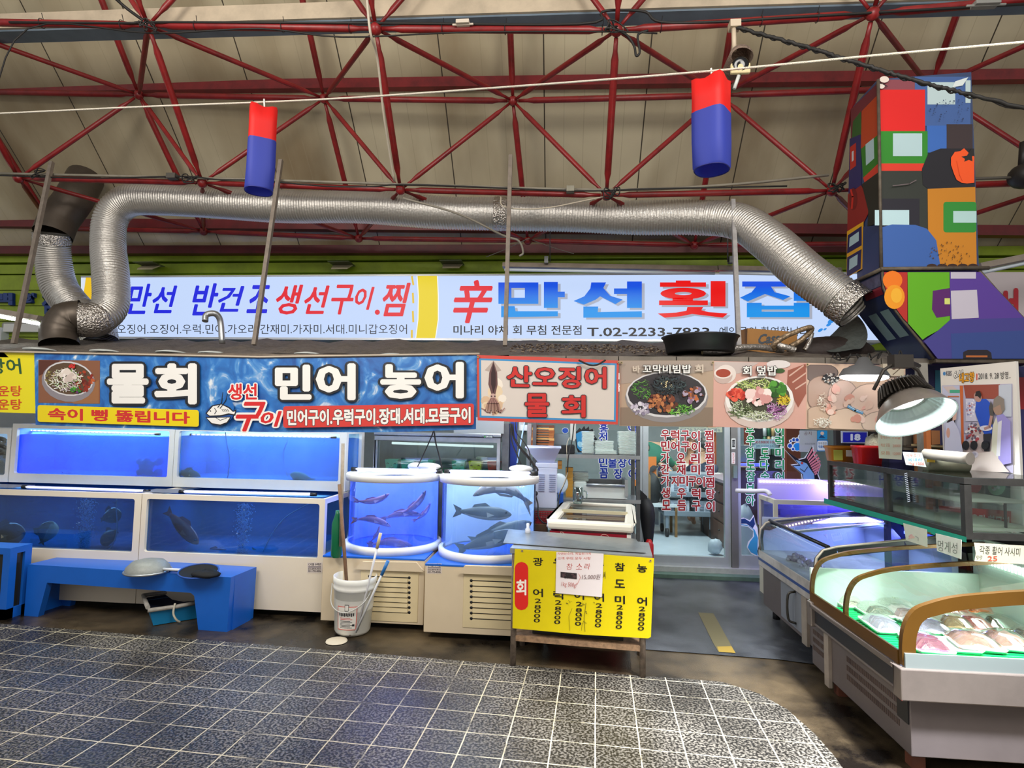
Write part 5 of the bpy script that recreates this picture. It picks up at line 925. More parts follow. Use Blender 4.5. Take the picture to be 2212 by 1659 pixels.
t = E('price_banner', sgn(1260, 1370), 'yellow vinyl price sheet with black Korean columns hung on the table front', 'banner'); cn = [(1112, 1186), (1260, 1195), (1413, 1206), (1411, 1250), (1406, 1376), (1400, 1379), (1260, 1371), (1107, 1357), (1109, 1250)]
b = B(); b.prism([sgn(*p) for p in cn], nrm * .004); b.obj('sheet', M('DCC806', .35, noise=.06), t)
a = Art(po + no * .001, no, rough=.4, step=.00006); a.rect(1112, 1214, 1141, 1318, 'D8241E', 14); a.text('회', 1115, 1252, 1137, 1286, 'F4EEE4', .03)
K2 = '14120E'; cx = (1162, 1206, 1251, 1294, 1339, 1387)
for i, (w4, ys) in enumerate((('광어', (1213, 1280)), ('우럭', (1214, 1285)), ('도미숭어', None), ('숭어', (1220, 1290)), ('참도미', (1224, 1260, 1295)), ('농어', (1227, 1298)))):
    w4 = w4 if i != 2 else '가어'; ys = ys or (1217, 1286)
    for ch, y in zip(w4, ys): a.text(ch, cx[i] - 11, y - 9, cx[i] + 11, y + 9, K2, .022, dy=1)
    for j, ch in enumerate('28000'): a.text(ch, cx[i] - 7 - j * .6, 1303 + i * 3.4 + (0, 9.5, 19, 29, 39)[j] - 6 - (4 if j == 0 else 0), cx[i] + 7 - j * .6, 1303 + i * 3.4 + (0, 9.5, 19, 29, 39)[j] + 2.6 - (3 if j == 0 else 0), K2, .012)
a.text('고시', 1298, 1234, 1308, 1250, K2, .02)
for i, (x, y) in enumerate(((1225, 1305), (1232, 1299), (1259, 1304), (1268, 1322), (1256, 1330), (1262, 1345), (1284, 1298), (1290, 1292))): a.blobs(x, y, 4, 4, 5, 1.2, ['5A5218', '8A7E14'], 70 + i)
a.line([(1231, 1362), (1229, 1330), (1236, 1314)], .9, '8A7C10'); a.line([(1264, 1364), (1262, 1335), (1266, 1302)], 1.1, '7A6E10'); a.line([(1256, 1362), (1258, 1345)], .8, '7A6E10'); eyelet(a, 1128, 1190); eyelet(a, 1405, 1211); a.obj('print', parent=t)
po2 = TT(0, -.040, 0); a = Art(po2, no, rough=.7, step=.0004); c4 = [(1202, 1192), (1304, 1196), (1300, 1290), (1200, 1281)]
b = B(); b.prism([PN(x, y, po2, no) for x, y in c4], nrm * .001); t = b.obj('price_note', M('E6DCDC', .7, noise=.04), label='white handwritten price note taped over the yellow sheet', cat='note')
a.k = 1; a.text('자연산소라, 제일싼가게', 1204, 1193, 1276, 1199, 'C85040', 0); a.text('고객 우대 모두 사랑', 1204, 1203, 1276, 1209, 'C85040', 0)
for s_, x in (('참', 1224), ('소', 1244), ('라', 1262)): a.text(s_, x, 1217, x + 13, 1230, 'B83A30', -.008, shear=.15)
a.poly([(1211, 1235), (1246, 1238), (1246, 1251), (1211, 1247)], '2C2024'); a.blobs(1229, 1243, 15, 4, 20, 3, ['4A3438', '1C1416'], 81); a.text('15,000원', 1257, 1240, 1297, 1252, '5A2A28', -.006, shear=.15); a.text('1kg 500g!', 1213, 1256, 1246, 1268, 'B84438', -.008, shear=.15, dy=3); a.line([(1250, 1239), (1254, 1247), (1247, 1262)], .8, 'C06050')
a.obj('handwriting', parent=t)
# ================================================================ BEHIND THE ROUND TANKS
Y = 5.75
def bx(name, px0, px1, py0, py1, Y0, dep, m, label=None, cat=None, group=None, parent=None, bev=0, z0=None, z1=None):
    """box whose front face covers the given pixels at depth Y0"""
    a, c = P(px0, py1, Y0), P(px1, py0, Y0); b = B(); b.box(a.x, c.x, Y0, Y0 + dep, a.z if z0 is None else z0, c.z if z1 is None else z1)
    return b.obj(name, m, parent, label=label, cat=cat, group=group, bev=bev)
t = E('display_fridge', P(945, 1060, 5.6), 'stainless display fridge with glass front behind the round tanks', 'fridge'); a, c = P(800, 1200, 5.6), P(1082, 905, 5.6)
zf0, zf1, zf2 = P(940, 1022, 5.6).z, P(940, 953, 5.6).z, P(940, 905, 5.6).z
b = B(); b.box(a.x, c.x, 5.6, 6.2, .1, zf0); b.box(a.x, a.x + .035, 5.6, 5.64, zf0, zf1); b.box(c.x - .035, c.x, 5.6, 5.64, zf0, zf1); b.box(a.x, c.x, 5.6, 6.2, zf1, zf1 + .045); b.box(a.x, a.x + .02, 5.6, 6.2, zf0, zf1); b.box(a.x, c.x, 6.18, 6.2, zf0, zf1); b.obj('body', STEEL, t, bev=.004)
b = B(); b.box(a.x, c.x + .01, 5.57, 6.2, zf1 + .05, P(940, 934, 5.6).z); b.obj('hood_panel', STEEL, t, bev=.01); b = B(); b.box(P(980, 900, 5.58).x, c.x + .03, 5.6, 6.2, P(940, 934, 5.6).z, P(940, 900, 5.6).z); b.obj('top_unit', M('B4B8B4', .35, .6), t)
b = B(); b.box(a.x + .035, c.x - .035, 5.61, 5.615, zf0, zf1); b.obj('front_glass', glass('E8F2F0', .15), t)
b = B(); b.tube([Vector((a.x + .15, 5.7, zf1 - .03)), Vector((c.x - .08, 5.7, zf1 - .045))], .012, 8); b.obj('inner_lamp', M('E0ECF0', emit=1.5), t)
a2 = Art((0, 5.568, 0), (0, -1, 0), step=.0006); a2.rect(1045, 941, 1065, 945.5, '1A2420'); a2.text('GRAND', 1049, 942, 1064, 944.8, 'E0E8E4', .02); a2.rect(1046, 941.8, 1048.5, 944.8, '30A050'); a2.obj('badge', parent=t)
b = B(); b.box(a.x + .03, c.x - .03, 5.64, 6.15, zf0 + .002, zf0 + .012); b.obj('green_mat', M('2F9A68', .6), label='green plastic mat on the floor of the display fridge', cat='mat')
for x, y, hx, l in ((849, 999, '5CC8AE', 'first mint basket with a smiling face from the left in the fridge'), (883, 999, '5CC8AE', 'second mint basket with a smiling face from the left in the fridge'), (924, 1002, '5CC8AE', 'third mint basket with a smiling face from the left in the fridge'), (992, 1005, '5CC8AE', 'mint basket with a smiling face beside the yellow one'), (1028, 1005, 'D8DC28', 'yellow smiling basket with a plastic bag in the fridge'), (1068, 1006, 'C8402C', 'red basket at the right end of the fridge')):
    p = P(x, y, 5.72); p.z = zf0 + .013; t = E('smiling_basket', p, l, 'basket', 'plastic baskets in the display fridge'); b = B(); w0, w1, h = .052, .066, .105; lo = [p + Vector((sx * w0, sy * .05, 0)) for sx, sy in ((-1, -1), (1, -1), (1, 1), (-1, 1))]; hi = [p + Vector((sx * w1, sy * .062, h)) for sx, sy in ((-1, -1), (1, -1), (1, 1), (-1, 1))]; b.grid([lo, hi, [q + Vector((0, 0, .0)) + (p - q) * .06 for q in hi], [q + (p - q) * .06 + Vector((0, 0, .01)) for q in lo]], 0, False, True, True); b.obj('body', M(hx, .4), t)
    b = B(); f = lambda u, v: p + Vector((u * w1, -.062 + .008 * (1 - v) - .0015, h * v))
    for s_ in (-1, 1): b.tube([f(s_ * .55 - .18, .58), f(s_ * .55, .68), f(s_ * .55 + .18, .58)], .003, 4)
    b.tube([f(-.35, .3), f(0, .2), f(.35, .3)], .003, 4); b.tube([f(-.05, .45), f(.05, .45)], .003, 4); b.obj('face', M('8A3A24' if hx == 'D8DC28' else '2A6A58', .5), t)
b = B(); p = P(1040, 990, 5.74); b.ball(p, .06, .03, .02, 12, 0, .2); b.obj('plastic_bag', M('E0E4DC', .3, trans=.4), label='clear plastic bag stuffed in the yellow smiling basket', cat='bag')

# steel posts, curtain and cables between fridge and shelf
bx('steel_column', 1084, 1100, 915, 1012, 5.62, .15, STEELD, 'narrow dark steel column at the right side of the fridge', 'column', z0=0.)
bx('blue_curtain', 1101, 1117, 912, 1016, 5.7, .06, M('16328C', .6), 'strip of dark blue tarpaulin hanging beside the steel column', 'curtain', z0=0.)
bx('steel_post', 1138, 1148, 915, 1010, 5.9, .05, STEEL, 'thin steel post left of the stacked wooden trays', 'post', z0=0.)
bx('grey_board', 1118, 1137, 930, 975, 6.1, .03, M('5E6A66', .6), 'grey board behind the hanging black cables', 'board', z0=0.)
bx('wall_clock', 1124, 1139, 918, 930, 6.05, .03, M('D8DCE0', .4), 'small white framed device on the wall behind the cables', 'device')
b = B(); b.tube([P(1133, 912, 5.2), P(1117, 1000, 5.2)], .007, 6); b.obj('blue_tube', M('9ABCE8', .3), label='pale blue tube slanting down beside the blue strip', cat='tube')
for k, (pts, r, l) in enumerate(((((1104, 915), (1108, 940), (1122, 965), (1140, 985), (1152, 1003), (1161, 1014), (1158, 1022)), .010, 'thickest black cable sweeping down to the round tank lamp'), (((1108, 915), (1112, 950), (1128, 975), (1146, 996), (1154, 1010)), .006, 'thin black cable inside the sweep of the thickest one'), (((1113, 912), (1116, 935), (1132, 955), (1143, 975), (1146, 1005)), .005, 'black cable crossing the steel post'), (((1103, 918), (1106, 955), (1118, 985), (1126, 1004)), .006, 'dark cable hanging over the blue strip'))): cable('cable', [P(x, y, 4.95 - .02 * k) for x, y in pts], r, CABLE, l, 'cable', 'black cables beside the shelf')
b = B(); b.tube([P(1148, 1023, 4.7), P(1161, 1023, 4.72)], .020, 10); b.obj('lamp_plug', BLACK, label='black plug at the right end of the round tank light bar', cat='plug')
# shelf unit
sx0, sx1 = P(1150, 1000, Y).x, P(1384, 1000, Y).x; t = E('steel_shelf', ((sx0 + sx1) / 2, Y + .2, 0), 'stainless shelf unit with trays in front of the left shop window', 'shelf')
zs1, zs2 = P(1300, 983, Y).z, P(1300, 1078, Y).z
for x in (sx0, sx1 - .04):
    for y in (Y, Y + .42): b = B(); b.box(x, x + .035, y, y + .035, 0, 2.0); b.obj('post', STEELD, t)
for z in (zs1, zs2, .5): b = B(); b.box(sx0, sx1, Y - .01, Y + .47, z - .035, z); b.obj('shelf_board', STEEL, t)
# stacked wooden trays
p = P(1169, 975, Y + .1); n = 11; z = zs1 + .001 ; hh = (P(1169, 918, Y + .05).z - z) / n
for i in range(n):
    b = B(); x0, x1 = P(1146 + i * .35, 950, Y + .05).x, P(1196 + (i % 3) * .6, 950, Y + .05).x; zz = z + i * hh
    b.box(x0, x1, Y + .05, Y + .07, zz + hh * .35, zz + hh * .95); b.box(x0, x1, Y + .28, Y + .30, zz + hh * .35, zz + hh * .95); b.box(x0 + .0, x0 + .05, Y + .05, Y + .3, zz, zz + hh * .35); b.box(x1 - .05, x1, Y + .05, Y + .3, zz, zz + hh * .35); b.box(x0 + .03, x1 - .03, Y + .07, Y + .28, zz + hh * .3, zz + hh * .42)
    b.obj('wooden_tray', M(('A8642C', '9A5424', 'E0B064', 'A86030', '8E4A20', 'D8A05A', 'B06A34')[i % 7] if i < n - 1 else '6E3A1C', .5, noise=.2), label='wooden serving tray, %s in the tall stack on the upper shelf' % ('bottommost|second from the bottom|third from the bottom|fourth from the bottom|fifth from the bottom|in the very middle|fifth from the top|fourth from the top|third from the top|second from the top|topmost and darkest'.split('|')[i]), cat='tray', group='stacked wooden serving trays')
def foamstack(px0, px1, pya, pyb, n, l, dep=.16, sl=.0, Y0=Y + .08, g='white foam trays on the shelf', zz=None):
    a, c = P(px0, pyb, Y0), P(px1, pya, Y0); z0 = a.z if zz is None else zz; h = (c.z - z0) / n; pass
    for i in range(n):
        b = B(); x0, x1 = a.x + R.uniform(-.003, .003), c.x + R.uniform(-.003, .003); k = h * .7
        b.grid([[Vector((x, y, z0 + h * i + dz)) for x, y in ((x0 + e, Y0 + e), (x1 - e, Y0 + e), (x1 - e, Y0 + dep - e), (x0 + e, Y0 + dep - e))] for e, dz in ((.012, 0), (.0, k), (.0, h * .9))], 0, False, True, True); b.obj('foam_tray', M('E6F0EC', .5), label='white foam tray in the ' + l, cat='tray', group='foam trays in the ' + l)
foamstack(1257, 1284, 932, 981, 16, 'tall stack over the blue fish tail sticker', zz=zs1 + .001)
foamstack(1285, 1326, 953, 973, 8, 'low pile between the two tall stacks', Y0=Y + .06, zz=P(1300, 974, Y).z); foamstack(1285, 1332, 974, 982, 3, 'flat layer under the low pile', Y0=Y + .05, zz=zs1 + .001)
foamstack(1336, 1374, 932, 984, 18, 'tallest stack at the right shelf post', zz=zs1 + .001)
foamstack(1238, 1272, 1021, 1040, 7, 'small stack on the white lidded tub', Y0=Y + .2, zz=P(1250, 1040, Y + .2).z); 
bx('white_tub', 1238, 1268, 1040, 1076, Y + .12, .14, M('DDEAE6', .4), 'white lidded tub under the foam trays on the lower shelf', 'tub', z0=zs2 + .001, bev=.02)
bx('black_scale', 1197, 1242, 962, 979, Y + .1, .25, BLACK, 'black scale on the upper shelf beside the hopper', 'scale', z0=zs1 + .001, bev=.01)
t = bx('clear_container', 1197, 1228, 938, 962, Y + .14, .2, M('A8B4BC', .15, trans=.5), 'clear container full of metal lids on the upper shelf', 'container')
b = B(); b.prism([P(1231, 780, 5.5), P(1244, 780, 5.5), P(1244, 948, 5.5), P(1240, 953, 5.5), P(1232, 950, 5.5)], (0, .03, 0)); b.obj('white_bottle', M('D6D8D0', .4, noise=.1), label='long white spout hanging before the fish tail sticker', cat='bottle')
cable('cable', [P(1240, 915, 5.45), P(1236, 950, 5.45), P(1228, 985, 5.4), P(1224, 1030, 5.35), P(1210, 1065, 5.2), P(1205, 1095, 5.1)], .006, CABLE, 'black cable hanging down past the upper shelf', 'cable')
cable('cable', [P(1230, 945, 5.46), P(1224, 965, 5.44), P(1226, 1010, 5.4), P(1222, 1035, 5.3), P(1207, 1068, 5.2)], .004, M('B8AE98'), 'tan cord hanging beside the black cable at the shelf', 'cable')
# stacked yellow cartons
for i in range(8):
    x0 = 1222; y1 = 1066 - i * 7; bx('yellow_carton', x0, 1237 + (i % 2), y1 - 6.4, y1, Y + .1, .12, M('C89238', .5, noise=.1), 'amber carton in the column on the lower shelf, ' + 'lowest one|second from the bottom|third from the bottom|fourth from the bottom|fourth from the top|third from the top|second from the top|top one'.split('|')[i], 'carton', 'amber cartons in a column', z0=zs2 + .001 if i == 0 else None)
for i in range(2): bx('yellow_carton', 1205, 1214, 996 + i * 9, 1004 + i * 9, Y + .02, .1, M('B07830', .5), 'small amber carton beside the hopper machine, %s' % ('upper' if i == 0 else 'lower'), 'carton', 'amber cartons beside the machine')
b = B(); b.lathe(P(1208, 1045, Y - .1), [(.001, .01), (.085, .012), (.10, 0), (.09, -.004)], 28, ax=(.5, -.85, .1)); b.obj('white_plate', M('D8E8F0', .3), label='round white dish leaning behind the hopper machine', cat='dish')
bx('blue_bucket', 1205, 1217, 1066, 1092, 5.55, .1, M('1E64D0', .4), 'bright blue container behind the hopper machine', 'container')
# vacuum sealer
zt2 = zs2; a, c = P(1262, 1077, Y + .0), P(1354, 1045, Y + .0); t = E('film_wrapper', ((a.x + c.x) / 2, Y + .05, zt2), 'white film wrapping machine with rusty edges on the lower shelf', 'wrapping machine')
b = B(); b.prism([(a.x, Y + .01, zt2 + .01), (c.x, Y + .01, zt2 + .01), (c.x, Y + .01, zt2 + .12), (a.x, Y + .01, zt2 + .125)], (0, .32, 0)); b.obj('housing', M('E2EAE6', .4, noise=.08), t, bev=.005)
b = B(); b.tube([(a.x + .02, Y + .0, zt2 + .135), (c.x - .02, Y + .0, zt2 + .132)], .016, 10); b.obj('roller', STEEL, t); b = B(); b.box(a.x + .01, c.x - .01, Y + .24, Y + .27, zt2 + .125, zt2 + .17); b.obj('cutter_bar', STEELD, t); b = B(); b.box(c.x - .02, c.x + .012, Y - .005, Y + .33, zt2 + .03, zt2 + .19); b.obj('side_plate', STEEL, t)
# hopper machine
Yg = 5.2; t = E('hopper_machine', P(1182, 1105, Yg), 'white hopper-topped machine right of the round tanks', 'machine'); x0, x1 = P(1157, 1050, Yg).x, P(1203, 1050, Yg).x; z0, z1 = P(1180, 1098, Yg).z, P(1180, 1000, Yg).z
b = B(); b.box(x0, x1, Yg, Yg + .25, z0, z1 - .045); b.box(x0 - .004, x1 + .004, Yg - .004, Yg + .25, z1 - .045, z1); b.obj('body', M('C8D2EC', .35), t, bev=.006)
zh = P(1180, 967, Yg - .05).z; b = B(); lo = [(x0 + .02, Yg + .02, z1), (x1 - .03, Yg + .02, z1), (x1 - .03, Yg + .2, z1), (x0 + .02, Yg + .2, z1)]; hi = [(P(1136, 967, Yg - .05).x, Yg - .1, zh), (P(1211, 967, Yg - .05).x, Yg - .1, zh), (P(1211, 967, Yg).x, Yg + .26, zh), (P(1136, 967, Yg).x, Yg + .26, zh)]; b.grid([lo, hi], 0, False, True); b.grid([[Vector(p) + Vector((0, 0, .006)) for p in hi], [Vector(p) + Vector((0, 0, .012)) for p in lo]], 0, False, True, True); b.tube([Vector(p) for p in hi + hi[:1]], .008, 6); b.obj('hopper', M('CCD4F0', .25, .3), t)
b = B()
for k in range(9):
    for q in (0, 1): xx = x0 + .025 + q * .095; b.box(xx, xx + .055, Yg - .009, Yg - .001, z0 + .15 + k * .018, z0 + .155 + k * .018)
b.obj('vents', M('9AA4C4', .4), t)
b = B(); b.box(P(1150, 1100, Yg).x, P(1222, 1100, Yg).x, Yg - .04, Yg + .35, z0 - .07, z0 - .001); b.box(P(1152, 1100, Yg).x, P(1156, 1100, Yg).x, Yg, Yg + .04, 0, z0 - .07); b.box(P(1214, 1100, Yg).x, P(1218, 1100, Yg).x, Yg + .25, Yg + .3, 0, z0 - .07); b.obj('steel_stand', STEEL, label='steel stand under the hopper machine', cat='stand')
cable('cable', [P(1155, 1066, Yg - .03), P(1158, 1075, Yg - .05), P(1162, 1090, Yg - .08), P(1163, 1115, 5.0), P(1172, 1128, 4.9), P(1180, 1131, 4.85)], .007, CABLE, 'black cable from the plug down to the red crate', 'cable'); b = B(); b.ball(P(1157, 1066, Yg - .03), .022, n=10); b.obj('power_plug', BLACK, label='black plug on the side of the hopper machine', cat='plug')
b = B(); q0, q1 = P(1155, 1133, 5.1), P(1190, 1105, 5.1)
for i in range(7): b.box(q0.x, q1.x + .05, 5.1, 5.12, q0.z + i * .018, q0.z + i * .018 + .008)
for i in range(10): b.box(q0.x + i * .022, q0.x + i * .022 + .006, 5.1, 5.12, q0.z, q1.z)
b.box(q0.x, q1.x + .05, 5.12, 5.4, q0.z, q0.z + .01); b.obj('red_crate', M('9A1A24', .5), label='dark red plastic crate below the steel stand', cat='crate')
bx('wooden_crate', 1155, 1182, 1134, 1160, 5.05, .3, M('5E4630', .7, noise=.3), 'brown wooden crate beneath the red crate', 'crate', z0=0.)
# chest freezer
x0, x1, y0, y1, zr = P(1181, 1135, 4.44).x, P(1369, 1145, 4.44).x, 4.44, 5.62, .875
t = E('chest_freezer', ((x0 + x1) / 2, 5, 0), 'red and white chest freezer behind the steel table', 'freezer')
b = B(); b.box(x0 + .02, x1 - .05, y0 + .02, y1 - .02, .05, zr - .08); b.obj('red_body', M('8E1428', .35), t); b = B(); b.box(x1 - .05, x1 - .02, y0 + .02, y1 - .02, .05, zr - .08); b.obj('white_corner', WHITE, t)
b = B(); b.box(x0, x1, y0, y0 + .09, zr - .065, zr); b.box(x0, x1, y1 - .07, y1, zr - .065, zr); b.box(x0, x0 + .07, y0 + .09, y1 - .07, zr - .065, zr); b.box(x1 - .07, x1, y0 + .09, y1 - .07, zr - .065, zr); b.obj('rim', M('E8E4D6', .35, noise=.06), t, bev=.02)
b = B(); b.box(x0 + .07, x1 - .07, y0 + .09, y1 - .07, zr - .03, zr - .022); b.obj('sliding_glass', glass('EEF4F4', .2), t); b = B(); b.box(x0 + .05, x1 - .05, 4.98, 5.02, zr - .012, zr + .012); b.obj('middle_bar', M('C8C0A0', .4, .3), t)
b = B(); b.box(x0 + .07, x1 - .07, y0 + .09, y1 - .07, zr - .2, zr - .19); b.obj('inner_floor', M('C8C4C8', .6), t)
b = B()   # blossom line drawing on the front
def fr(px, py): q = P(px, py, y0 + .018); return q
for pts in (((1225, 1160), (1215, 1157), (1210, 1151), (1216, 1152), (1225, 1160), (1233, 1158), (1239, 1155), (1238, 1161), (1225, 1160)), ((1300, 1163), (1298, 1157), (1304, 1154), (1312, 1156), (1316, 1163), (1308, 1167), (1300, 1163), (1306, 1159), (1312, 1164), (1322, 1162), (1332, 1163))):
    b.tube(curve([fr(*p) for p in pts], 4), .002, 4)
b.obj('blossom_drawing', M('E0B8A8', .5), t)
a = Art((0, 0, zr - .185), (0, 0, 1), step=.0006); lx0, lx1 = x0 + .1, x1 - .14
def a3(x, y, w_, h_, hx): a.k = 1 + .2 * R.random(); a.face([(x, y, zr - .18), (x + w_, y, zr - .18), (x + w_, y + h_, zr - .18), (x, y + h_, zr - .18)], a.mi(hx))
for i in range(6):
    for j in range(9): a3(lx0 + i * .078, 4.55 + j * .105, .07, .095, ('D8CCD0', 'CFC4CC', 'DCD0D4')[(i + j) % 3]); a3(lx0 + i * .078 + .01, 4.56 + j * .105, .035, .012, 'D86A8A'); a3(lx0 + i * .078 + .01, 4.59 + j * .105, .05, .008, '8A8088')
t.rotation_euler = (0, 0, -.12); t.location.x += .065; piv = Vector(t.location); fz = a.obj('frozen_packets', label='pale printed packets inside the chest freezer', cat='packets'); fz.rotation_euler = (0, 0, -.12); q = fz.location - (piv - Vector((.065, 0, 0))); fz.location = piv + Matrix.Rotation(-.12, 3, 'Z') @ q
c = Vector((P(1248, 1086, 5.45).x, 5.5, zr)); t = E('glass_mug', c, 'empty clear glass mug standing on the rear rim of the chest freezer', 'mug'); b = B(); b.lathe(c, [(.001, .006), (.038, .0), (.043, .01), (.046, .15), (.043, .15), (.038, .03), (.001, .028)], 24); b.obj('body', glass('DCEAE6', .35), t); b = B(); b.tube(curve([c + Vector((.043, 0, .12)), c + Vector((.08, 0, .11)), c + Vector((.08, 0, .05)), c + Vector((.043, 0, .04))], 5), .007, 8); b.obj('handle', glass('DCEAE6', .35), t)
# umbrella against the shop front
b = B(); b.tube(curve([P(1392, 1078, 6.2), P(1398, 1110, 6.15), P(1401, 1180, 6.1), P(1404, 1262, 6.05)], 5), [.05 + .03 * math.sin(i * .35) for i in range(16)], 10); b.prism([P(1385, 1060, 6.15), P(1398, 1072, 6.15), P(1399, 1086, 6.15), P(1391, 1100, 6.15), P(1384, 1110, 6.15)], (0, .1, 0)); b.obj('black_umbrella', M('17181C', .6), label='furled black umbrella leaning at the left edge of the shop door', cat='umbrella')
b = B(); q = P(1402, 1165, 5.9); b.lathe((q.x, 5.9, 0), [(.001, 0), (.045, 0), (.045, q.z - .05), (.02, q.z), (.001, q.z)], 14); b.obj('red_extinguisher', M('C01E20', .35), label='bright red bottle peeking out behind the table corner', cat='bottle')
b = B(); b.lathe(P(1140, 1158, 4.33), [(.001, 0), (.02, 0), (.02, .05), (.010, .06), (.012, .09), (.001, .095)], 12); b.obj('spray_bottle', M('D4DAE8', .4), label='small spray bottle with a blue band behind the steel sheet', cat='bottle')
# ================================================================ INSIDE THE SHOP
Yi = 8.6
def pbox(name, px0, px1, py0, py1, Y0, dep, m, **k): return bx(name, px0, px1, py0, py1, Y0, dep, m, **k)
t = E('serving_trolley', P(1490, 1148, Yi), 'grey three-deck serving trolley inside the shop door', 'trolley'); x0, x1 = P(1434, 1100, Yi).x, P(1545, 1100, Yi).x; G2 = M('7E8894', .5)
for y_ in (1104 + 6, 1068):
    z = P(1490, y_, Yi).z; b = B(); b.box(x0, x1, Yi, Yi + .5, z - .04, z); b.box(x0, x1, Yi, Yi + .02, z, z + .035); b.box(x0, x1, Yi + .48, Yi + .5, z, z + .035); b.obj('deck', G2, t, bev=.008)
z = P(1490, 1024, Yi).z; b = B(); b.box(x0 - .0, x1, Yi, Yi + .5, z - .04, z); b.obj('deck', G2, t)
for xx in (x0 + .03, x1 - .07):
    for yy in (Yi + .02, Yi + .44): b = B(); b.box(xx, xx + .04, yy, yy + .04, .15, z); b.obj('post', G2, t); b = B(); b.tube([(xx, yy + .01, .09), (xx + .04, yy + .01, .09)], .06, 14); b.obj('wheel', M('2E2A2A', .6), t)
for px0, px1, py0, py1, l in ((1449, 1489, 1082, 1109, 'left white carton on the trolley bottom deck'), (1504, 1541, 1083, 1110, 'right white carton on the trolley bottom deck'), (1449, 1488, 1036, 1066, 'white carton on the trolley middle deck')):
    t2 = E('carton', P(px0, py1, Yi + .06), l, 'carton', 'white cartons on the trolley'); pbox('box', px0, px1, py0, py1, Yi + .06, .36, M('C6CCDC', .6), parent=t2); a = Art((0, Yi + .055, 0), (0, -1, 0))
    for i in range(4): a.rect(px0 + 7, py0 + 5 + i * 5, px0 + 17, py0 + 8 + i * 5, '8A90A4'); a.rect(px0 + 19, py0 + 5 + i * 5, px1 - 5, py0 + 8 + i * 5, 'A0A6B8')
    a.obj('print', parent=t2)
for k_, (px, Yc) in enumerate(((1400, 8.6),)):
    c = P(px, 1130, Yc); c.z = .03; t = E('dining_chair', c, 'wooden dining chair with white seat just inside the door', 'chair'); WD = M('8E6A40', .5, noise=.2)
    for sx, sy in ((0, 0), (.38, 0), (0, .38), (.38, .38)): b = B(); b.box(c.x + sx, c.x + sx + .035, c.y + sy, c.y + sy + .035, .03, .9 if sy == 0 and sx == 0 or sx == 0 else .45); b.obj('leg', WD, t)
    b = B(); b.box(c.x, c.x + .42, c.y, c.y + .42, .45, .49); b.obj('seat', M('D4D8DC', .5), t); b = B(); b.box(c.x, c.x + .03, c.y + .03, c.y + .38, .62, .92); b.obj('backrest', WD, t)
# dining table, bottles
YT = 9.6; zt_ = .78; t = E('dining_table', P(1470, 1010, YT), 'long pale-topped dining table inside the shop', 'table'); x0, x1 = P(1410, 1015, YT).x, P(1545, 1015, YT).x
b = B(); b.box(x0, x1, YT, YT + .7, zt_ - .04, zt_); b.obj('tabletop', M('C8AE84', .5), t); b = B(); b.box(x0, x1, YT - .01, YT, zt_ - .2, zt_ - .0); b.obj('apron', M('8C98A4', .5), t)
for xx in (x0 + .05, x1 - .1):
    for yy in (YT + .04, YT + .6): b = B(); b.box(xx, xx + .05, yy, yy + .05, .03, zt_ - .04); b.obj('leg', G2, t)
for px, h, r, hx, l, Yb in ((1458, .27, .035, '1E8A50', 'green soju bottle nearest the door on the dining table', YT + .1), (1461, .25, .033, '2AA05C', 'green bottle behind the nearest one on the dining table', YT + .3), (1450, .26, .033, 'A8C4D8', 'clear bottle left of the green ones on the dining table', YT + .25), (1431, .24, .04, 'C02838', 'red-capped sauce bottle on the dining table', YT + .2), (1473, .12, .05, 'D02A34', 'red cup on the dining table right of the bottles', YT + .15), (1445, .16, .04, 'E0D8C8', 'cream cup on the dining table left of the bottles', YT + .08), (1425, .2, .035, '3A50A8', 'blue bottle at the left end of the dining table', YT + .3)):
    p = Vector((P(px, 1000, Yb).x, Yb, zt_)); b = B(); b.lathe(p, [(.001, 0), (r, 0), (r, h * .6), (r * .4, h * .8), (r * .4, h), (.001, h)], 14); b.obj('bottle' if h > .2 else 'cup', M(hx, .2), label=l, cat='bottle' if h > .2 else 'cup')
b = B(); p = Vector((P(1488, 1000, YT).x, YT + .05, zt_)); b.prism([p, p + Vector((.12, 0, 0)), p + Vector((.13, 0, .28)), p + Vector((.02, 0, .30))], (0, .03, 0)); b.obj('red_menu', M('C81E24', .5), label='bright red folded card standing on the dining table', cat='menu')
# brown counter, partition and shelves
x0 = P(1550, 1000, 8.2).x; t = E('wooden_counter', (x0 + .15, 8.3, 0), 'dark brown wooden drawer counter right of the trolley', 'counter'); b = B(); b.box(x0, x0 + .3, 7.7, 9.2, .03, .88); b.obj('body', M('4E3428', .5, noise=.2), t); b = B(); b.box(x0 - .02, x0 + .32, 7.68, 9.2, .88, .92); b.obj('worktop', M('8A7A84', .4), t)
for i in range(3): b = B(); b.box(x0 - .012, x0, 7.75, 8.4, .12 + i * .25, .34 + i * .25); d_ = b.obj('drawer', M('5A3C2E', .5), t); b = B(); b.ball((x0 - .02, 8.08, .24 + i * .25), .014, n=8); b.obj('knob', BLACK, d_)
def wallpart(name, px0, px1, py0, py1, Y0, m, l, cat, dep=.05): bx(name, px0, px1, py0, py1, Y0, dep, m, l, cat)
bx('brown_pillar', 1530, 1547, 905, 1000, 10.3, .1, M('9A4A28', .5), 'orange-brown wooden pillar behind the seated man', 'pillar', z0=.03, z1=2.6)
bx('brown_pillar', 1600, 1625, 905, 1000, 9.6, .1, M('6A3020', .5), 'dark red-brown pillar right of the door frame inside the shop', 'pillar', z0=.03, z1=2.6)
bx('brown_pillar', 1700, 1728, 905, 1040, 9.0, .1, M('7A3A26', .5), 'red-brown pillar behind the sailfish sticker', 'pillar', z0=.03, z1=2.6)
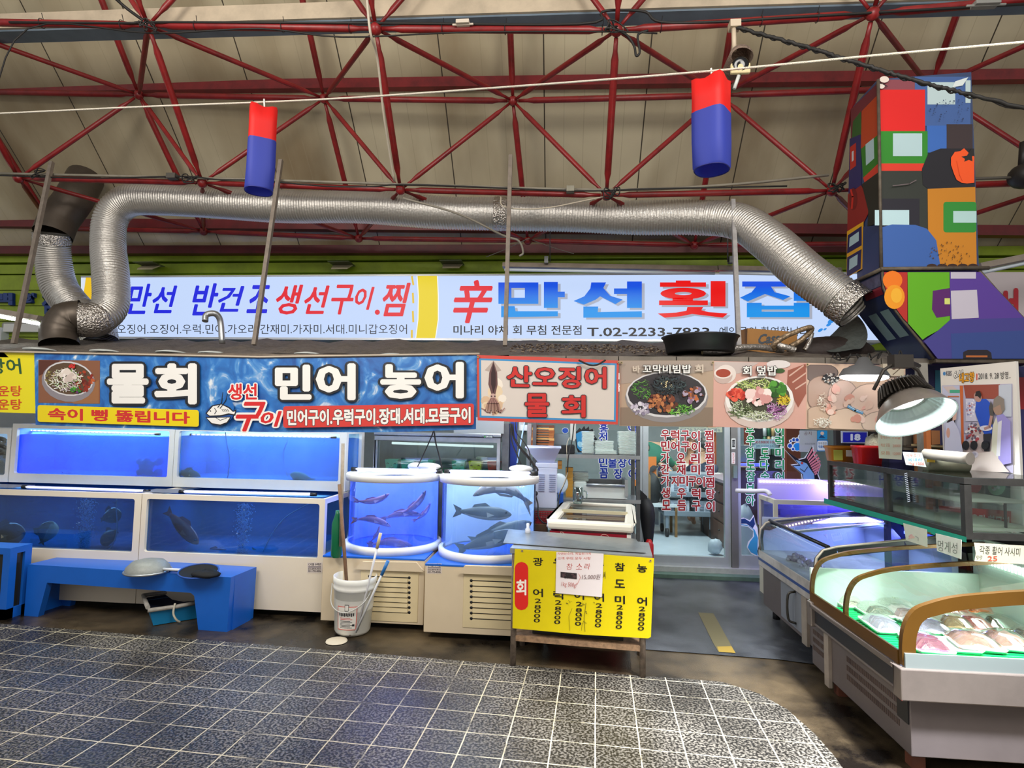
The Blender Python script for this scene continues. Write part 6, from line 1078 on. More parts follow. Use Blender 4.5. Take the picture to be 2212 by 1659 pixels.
bx('drinks_cabinet', 1640, 1698, 905, 1000, 9.8, .4, M('26282E', .5), 'tall dark drinks cabinet behind the green window letters', 'cabinet', z0=.03, z1=2.5)
for i in range(3):
    for k in range(5): p = P(1652 + k * 9, 942 + i * 20, 9.78); b = B(); b.lathe(p, [(.001, 0), (.03, 0), (.03, .12), (.012, .17), (.012, .21), (.001, .21)], 8); b.obj('bottle', M(('C8D0D4', '3A6A50', 'C8A878')[(i + k) % 3], .3), label='bottle on the rack inside the dark drinks cabinet', cat='bottle', group='bottles in the drinks cabinet')
t = bx('reversed_sign', 1626, 1682, 949, 969, 6.64, .01, M('CCD8E4', .5), 'pale strip sign with mirrored writing hung inside the right window', 'sign'); a = Art((0, 6.638, 0), (0, -1, 0)); a.text('0010088500', 1629, 952, 1676, 958, 'C04050', .01, flip=True); a.text('서성이백', 1634, 961, 1672, 967, '7A8CB0', 0, flip=True); a.obj('lettering', parent=t)
bx('kitchen_counter', 1600, 1640, 1010, 1090, 7.2, .4, M('5A3A2C', .5, noise=.2), 'brown counter behind the green window letters', 'counter', z0=.03)
b = B(); b.tube([P(1595, 1004, 7.55), P(1660, 1004, 7.55)], .02, 8); b.obj('blue_light_strip', M('4A50F0', emit=2.5), label='blue LED strip glowing along the brown counter', cat='lamp')
b = B(); b.box(P(1592, 955, 7.9).x, P(1632, 955, 7.9).x, 7.9, 8.3, P(1600, 998, 7.9).z, P(1600, 962, 7.9).z); b.box(P(1600, 955, 7.9).x, P(1612, 955, 7.9).x, 8.0, 8.2, P(1600, 962, 7.9).z, 2.65); b.obj('steel_hood', STEEL, label='grey steel extractor shape behind the right window', cat='hood')
b = B(); q = P(1612, 1130, 7.2); b.ball((q.x, 7.2, .36), .13, .1, .33, 14, 0, .12); b.obj('white_bag', M('D4DCE4', .4, trans=.3), label='crumpled white plastic bag standing behind the right window', cat='bag')
b = B(); b.ball((P(1545, 1150, 7.5).x, 7.5, .13), .09, .07, .09, 12, 0, .2); b.obj('white_bag', M('D0D8E0', .4, trans=.3), label='small white plastic bag on the floor by the drawer counter', cat='bag')
b = B(); q = P(1412, 1035, 8.6); b.ball((q.x, 8.85, .66), .15, .16, .26, 16, 0, .05); b.obj('grey_coat', M('202226', .7, noise=.2), label='dark grey coat draped over the wooden chair inside', cat='coat')
a = Art((0, 10.25, 0), (0, -1, 0)); a.rect(1466, 923, 1560, 934, 'A8A898'); a.text('생선구이 가오리찜 전골메뉴', 1468, 925, 1556, 933, '2A3A6A', .01); a.obj('wall_menu', label='long menu strip with dark blue letters high on the inner wall', cat='sign')
b = B(); b.box(P(1405, 1200, 6.75).x, P(1556, 1200, 6.75).x, 6.72, 7.05, .031, .038); b.obj('entry_mat', M('5E5856', .8, noise=.2), label='brown-grey doormat lying across the threshold inside', cat='mat')
# ---------------------------------------------------------------- people in the shop
def skin(name, pts, edges, rad, m, parent, lv=1, root=0):
    o0_ = org(parent); me = bpy.data.meshes.new(name); me.from_pydata([tuple(Vector(p) - o0_) for p in pts], edges, []); ob = bpy.data.objects.new(name, me); C.objects.link(ob); ob.parent = parent
    ob.modifiers.new('s', 'SKIN').use_smooth_shade = True; sv = me.skin_vertices[0].data
    for i, r in enumerate(rad): sv[i].radius = (r, r) if not isinstance(r, tuple) else r
    sv[root].use_root = True; ob.modifiers.new('u', 'SUBSURF').render_levels = lv + 1; me.materials.append(m); return ob
def person(label, base, hip, chest, head, hands, knees, feet, shirt, trousers, hair, longhair=False, apron=None, look=(0, -1, 0)):
    """joints in metres about base (x right, y away, z up); hands, knees and feet are left/right pairs"""
    b0 = Vector(base); V = lambda q: b0 + Vector(q); t = E('person', b0, label, 'person'); SK = M('C99A7C', .5)
    hip, chest, head = V(hip), V(chest), V(head); up_ = (chest - hip).normalized(); side = Vector((1, 0, 0)); side = (side - up_ * side.dot(up_)).normalized(); neck = chest + (head - chest) * .45
    pts = [hip, hip.lerp(chest, .5), chest, neck, head - (head - neck) * .3]; ed = [(0, 1), (1, 2), (2, 3), (3, 4)]; rad = [.13, .12, .135, .05, .07]; cl = []
    for k, s_ in enumerate((-1, 1)):
        sh = chest + side * s_ * .17 - up_ * .02; hd = V(hands[k]); el = sh.lerp(hd, .48) + Vector((s_ * .07, .03, -.05)); wr = el.lerp(hd, .85); i = len(pts)
        pts += [sh, el, wr, hd]; ed += [(2, i), (i, i + 1), (i + 1, i + 2), (i + 2, i + 3)]; rad += [.06, .042, .028, (.036, .02)]; d_ = (hd - wr).normalized(); pr = d_.cross(Vector((0, 0, 1))).normalized()
        for f in range(5):
            o_ = (f - 1.5) * .017 if f < 4 else -.035; j = len(pts); ln = (.045, .055, .052, .04, .03)[f]; pts += [hd + d_ * (.04 if f < 4 else .01) + pr * o_, hd + d_ * (.04 + ln if f < 4 else .04) + pr * o_ * 1.15 + Vector((0, 0, -.018))]; ed += [(i + 3, j), (j, j + 1)]; rad += [.009, .008]
        cl.append((sh, el, wr))
        hp = hip + side * s_ * .09; kn, ft = V(knees[k]), V(feet[k]); j = len(pts); pts += [hp, kn, ft, ft + Vector((0, -.12, -.03))]; ed += [(0, j), (j, j + 1), (j + 1, j + 2), (j + 2, j + 3)]; rad += [.085, .06, .042, .035]
    skin('body', pts, ed, rad, SK, t)
    lk = Vector(look).normalized(); hb = B(); hb.ball(head, .082, .095, .115, 16); nz = head + lk * .098; sd = lk.cross(Vector((0, 0, 1))).normalized()
    hb.ball(nz - Vector((0, 0, .015)), .014, .018, .02, 8); hb.ball(head + sd * .085, .015, .02, .028, 8); hb.ball(head - sd * .085, .015, .02, .028, 8); hb.obj('head', SK, t)
    for s_ in (-1, 1): hb = B(); hb.ball(head + lk * .088 + sd * .032 * s_ + Vector((0, 0, .012)), .011, n=8); hb.obj('eye', BLACK, t)
    hb = B(); hb.ball(head + lk * .09 - Vector((0, 0, .05)), .024, .012, .007, 8); hb.obj('mouth', M('A8605A', .5), t)
    hb = B(); hb.ball(head - lk * .022 + Vector((0, 0, .03)), .095, .105, .105, 16); 
    if longhair: hb.ball(head - lk * .06 - Vector((0, 0, .08)), .085, .07, .16, 14)
    hb.obj('hair', M(hair, .5), t)
    for nm, hx, r, q in (('shirt', shirt, .02, 0),):
        p2 = [hip, hip.lerp(chest, .5), chest, chest.lerp(neck, .5)]; e2 = [(0, 1), (1, 2), (2, 3)]; r2 = [.148, .138, .15, .075]
        for sh, el, wr in cl: i = len(p2); p2 += [sh, sh.lerp(el, .85)]; e2 += [(2, i), (i, i + 1)]; r2 += [.078, .058]
        skin('shirt', p2, e2, r2, M(hx, .7), t)
    p2 = [hip - up_ * -.02]; e2 = []; r2 = [.142]
    for k, s_ in enumerate((-1, 1)):
        i = len(p2); p2 += [hip + side * s_ * .09, V(knees[k]), V(feet[k]) + Vector((0, 0, .06))]; e2 += [(0, i), (i, i + 1), (i + 1, i + 2)]; r2 += [.1, .075, .055]
    skin('trousers', p2, e2, r2, M(trousers, .7), t)
    if apron: hb = B(); f = hip + Vector((0, -.16, 0)); hb.grid([[hip + Vector((x, -.17 + abs(x) * .35, z)) for x in (-.17, -.08, 0, .08, .17)] for z in (.16, -.05, -.3)]); hb.obj('apron', M(apron, .7), t)
    return t
bs = lambda px, Yq: (P(px, 1000, Yq).x, Yq, .03)
person('woman in green shirt and orange apron bending over the dining table', bs(1392, 9.35), (0, 0, .95), (.22, .05, 1.22), (.42, .02, 1.36), ((.42, -.1, .86), (.52, .2, .84)), ((-.08, -.1, .5), (.1, 0, .5)), ((-.1, 0, .06), (.1, .05, .06)), '1E6A54', '22242A', '1A1616', apron='D8742A', look=(.8, -.1, -.5))
person('smiling woman in pale top raising a hand at the dining table', bs(1490, 10.45), (0, 0, .5), (0, -.04, .95), (.0, -.08, 1.26), ((-.22, -.3, 1.06), (.15, -.3, .8)), ((-.1, -.35, .5), (.1, -.35, .5)), ((-.1, -.4, .08), (.1, -.4, .08)), 'E4D8D0', '3A3A48', '6A4028', True, look=(-.3, -.9, -.1))
person('short-haired man in a navy shirt seated with his back half turned', bs(1519, 9.42), (0, -.05, .5), (0, -.02, .96), (-.03, .0, 1.28), ((-.2, .3, .84), (.05, .34, .84)), ((-.1, .3, .5), (.12, .3, .5)), ((-.1, .3, .08), (.12, .3, .08)), '1E2A44', '20222A', '121214', look=(-.8, .4, -.1))
# ================================================================ PAINTED FUME HOOD
t = E('painted_hood', P(2020, 775, 4.3), 'big boxy fume hood painted with bright patchwork windows and an orange pepper', 'fume hood')
HX0, HX1, HY0, HY1 = 2.232, 2.862, 4.2, 4.56; hz0, hz1 = P(2000, 582, 4.2).z, P(1990, 168, 4.2).z
b = B(); b.prism([(HX0, HY0, hz0), (HX1, HY0, hz0), (HX1, HY0, hz1 + .03), (HX0, HY0, hz1)], (0, HY1 - HY0, 0)); b.obj('duct_box', M('3A4A70', .4, noise=.2), t)
fp = [(1905, 586), (1908, 622), (1922, 655), (1948, 690), (1985, 735), (2016, 775)]; fr_ = [P(x, y, HY0) for x, y in fp]; tr = [P(2112, 584, HY0), P(2150, 628, HY0), P(2230, 712, HY0), P(2300, 778, HY0)]
b = B(); pts = fr_ + list(reversed(tr)); b.face(pts); off = Vector((0, .42, 0)); b.face([p + off for p in reversed(pts)])
cols = ['5A4A70', '4E5A80', '6A2430', '1E2E5C', '203060', '1C2448']
b.grid([[p, p + off * .5, p + off] for p in fr_], 1, True); b.grid([[p, p + off] for p in tr], 2, True); b.obj('flared_hood', [M('4A3A7E', .35, noise=.2), M('1E2C58', .45, noise=.3, scale=4), M('3A2A60', .5)], t)
b = B()   # pale windows and red streak painted on the curved cheek
def ck(u, v): k = min(4, int(u * 5)); f = u * 5 - k; return fr_[k].lerp(fr_[k + 1], f) + off * v + Vector((-.0025, 0, -.0015))
def cq(u0, u1, v0, v1, m): b.grid([[ck(u0 + (u1 - u0) * i / 4, v) for v in (v0, v1)] for i in range(5)], m, False)
cq(.02, .16, .05, .95, 2); cq(.17, .27, .05, .6, 1); cq(.45, .74, .12, .38, 0); cq(.45, .74, .50, .76, 0)
b.obj('cheek_painting', [M('7E9AA0', .5), M('7A1E2E', .5), M('5A5A78', .5, noise=.5, scale=18)], t)
a = Art((0, HY0 - .001, 0), (0, -1, 0), rough=.38, step=.0006)
for q in (('r', 1896, 172, 1976, 200, '8A4650'), ('r', 1976, 166, 2096, 272, '42619C'), ('r', 1898, 194, 1998, 286, 'E01E1A'), ('r', 2003, 178, 2063, 226, 'BBD0D4'), ('r', 2085, 174, 2096, 223, 'BBD0D4'), ('r', 2001, 272, 2045, 330, '3868B8'), ('r', 2044, 269, 2100, 330, '3A2E30'),
          ('r', 1899, 284, 2003, 356, '2F8626'), ('r', 1928, 289, 1991, 338, 'B4D0D6'), ('r', 1901, 354, 1997, 371, 'DC3A26'), ('r', 1901, 370, 2010, 500, '30342E'), ('r', 1903, 430, 1985, 500, '24222C')): a.rect(*q[1:5], q[5])
a.poly([(2062, 177), (2090, 168), (2078, 186), (2056, 190)], 'DCE6E6'); a.poly([(1990, 366), (2004, 332), (2030, 322), (2102, 322), (2104, 408), (2004, 410), (1992, 400)], '1F1D24')
a.poly([(2002, 409), (2105, 405), (2108, 578), (2004, 582)], 'C6801E'); a.rect(2036, 437, 2107, 503, '2F8A34', 6); a.rect(2057, 457, 2107, 482, 'B4D8D8'); a.rect(1888, 455, 1962, 488, 'BCDCE4')
a.poly([(1903, 583), (1903, 492), (1925, 486), (1975, 487), (2000, 495), (2020, 520), (2030, 582)], '3A62AC')
pe = [(2102, 340), (2090, 332), (2080, 322), (2072, 328), (2060, 330), (2052, 342), (2052, 358), (2058, 376), (2064, 390), (2074, 396), (2086, 398), (2102, 396)]; a.poly(pe, 'F0561A'); a.poly([(2096, 322), (2086, 338), (2074, 340), (2082, 345), (2080, 351), (2090, 347), (2098, 350), (2097, 340), (2102, 336), (2100, 325)], '24211F')
a.line([(2064, 350), (2070, 380), (2076, 392)], 1.5, 'D84410'); a.ell(1908, 174, 10, 7, 'E8DAD0'); a.ell(1902, 188, 7, 6, 'E8DAD0'); a.line([(1896, 182), (1905, 184), (1914, 189)], 2, '201A1E')
for i in range(5): a.ell(2010 + i * 22, 577, 11, 6, '3A2218')
a.blobs(2050, 550, 46, 26, 50, 1.5, ['7A4A10', '5A3A14'], 90); a.blobs(2050, 240, 46, 26, 34, 1.5, ['2A3A60'], 91); a.line([(1925, 404), (1960, 400), (1975, 392)], 2, '6A5E60')
# flare
for q in ((1905, 592, 1957, 0, ''),): pass
a.poly([(1906, 590), (1956, 590), (1956, 698), (1948, 690), (1922, 655), (1908, 622)], 'B82A22'); a.ell(1924, 607, 21, 20, 'F07A14'); a.ell(1928, 643, 22, 26, 'F09A1C'); a.ell(1932, 640, 12, 16, 'F4B430')
a.poly([(1956, 590), (2046, 590), (2047, 712), (2020, 716), (1998, 728), (1988, 735), (1957, 700)], '62B018'); a.poly([(2010, 630), (2047, 624), (2047, 684), (2018, 688), (2008, 670)], '5A1E6A'); a.rect(2035, 646, 2047, 659, 'D8E07A')
a.poly([(2046, 590), (2112, 590), (2150, 630), (2205, 688), (2047, 692)], '583A98'); a.rect(2048, 590, 2102, 604, 'C4BED0'); a.poly([(2048, 630), (2104, 628), (2108, 688), (2050, 691)], 'C8C2D2')
a.poly([(2047, 692), (2205, 688), (2296, 776), (2020, 776), (1990, 738), (2020, 716)], '44408E'); a.poly([(2048, 722), (2240, 714), (2296, 776), (2050, 776)], '34498E'); a.poly([(2074, 776), (2074, 762), (2084, 757), (2126, 757), (2134, 763), (2136, 776)], '241C24'); a.rect(2080, 769, 2126, 773, 'B86830')
a.obj('front_painting', parent=t)
a = Art((HX0 - .001, 0, 0), (-1, 0, 0), rough=.42, step=.0006)
fl = [(1897, 176), (1903, 582), (1831, 622), (1838, 240)]
a.poly([(1838, 236), (1897, 178), (1898, 250), (1838, 300)], '6A2A34'); a.poly([(1843, 262), (1860, 240), (1862, 300), (1838, 330)], '2C5A28'); a.poly([(1862, 240), (1896, 205), (1898, 292), (1860, 322)], 'B0401E'); a.poly([(1836, 300), (1860, 290), (1862, 410), (1833, 440)], '26245C'); a.poly([(1837, 318), (1850, 308), (1850, 358), (1837, 368)], 'B4281E'); a.poly([(1841, 328), (1845, 325), (1845, 346), (1841, 350)], 'C8C8D0')
a.poly([(1861, 322), (1899, 290), (1900, 352), (1866, 384)], '2C7424'); a.poly([(1871, 312), (1889, 298), (1890, 342), (1872, 358)], 'A8C4CC'); a.poly([(1866, 384), (1900, 352), (1901, 370), (1870, 398)], 'C83A2A'); a.poly([(1833, 420), (1862, 400), (1872, 420), (1878, 460), (1868, 480), (1832, 500)], '86201E')
a.ell(1845, 430, 9, 24, '6A1618'); a.line([(1840, 410), (1844, 425), (1842, 450)], 4, 'C02A20'); a.poly([(1864, 398), (1901, 371), (1903, 480), (1876, 490), (1878, 455)], '202420'); a.poly([(1832, 500), (1868, 478), (1867, 580), (1831, 600)], 'D8A020'); a.poly([(1834, 508), (1864, 488), (1864, 530), (1832, 548)], '1E1E50'); a.poly([(1838, 514), (1858, 500), (1858, 520), (1837, 534)], 'A8C4CC')
a.poly([(1833, 556), (1864, 538), (1862, 580), (1832, 598)], '1E1E50'); a.poly([(1838, 560), (1856, 549), (1855, 572), (1837, 584)], 'A8C4CC'); a.poly([(1868, 490), (1903, 486), (1903, 583), (1866, 600)], '2C3C66')
a.obj('side_painting', parent=t)
b = B(); 
for q0, q1 in ((P(1897, 172, 4.19), P(1904, 586, 4.19)),): b.tube([q0, q1], .011, 8)
b.tube([Vector((HX0 - .03, HY0 - .02, hz0)), Vector((HX1 + .05, HY0 - .02, hz0 + .003))], .014, 8); b.tube([Vector((HX0 - .02, HY0 - .02, hz0)), Vector((HX0 - .03, HY1 + .1, hz0 - .0))], .014, 8); b.tube([p + Vector((0, -.005, 0)) for p in fr_], .010, 8); b.tube([p + Vector((.004, -.005, 0)) for p in tr], .010, 8); b.obj('angle_iron', M('6E6458', .6, .4, noise=.4, scale=20), t)
# wall under the hood with mural
b = B(); zz = P(2100, 778, 4.25).z; b.box(2.46, 4.2, 4.62, 4.72, 0, zz); st('wall_right', b, M('34346C', .6, noise=.4, scale=5))
a = Art((0, 4.619, 0), (0, -1, 0)); a.rect(2196, 815, 2230, 884, 'A81C28'); a.rect(2020, 800, 2036, 850, '2E8AA8'); a.rect(2015, 870, 2036, 930, '3A2A50'); a.obj('mural_patch', label='red and teal painted squares on the purple wall behind the photo board', cat='painting')
b = B(); b.box(P(2018, 778, 4.2).x, 3.6, 4.18, 4.26, P(2100, 784, 4.2).z, P(2100, 776, 4.2).z); b.obj('ledge_beam', M('5E5448', .6, .3, noise=.4, scale=20), label='rusty ledge beam under the painted hood', cat='beam')
bx('support_post', 1990, 2004, 784, 950, 4.22, .05, M('A8A49C', .5, .4, noise=.2), 'pale square steel post standing behind the dish lamp', 'post', z0=1.05)
bx('grey_board', 1953, 1975, 935, 972, 4.56, .02, M('8C8478', .6, noise=.3), 'small grey board on the left of the orange boards behind the case', 'board')
for x0, x1, l in ((1977, 2001, 'left orange-pink board behind the steel post'), (2013, 2030, 'narrow orange-brown board right of the steel post')): bx('orange_board', x0, x1, 930, 962, 4.5, .02, M('D8905A', .6, noise=.1), l, 'board', z0=1.0)
bx('orange_post', 2002, 2010, 918, 973, 4.1, .03, M('B86A34', .6, noise=.2), 'thin orange-brown wooden post behind the rolled tube', 'post', z0=.93)
b = B()
for i in range(9): p = P(1950 + i * 9, 962 + R.uniform(-2, 6), 4.35); b.tube([p, p + Vector((R.uniform(.1, .25), R.uniform(-.1, .1), R.uniform(-.01, .02)))], R.uniform(.006, .014), 5, R.randrange(3))
b.obj('scrap_pile', [M('6E5034', .8), M('A89470', .8), M('3A2E26', .8)], label='pile of driftwood-like scrap under the orange boards', cat='scrap')
tb = bx('white_bracket', 1908, 1952, 786, 812, 4.2, .05, M('C8BCA8', .6, noise=.2), 'cream hinged bracket plate above the dish lamp', 'bracket')
a = Art((0, 4.199, 0), (0, -1, 0)); a.ell(1931, 793, 5.5, 5.5, '4A2A1E'); a.line([(1929, 809), (1945, 795)], 1.5, '5A4A3A'); a.obj('hole_mark', parent=tb)
# ================================================================ LAMPS AT THE RIGHT
c = P(1962, 872, 3.66); ax = Vector((.10, -.62, -1)).normalized(); t = E('dish_lamp', c, 'large grey dish lamp with bright ribbed white inside, hanging on the right', 'lamp')
def LA(prof, name, m, n=56, sm=True):
    b = B(); b.lathe(c, prof, n, ax=ax, sm=sm); return b.obj(name, m, t)
LA([(.085, -.055), (.115, -.04), (.165, .01), (.205, .085), (.212, .10), (.216, .103)], 'reflector_shell', M('6E665E', .4, .4, noise=.25, scale=12))
b = B(); rows = []
for i, (r, z) in enumerate(((.216, .103), (.208, .098), (.185, .055), (.158, .015), (.115, -.03))): rows.append([c + Vector((1, 0, 0)).rotation_difference(Vector((1, 0, 0))) @ (Vector((0, 0, 1)).rotation_difference(ax) @ Vector((r * (1 + (.012 if j % 2 and i > 1 else 0)) * math.cos(2 * math.pi * j / 72), r * (1 + (.012 if j % 2 and i > 1 else 0)) * math.sin(2 * math.pi * j / 72), z))) for j in range(72)])
b.grid(rows, 0, False, True); b.obj('ribbed_inside', M('A4B0AE', .3, .3), t)
LA([(.001, -.028), (.112, -.028)], 'light_disc', M('FFFFFF', emit=5)); LA([(.112, -.029), (.118, -.022), (.10, -.026)], 'rim_ring', M('C8CCC8', .3))
b = B(); q = Vector((0, 0, 1)).rotation_difference(ax)
for j in range(40): a0 = 2 * math.pi * j / 40; u = q @ Vector((math.cos(a0), math.sin(a0), 0)); w_ = q @ Vector((-math.sin(a0), math.cos(a0), 0)); b.prism([c + u * .05 - ax * .15, c + u * .12 - ax * .13, c + u * .155 - ax * .03, c + u * .08 - ax * .05], w_ * .004)
b.obj('cooling_fins', M('4A4642', .4, .6), t); LA([(.001, -.16), (.05, -.16), (.075, -.145), (.075, -.05)], 'driver_housing', M('5A544E', .4, .5))
b = B(); k = c - ax * .1; b.tube([k + Vector((-.16, 0, .0)), k + Vector((-.10, 0, .12)), c + Vector((0, .06, .28)), k + Vector((.10, 0, .12)), k + Vector((.16, 0, .0))], .010, 6); b.box(c.x - .06, c.x + .05, c.y + .02, c.y + .1, c.z + .22, c.z + .30); b.obj('mount_bracket', M('3E3A36', .5, .4), t)
b = B(); b.tube([c + Vector((0, .06, .28)), P(1985, 790, 4.2)], .014, 8); b.obj('mount_arm', M('3E3A36', .5, .4), t)
l = area('dish_light', c + ax * .03, c + ax, .2, 11, (.93, 1, 1)); 
p = P(1867, 815, 3.95); t = E('oval_lamp', p, 'slim glowing oval lamp hanging over the filefish photo', 'lamp'); b = B(); b.ball(p, .155, .06, .028, 20); b.obj('glowing_lens', M('F8FFFF', emit=7), t)
b = B(); b.grid([[p + Vector((r * math.cos(q), r * .5 * math.sin(q), z)) for q in [2 * math.pi * j / 20 for j in range(20)]] for r, z in ((.16, .01), (.13, .055), (.06, .08), (.03, .13), (.002, .135))], 0, True, True); b.obj('housing', M('5A5A5C', .5, .3, trans=.1), t)
b = B(); b.tube([p + Vector((.0, 0, .13)), P(1872, 778, 4.27)], .008, 6); b.obj('stem', CABLE, t)
# high-bay at the right edge and cctv camera
p = P(2215, 380, 4.9); b = B(); b.ball(p, .12, .12, .10, 16); b.tube([p + Vector((-.02, 0, .08)), p + Vector((0, 0, .28))], .03, 8); b.obj('high_bay_lamp', M('2A2624', .5, noise=.3), label='dark high-bay lamp body cut by the right edge at the truss', cat='lamp')
b = B(); b.tube([P(2100, 386, 4.9), P(2212, 383, 4.9)], .012, 6); b.obj('conduit', M('5A554C', .6), label='short grey conduit from the painted hood to the high-bay lamp', cat='conduit')
p = P(1599, 128, 3.9); t = E('security_camera', p, 'dusty white security camera hanging on a pole from the upper chord', 'camera')
b = B(); b.tube([P(1585, 58, 3.9), P(1586, 110, 3.9)], .016, 8); b.box(p.x - .07, p.x - .0, 3.87, 3.94, P(1585, 62, 3.9).z, P(1585, 47, 3.9).z); b.obj('pole', M('C8B8A0', .5), t)
b = B(); b.grid([[p + Vector((r * sx * math.cos(q), y, r * math.sin(q) + dz)) for q in [2 * math.pi * j / 16 for j in range(16)]] for r, y, sx, dz in ((.02, .22, 1, .03), (.07, .18, 1, .03), (.078, -.03, 1.0, .01), (.06, -.05, 1.2, -.01))], 0, True, True); b.obj('housing', M('8A7668', .9, noise=.3, scale=30, bump=.8, bscale=60), t)
b = B(); f0, f1 = P(1578, 138, 3.84), P(1621, 158, 3.84); b.box(f0.x, f1.x, 3.83, 3.86, f1.z, f0.z); b.obj('front_frame', M('D8C89A', .5), t, bev=.008); b = B(); b.lathe(P(1600, 140, 3.83), [(.001, -.003), (.04, .006), (.055, .0), (.058, -.02)], 20, ax=(0, -1, -.15)); b.obj('lens', M('0C0C10', .1), t)
b = B(); b.tube(curve([P(1598, 160, 3.9), P(1592, 175, 3.9), P(1580, 190, 3.95), P(1574, 205, 4.0)], 4), .016, 6); b.obj('bracket_arm', M('4A4038', .7), t); b = B(); b.tube([P(1596, 163, 3.85), P(1586, 192, 3.86)], .012, 8); b.obj('white_arm', M('D0D4D0', .4), t)
# lanterns
def lantern(x, y0, ym, y1, wpx, Y, tw, l, bx_):
    c = P(x, y0, Y); zm, zb = P(x, ym, Y).z, P(x, y1, Y).z; w2 = wpx / F * Y / 2 * 1.16; t = E('lantern', P(x, y1, Y), l, 'lantern', 'red and blue cloth lanterns on the rope')
    def ring(z, r, sq, dx=0, j=0.): 
        out = []
        for k in range(24):
            q = 2 * math.pi * k / 24; cx_, sy_ = math.cos(q), math.sin(q); s_ = (abs(cx_) ** sq + abs(sy_) ** sq) ** (-1 / sq); u, v = r * s_ * cx_, r * s_ * sy_; out.append(Vector((c.x + dx + u * math.cos(tw) - v * math.sin(tw), Y + u * math.sin(tw) + v * math.cos(tw), z + j * math.cos(4 * q - math.pi) )))
        return out
    r = w2 / 1.25; top_ = c.z - .05
    b = B(); b.grid([ring(top_ + .0, r * .3, 2), ring(top_ - .012, r * .6, 3), ring(top_, r * .98, 6, j=.010), ring(top_ - .10, r * .96, 6), ring(zm, r * .97, 6)], 0, True, True); b.obj('red_cloth', M('E8201C', .6, trans=.35), t)
    b = B(); b.grid([ring(zm + .01, r * .985, 6), ring((zm + zb) / 2, r * 1.0, 5), ring(zb + .03, r * 1.0, 3.2, dx=bx_), ring(zb + .02, r * .98, 2.4, dx=bx_)], 0, True, True); b.obj('blue_cloth', M('3C4CB8', .6, trans=.4), t)
    b = B(); b.tube(ring(zb + .02, r * .98, 2.4, dx=bx_) + ring(zb + .02, r * .98, 2.4, dx=bx_)[:1], .003, 5); b.obj('hoop', M('1C2478', .5), t); b = B(); b.tube([c + Vector((0, 0, .03)), c + Vector((.008, 0, -.06))], .005, 6); b.obj('string', M('E8E4D8', .7), t)
lantern(570, 224, 312, 420, 66, 3.34, .55, 'red and blue cloth lantern hanging from the rope on the left', -.006)
lantern(1536, 160, 252, 376, 78, 2.90, .95, 'red and blue cloth lantern hanging from the rope on the right', .0)
# ================================================================ DISPLAY FREEZERS
GOLD = M('6E4C1C', .35, .35, noise=.12); FG = M('6C6464', .4, .2, noise=.12, scale=4)
t = E('display_freezer', (2.2, 3.5, 0), 'nearest display freezer with gold arched frames and trays of fish', 'freezer'); X0, XB, YA, YB_ = 1.65, 2.66, 2.98, 4.06
b = B(); b.box(X0, 2.95, YA, YB_, .08, .36); b.obj('lower_body', FG, t, bev=.004); b = B(); b.box(X0 - .07, 2.97, YA - .06, YA + .012, .355, .50); b.box(X0 - .05, X0, YA + .012, YB_ - .10, .37, .385); b.box(X0 - .07, X0 + .04, YA + .012, YB_ - .14, .475, .50); b.box(X0 - .07, X0 + .0, YB_ - .16, YB_ - .10, .36, .51); b.obj('steel_bumper', M('8A807A', .35, .5, noise=.15), t, bev=.006)
b = B(); b.box(X0 - .045, X0 - .001, YA + .012, YB_ - .16, .385, .475); b.obj('dark_side_band', M('26282E', .35), t)
for yy0, yy1, n in ((3.07, 3.60, 28), (3.88, 4.05, 9)):
    b = B()
    for k in range(3):
        for i in range(n): y = yy0 + (yy1 - yy0) * i / n; b.box(X0 - .002, X0 + .004, y, y + (yy1 - yy0) / n * .6, .175 + k * .05, .205 + k * .05)
    b.obj('vent_grille', M('54443E', .6, noise=.3), t)
b = B(); b.box(X0 - .02, X0, 3.78, 3.84, .04, .36); b.obj('corner_post', M('A89C90', .45, .2, noise=.3), t)
b = B(); b.box(X0 - .006, X0 + .0, YA + .01, YA + .10, .22, .34); b.obj('switch_box', BLACK, t); b = B(); b.box(X0 - .009, X0 - .006, YA + .05, YA + .085, .31, .335); b.obj('red_switch', M('E83020', emit=1.2), t)
for x, y in ((X0 + .06, YA + .08), (2.8, YA + .08), (X0 + .06, 3.80), (2.8, YB_ - .08)): b = B(); b.box(x - .03, x + .03, y - .03, y + .03, .0, .08); b.obj('foot', M('6A3A28', .7, noise=.4), t)
prof = [(1.605, .505), (1.603, .60), (1.620, .69), (1.665, .762), (1.745, .80), (1.85, .83), (2.0, .852), (2.19, .873), (XB, .915)]
prof = [(p.x, p.z) for p in curve([(x, 0, z) for x, z in prof], 4)]
def ramp(i, v): i = min(i / 4, len(v) - 1); a_ = int(i); c_ = min(a_ + 1, len(v) - 1); return v[a_] + (v[c_] - v[a_]) * (i - a_)
for k, y in enumerate((2.945, 3.50, 3.945)):
    wd = .062 if k == 0 else .022; pin = [(x + wd * ramp(i, (1, 1, .95, .72, .35, .15, 0)), z - wd * ramp(i, (0, 0, .3, .7, .93, 1, 1))) for i, (x, z) in enumerate(prof)]
    b = B()
    for i in range(len(prof) - 1): b.prism([(prof[i][0], y, prof[i][1]), (prof[i + 1][0], y, prof[i + 1][1]), (pin[i + 1][0], y, pin[i + 1][1]), (pin[i][0], y, pin[i][1])], (0, .03 if k == 0 else .022, 0))
    b.obj('gold_arch', GOLD if k else M('664618', .35, .35, noise=.12), t)
b = B(); b.box(1.600, 1.612, YA, 3.96, .50, .565); b.obj('gold_rail', GOLD, t); b = B(); sweep(b, prof, 2.976, 3.945); b.obj('curved_glass', glass('F4FCF8', .08), t)
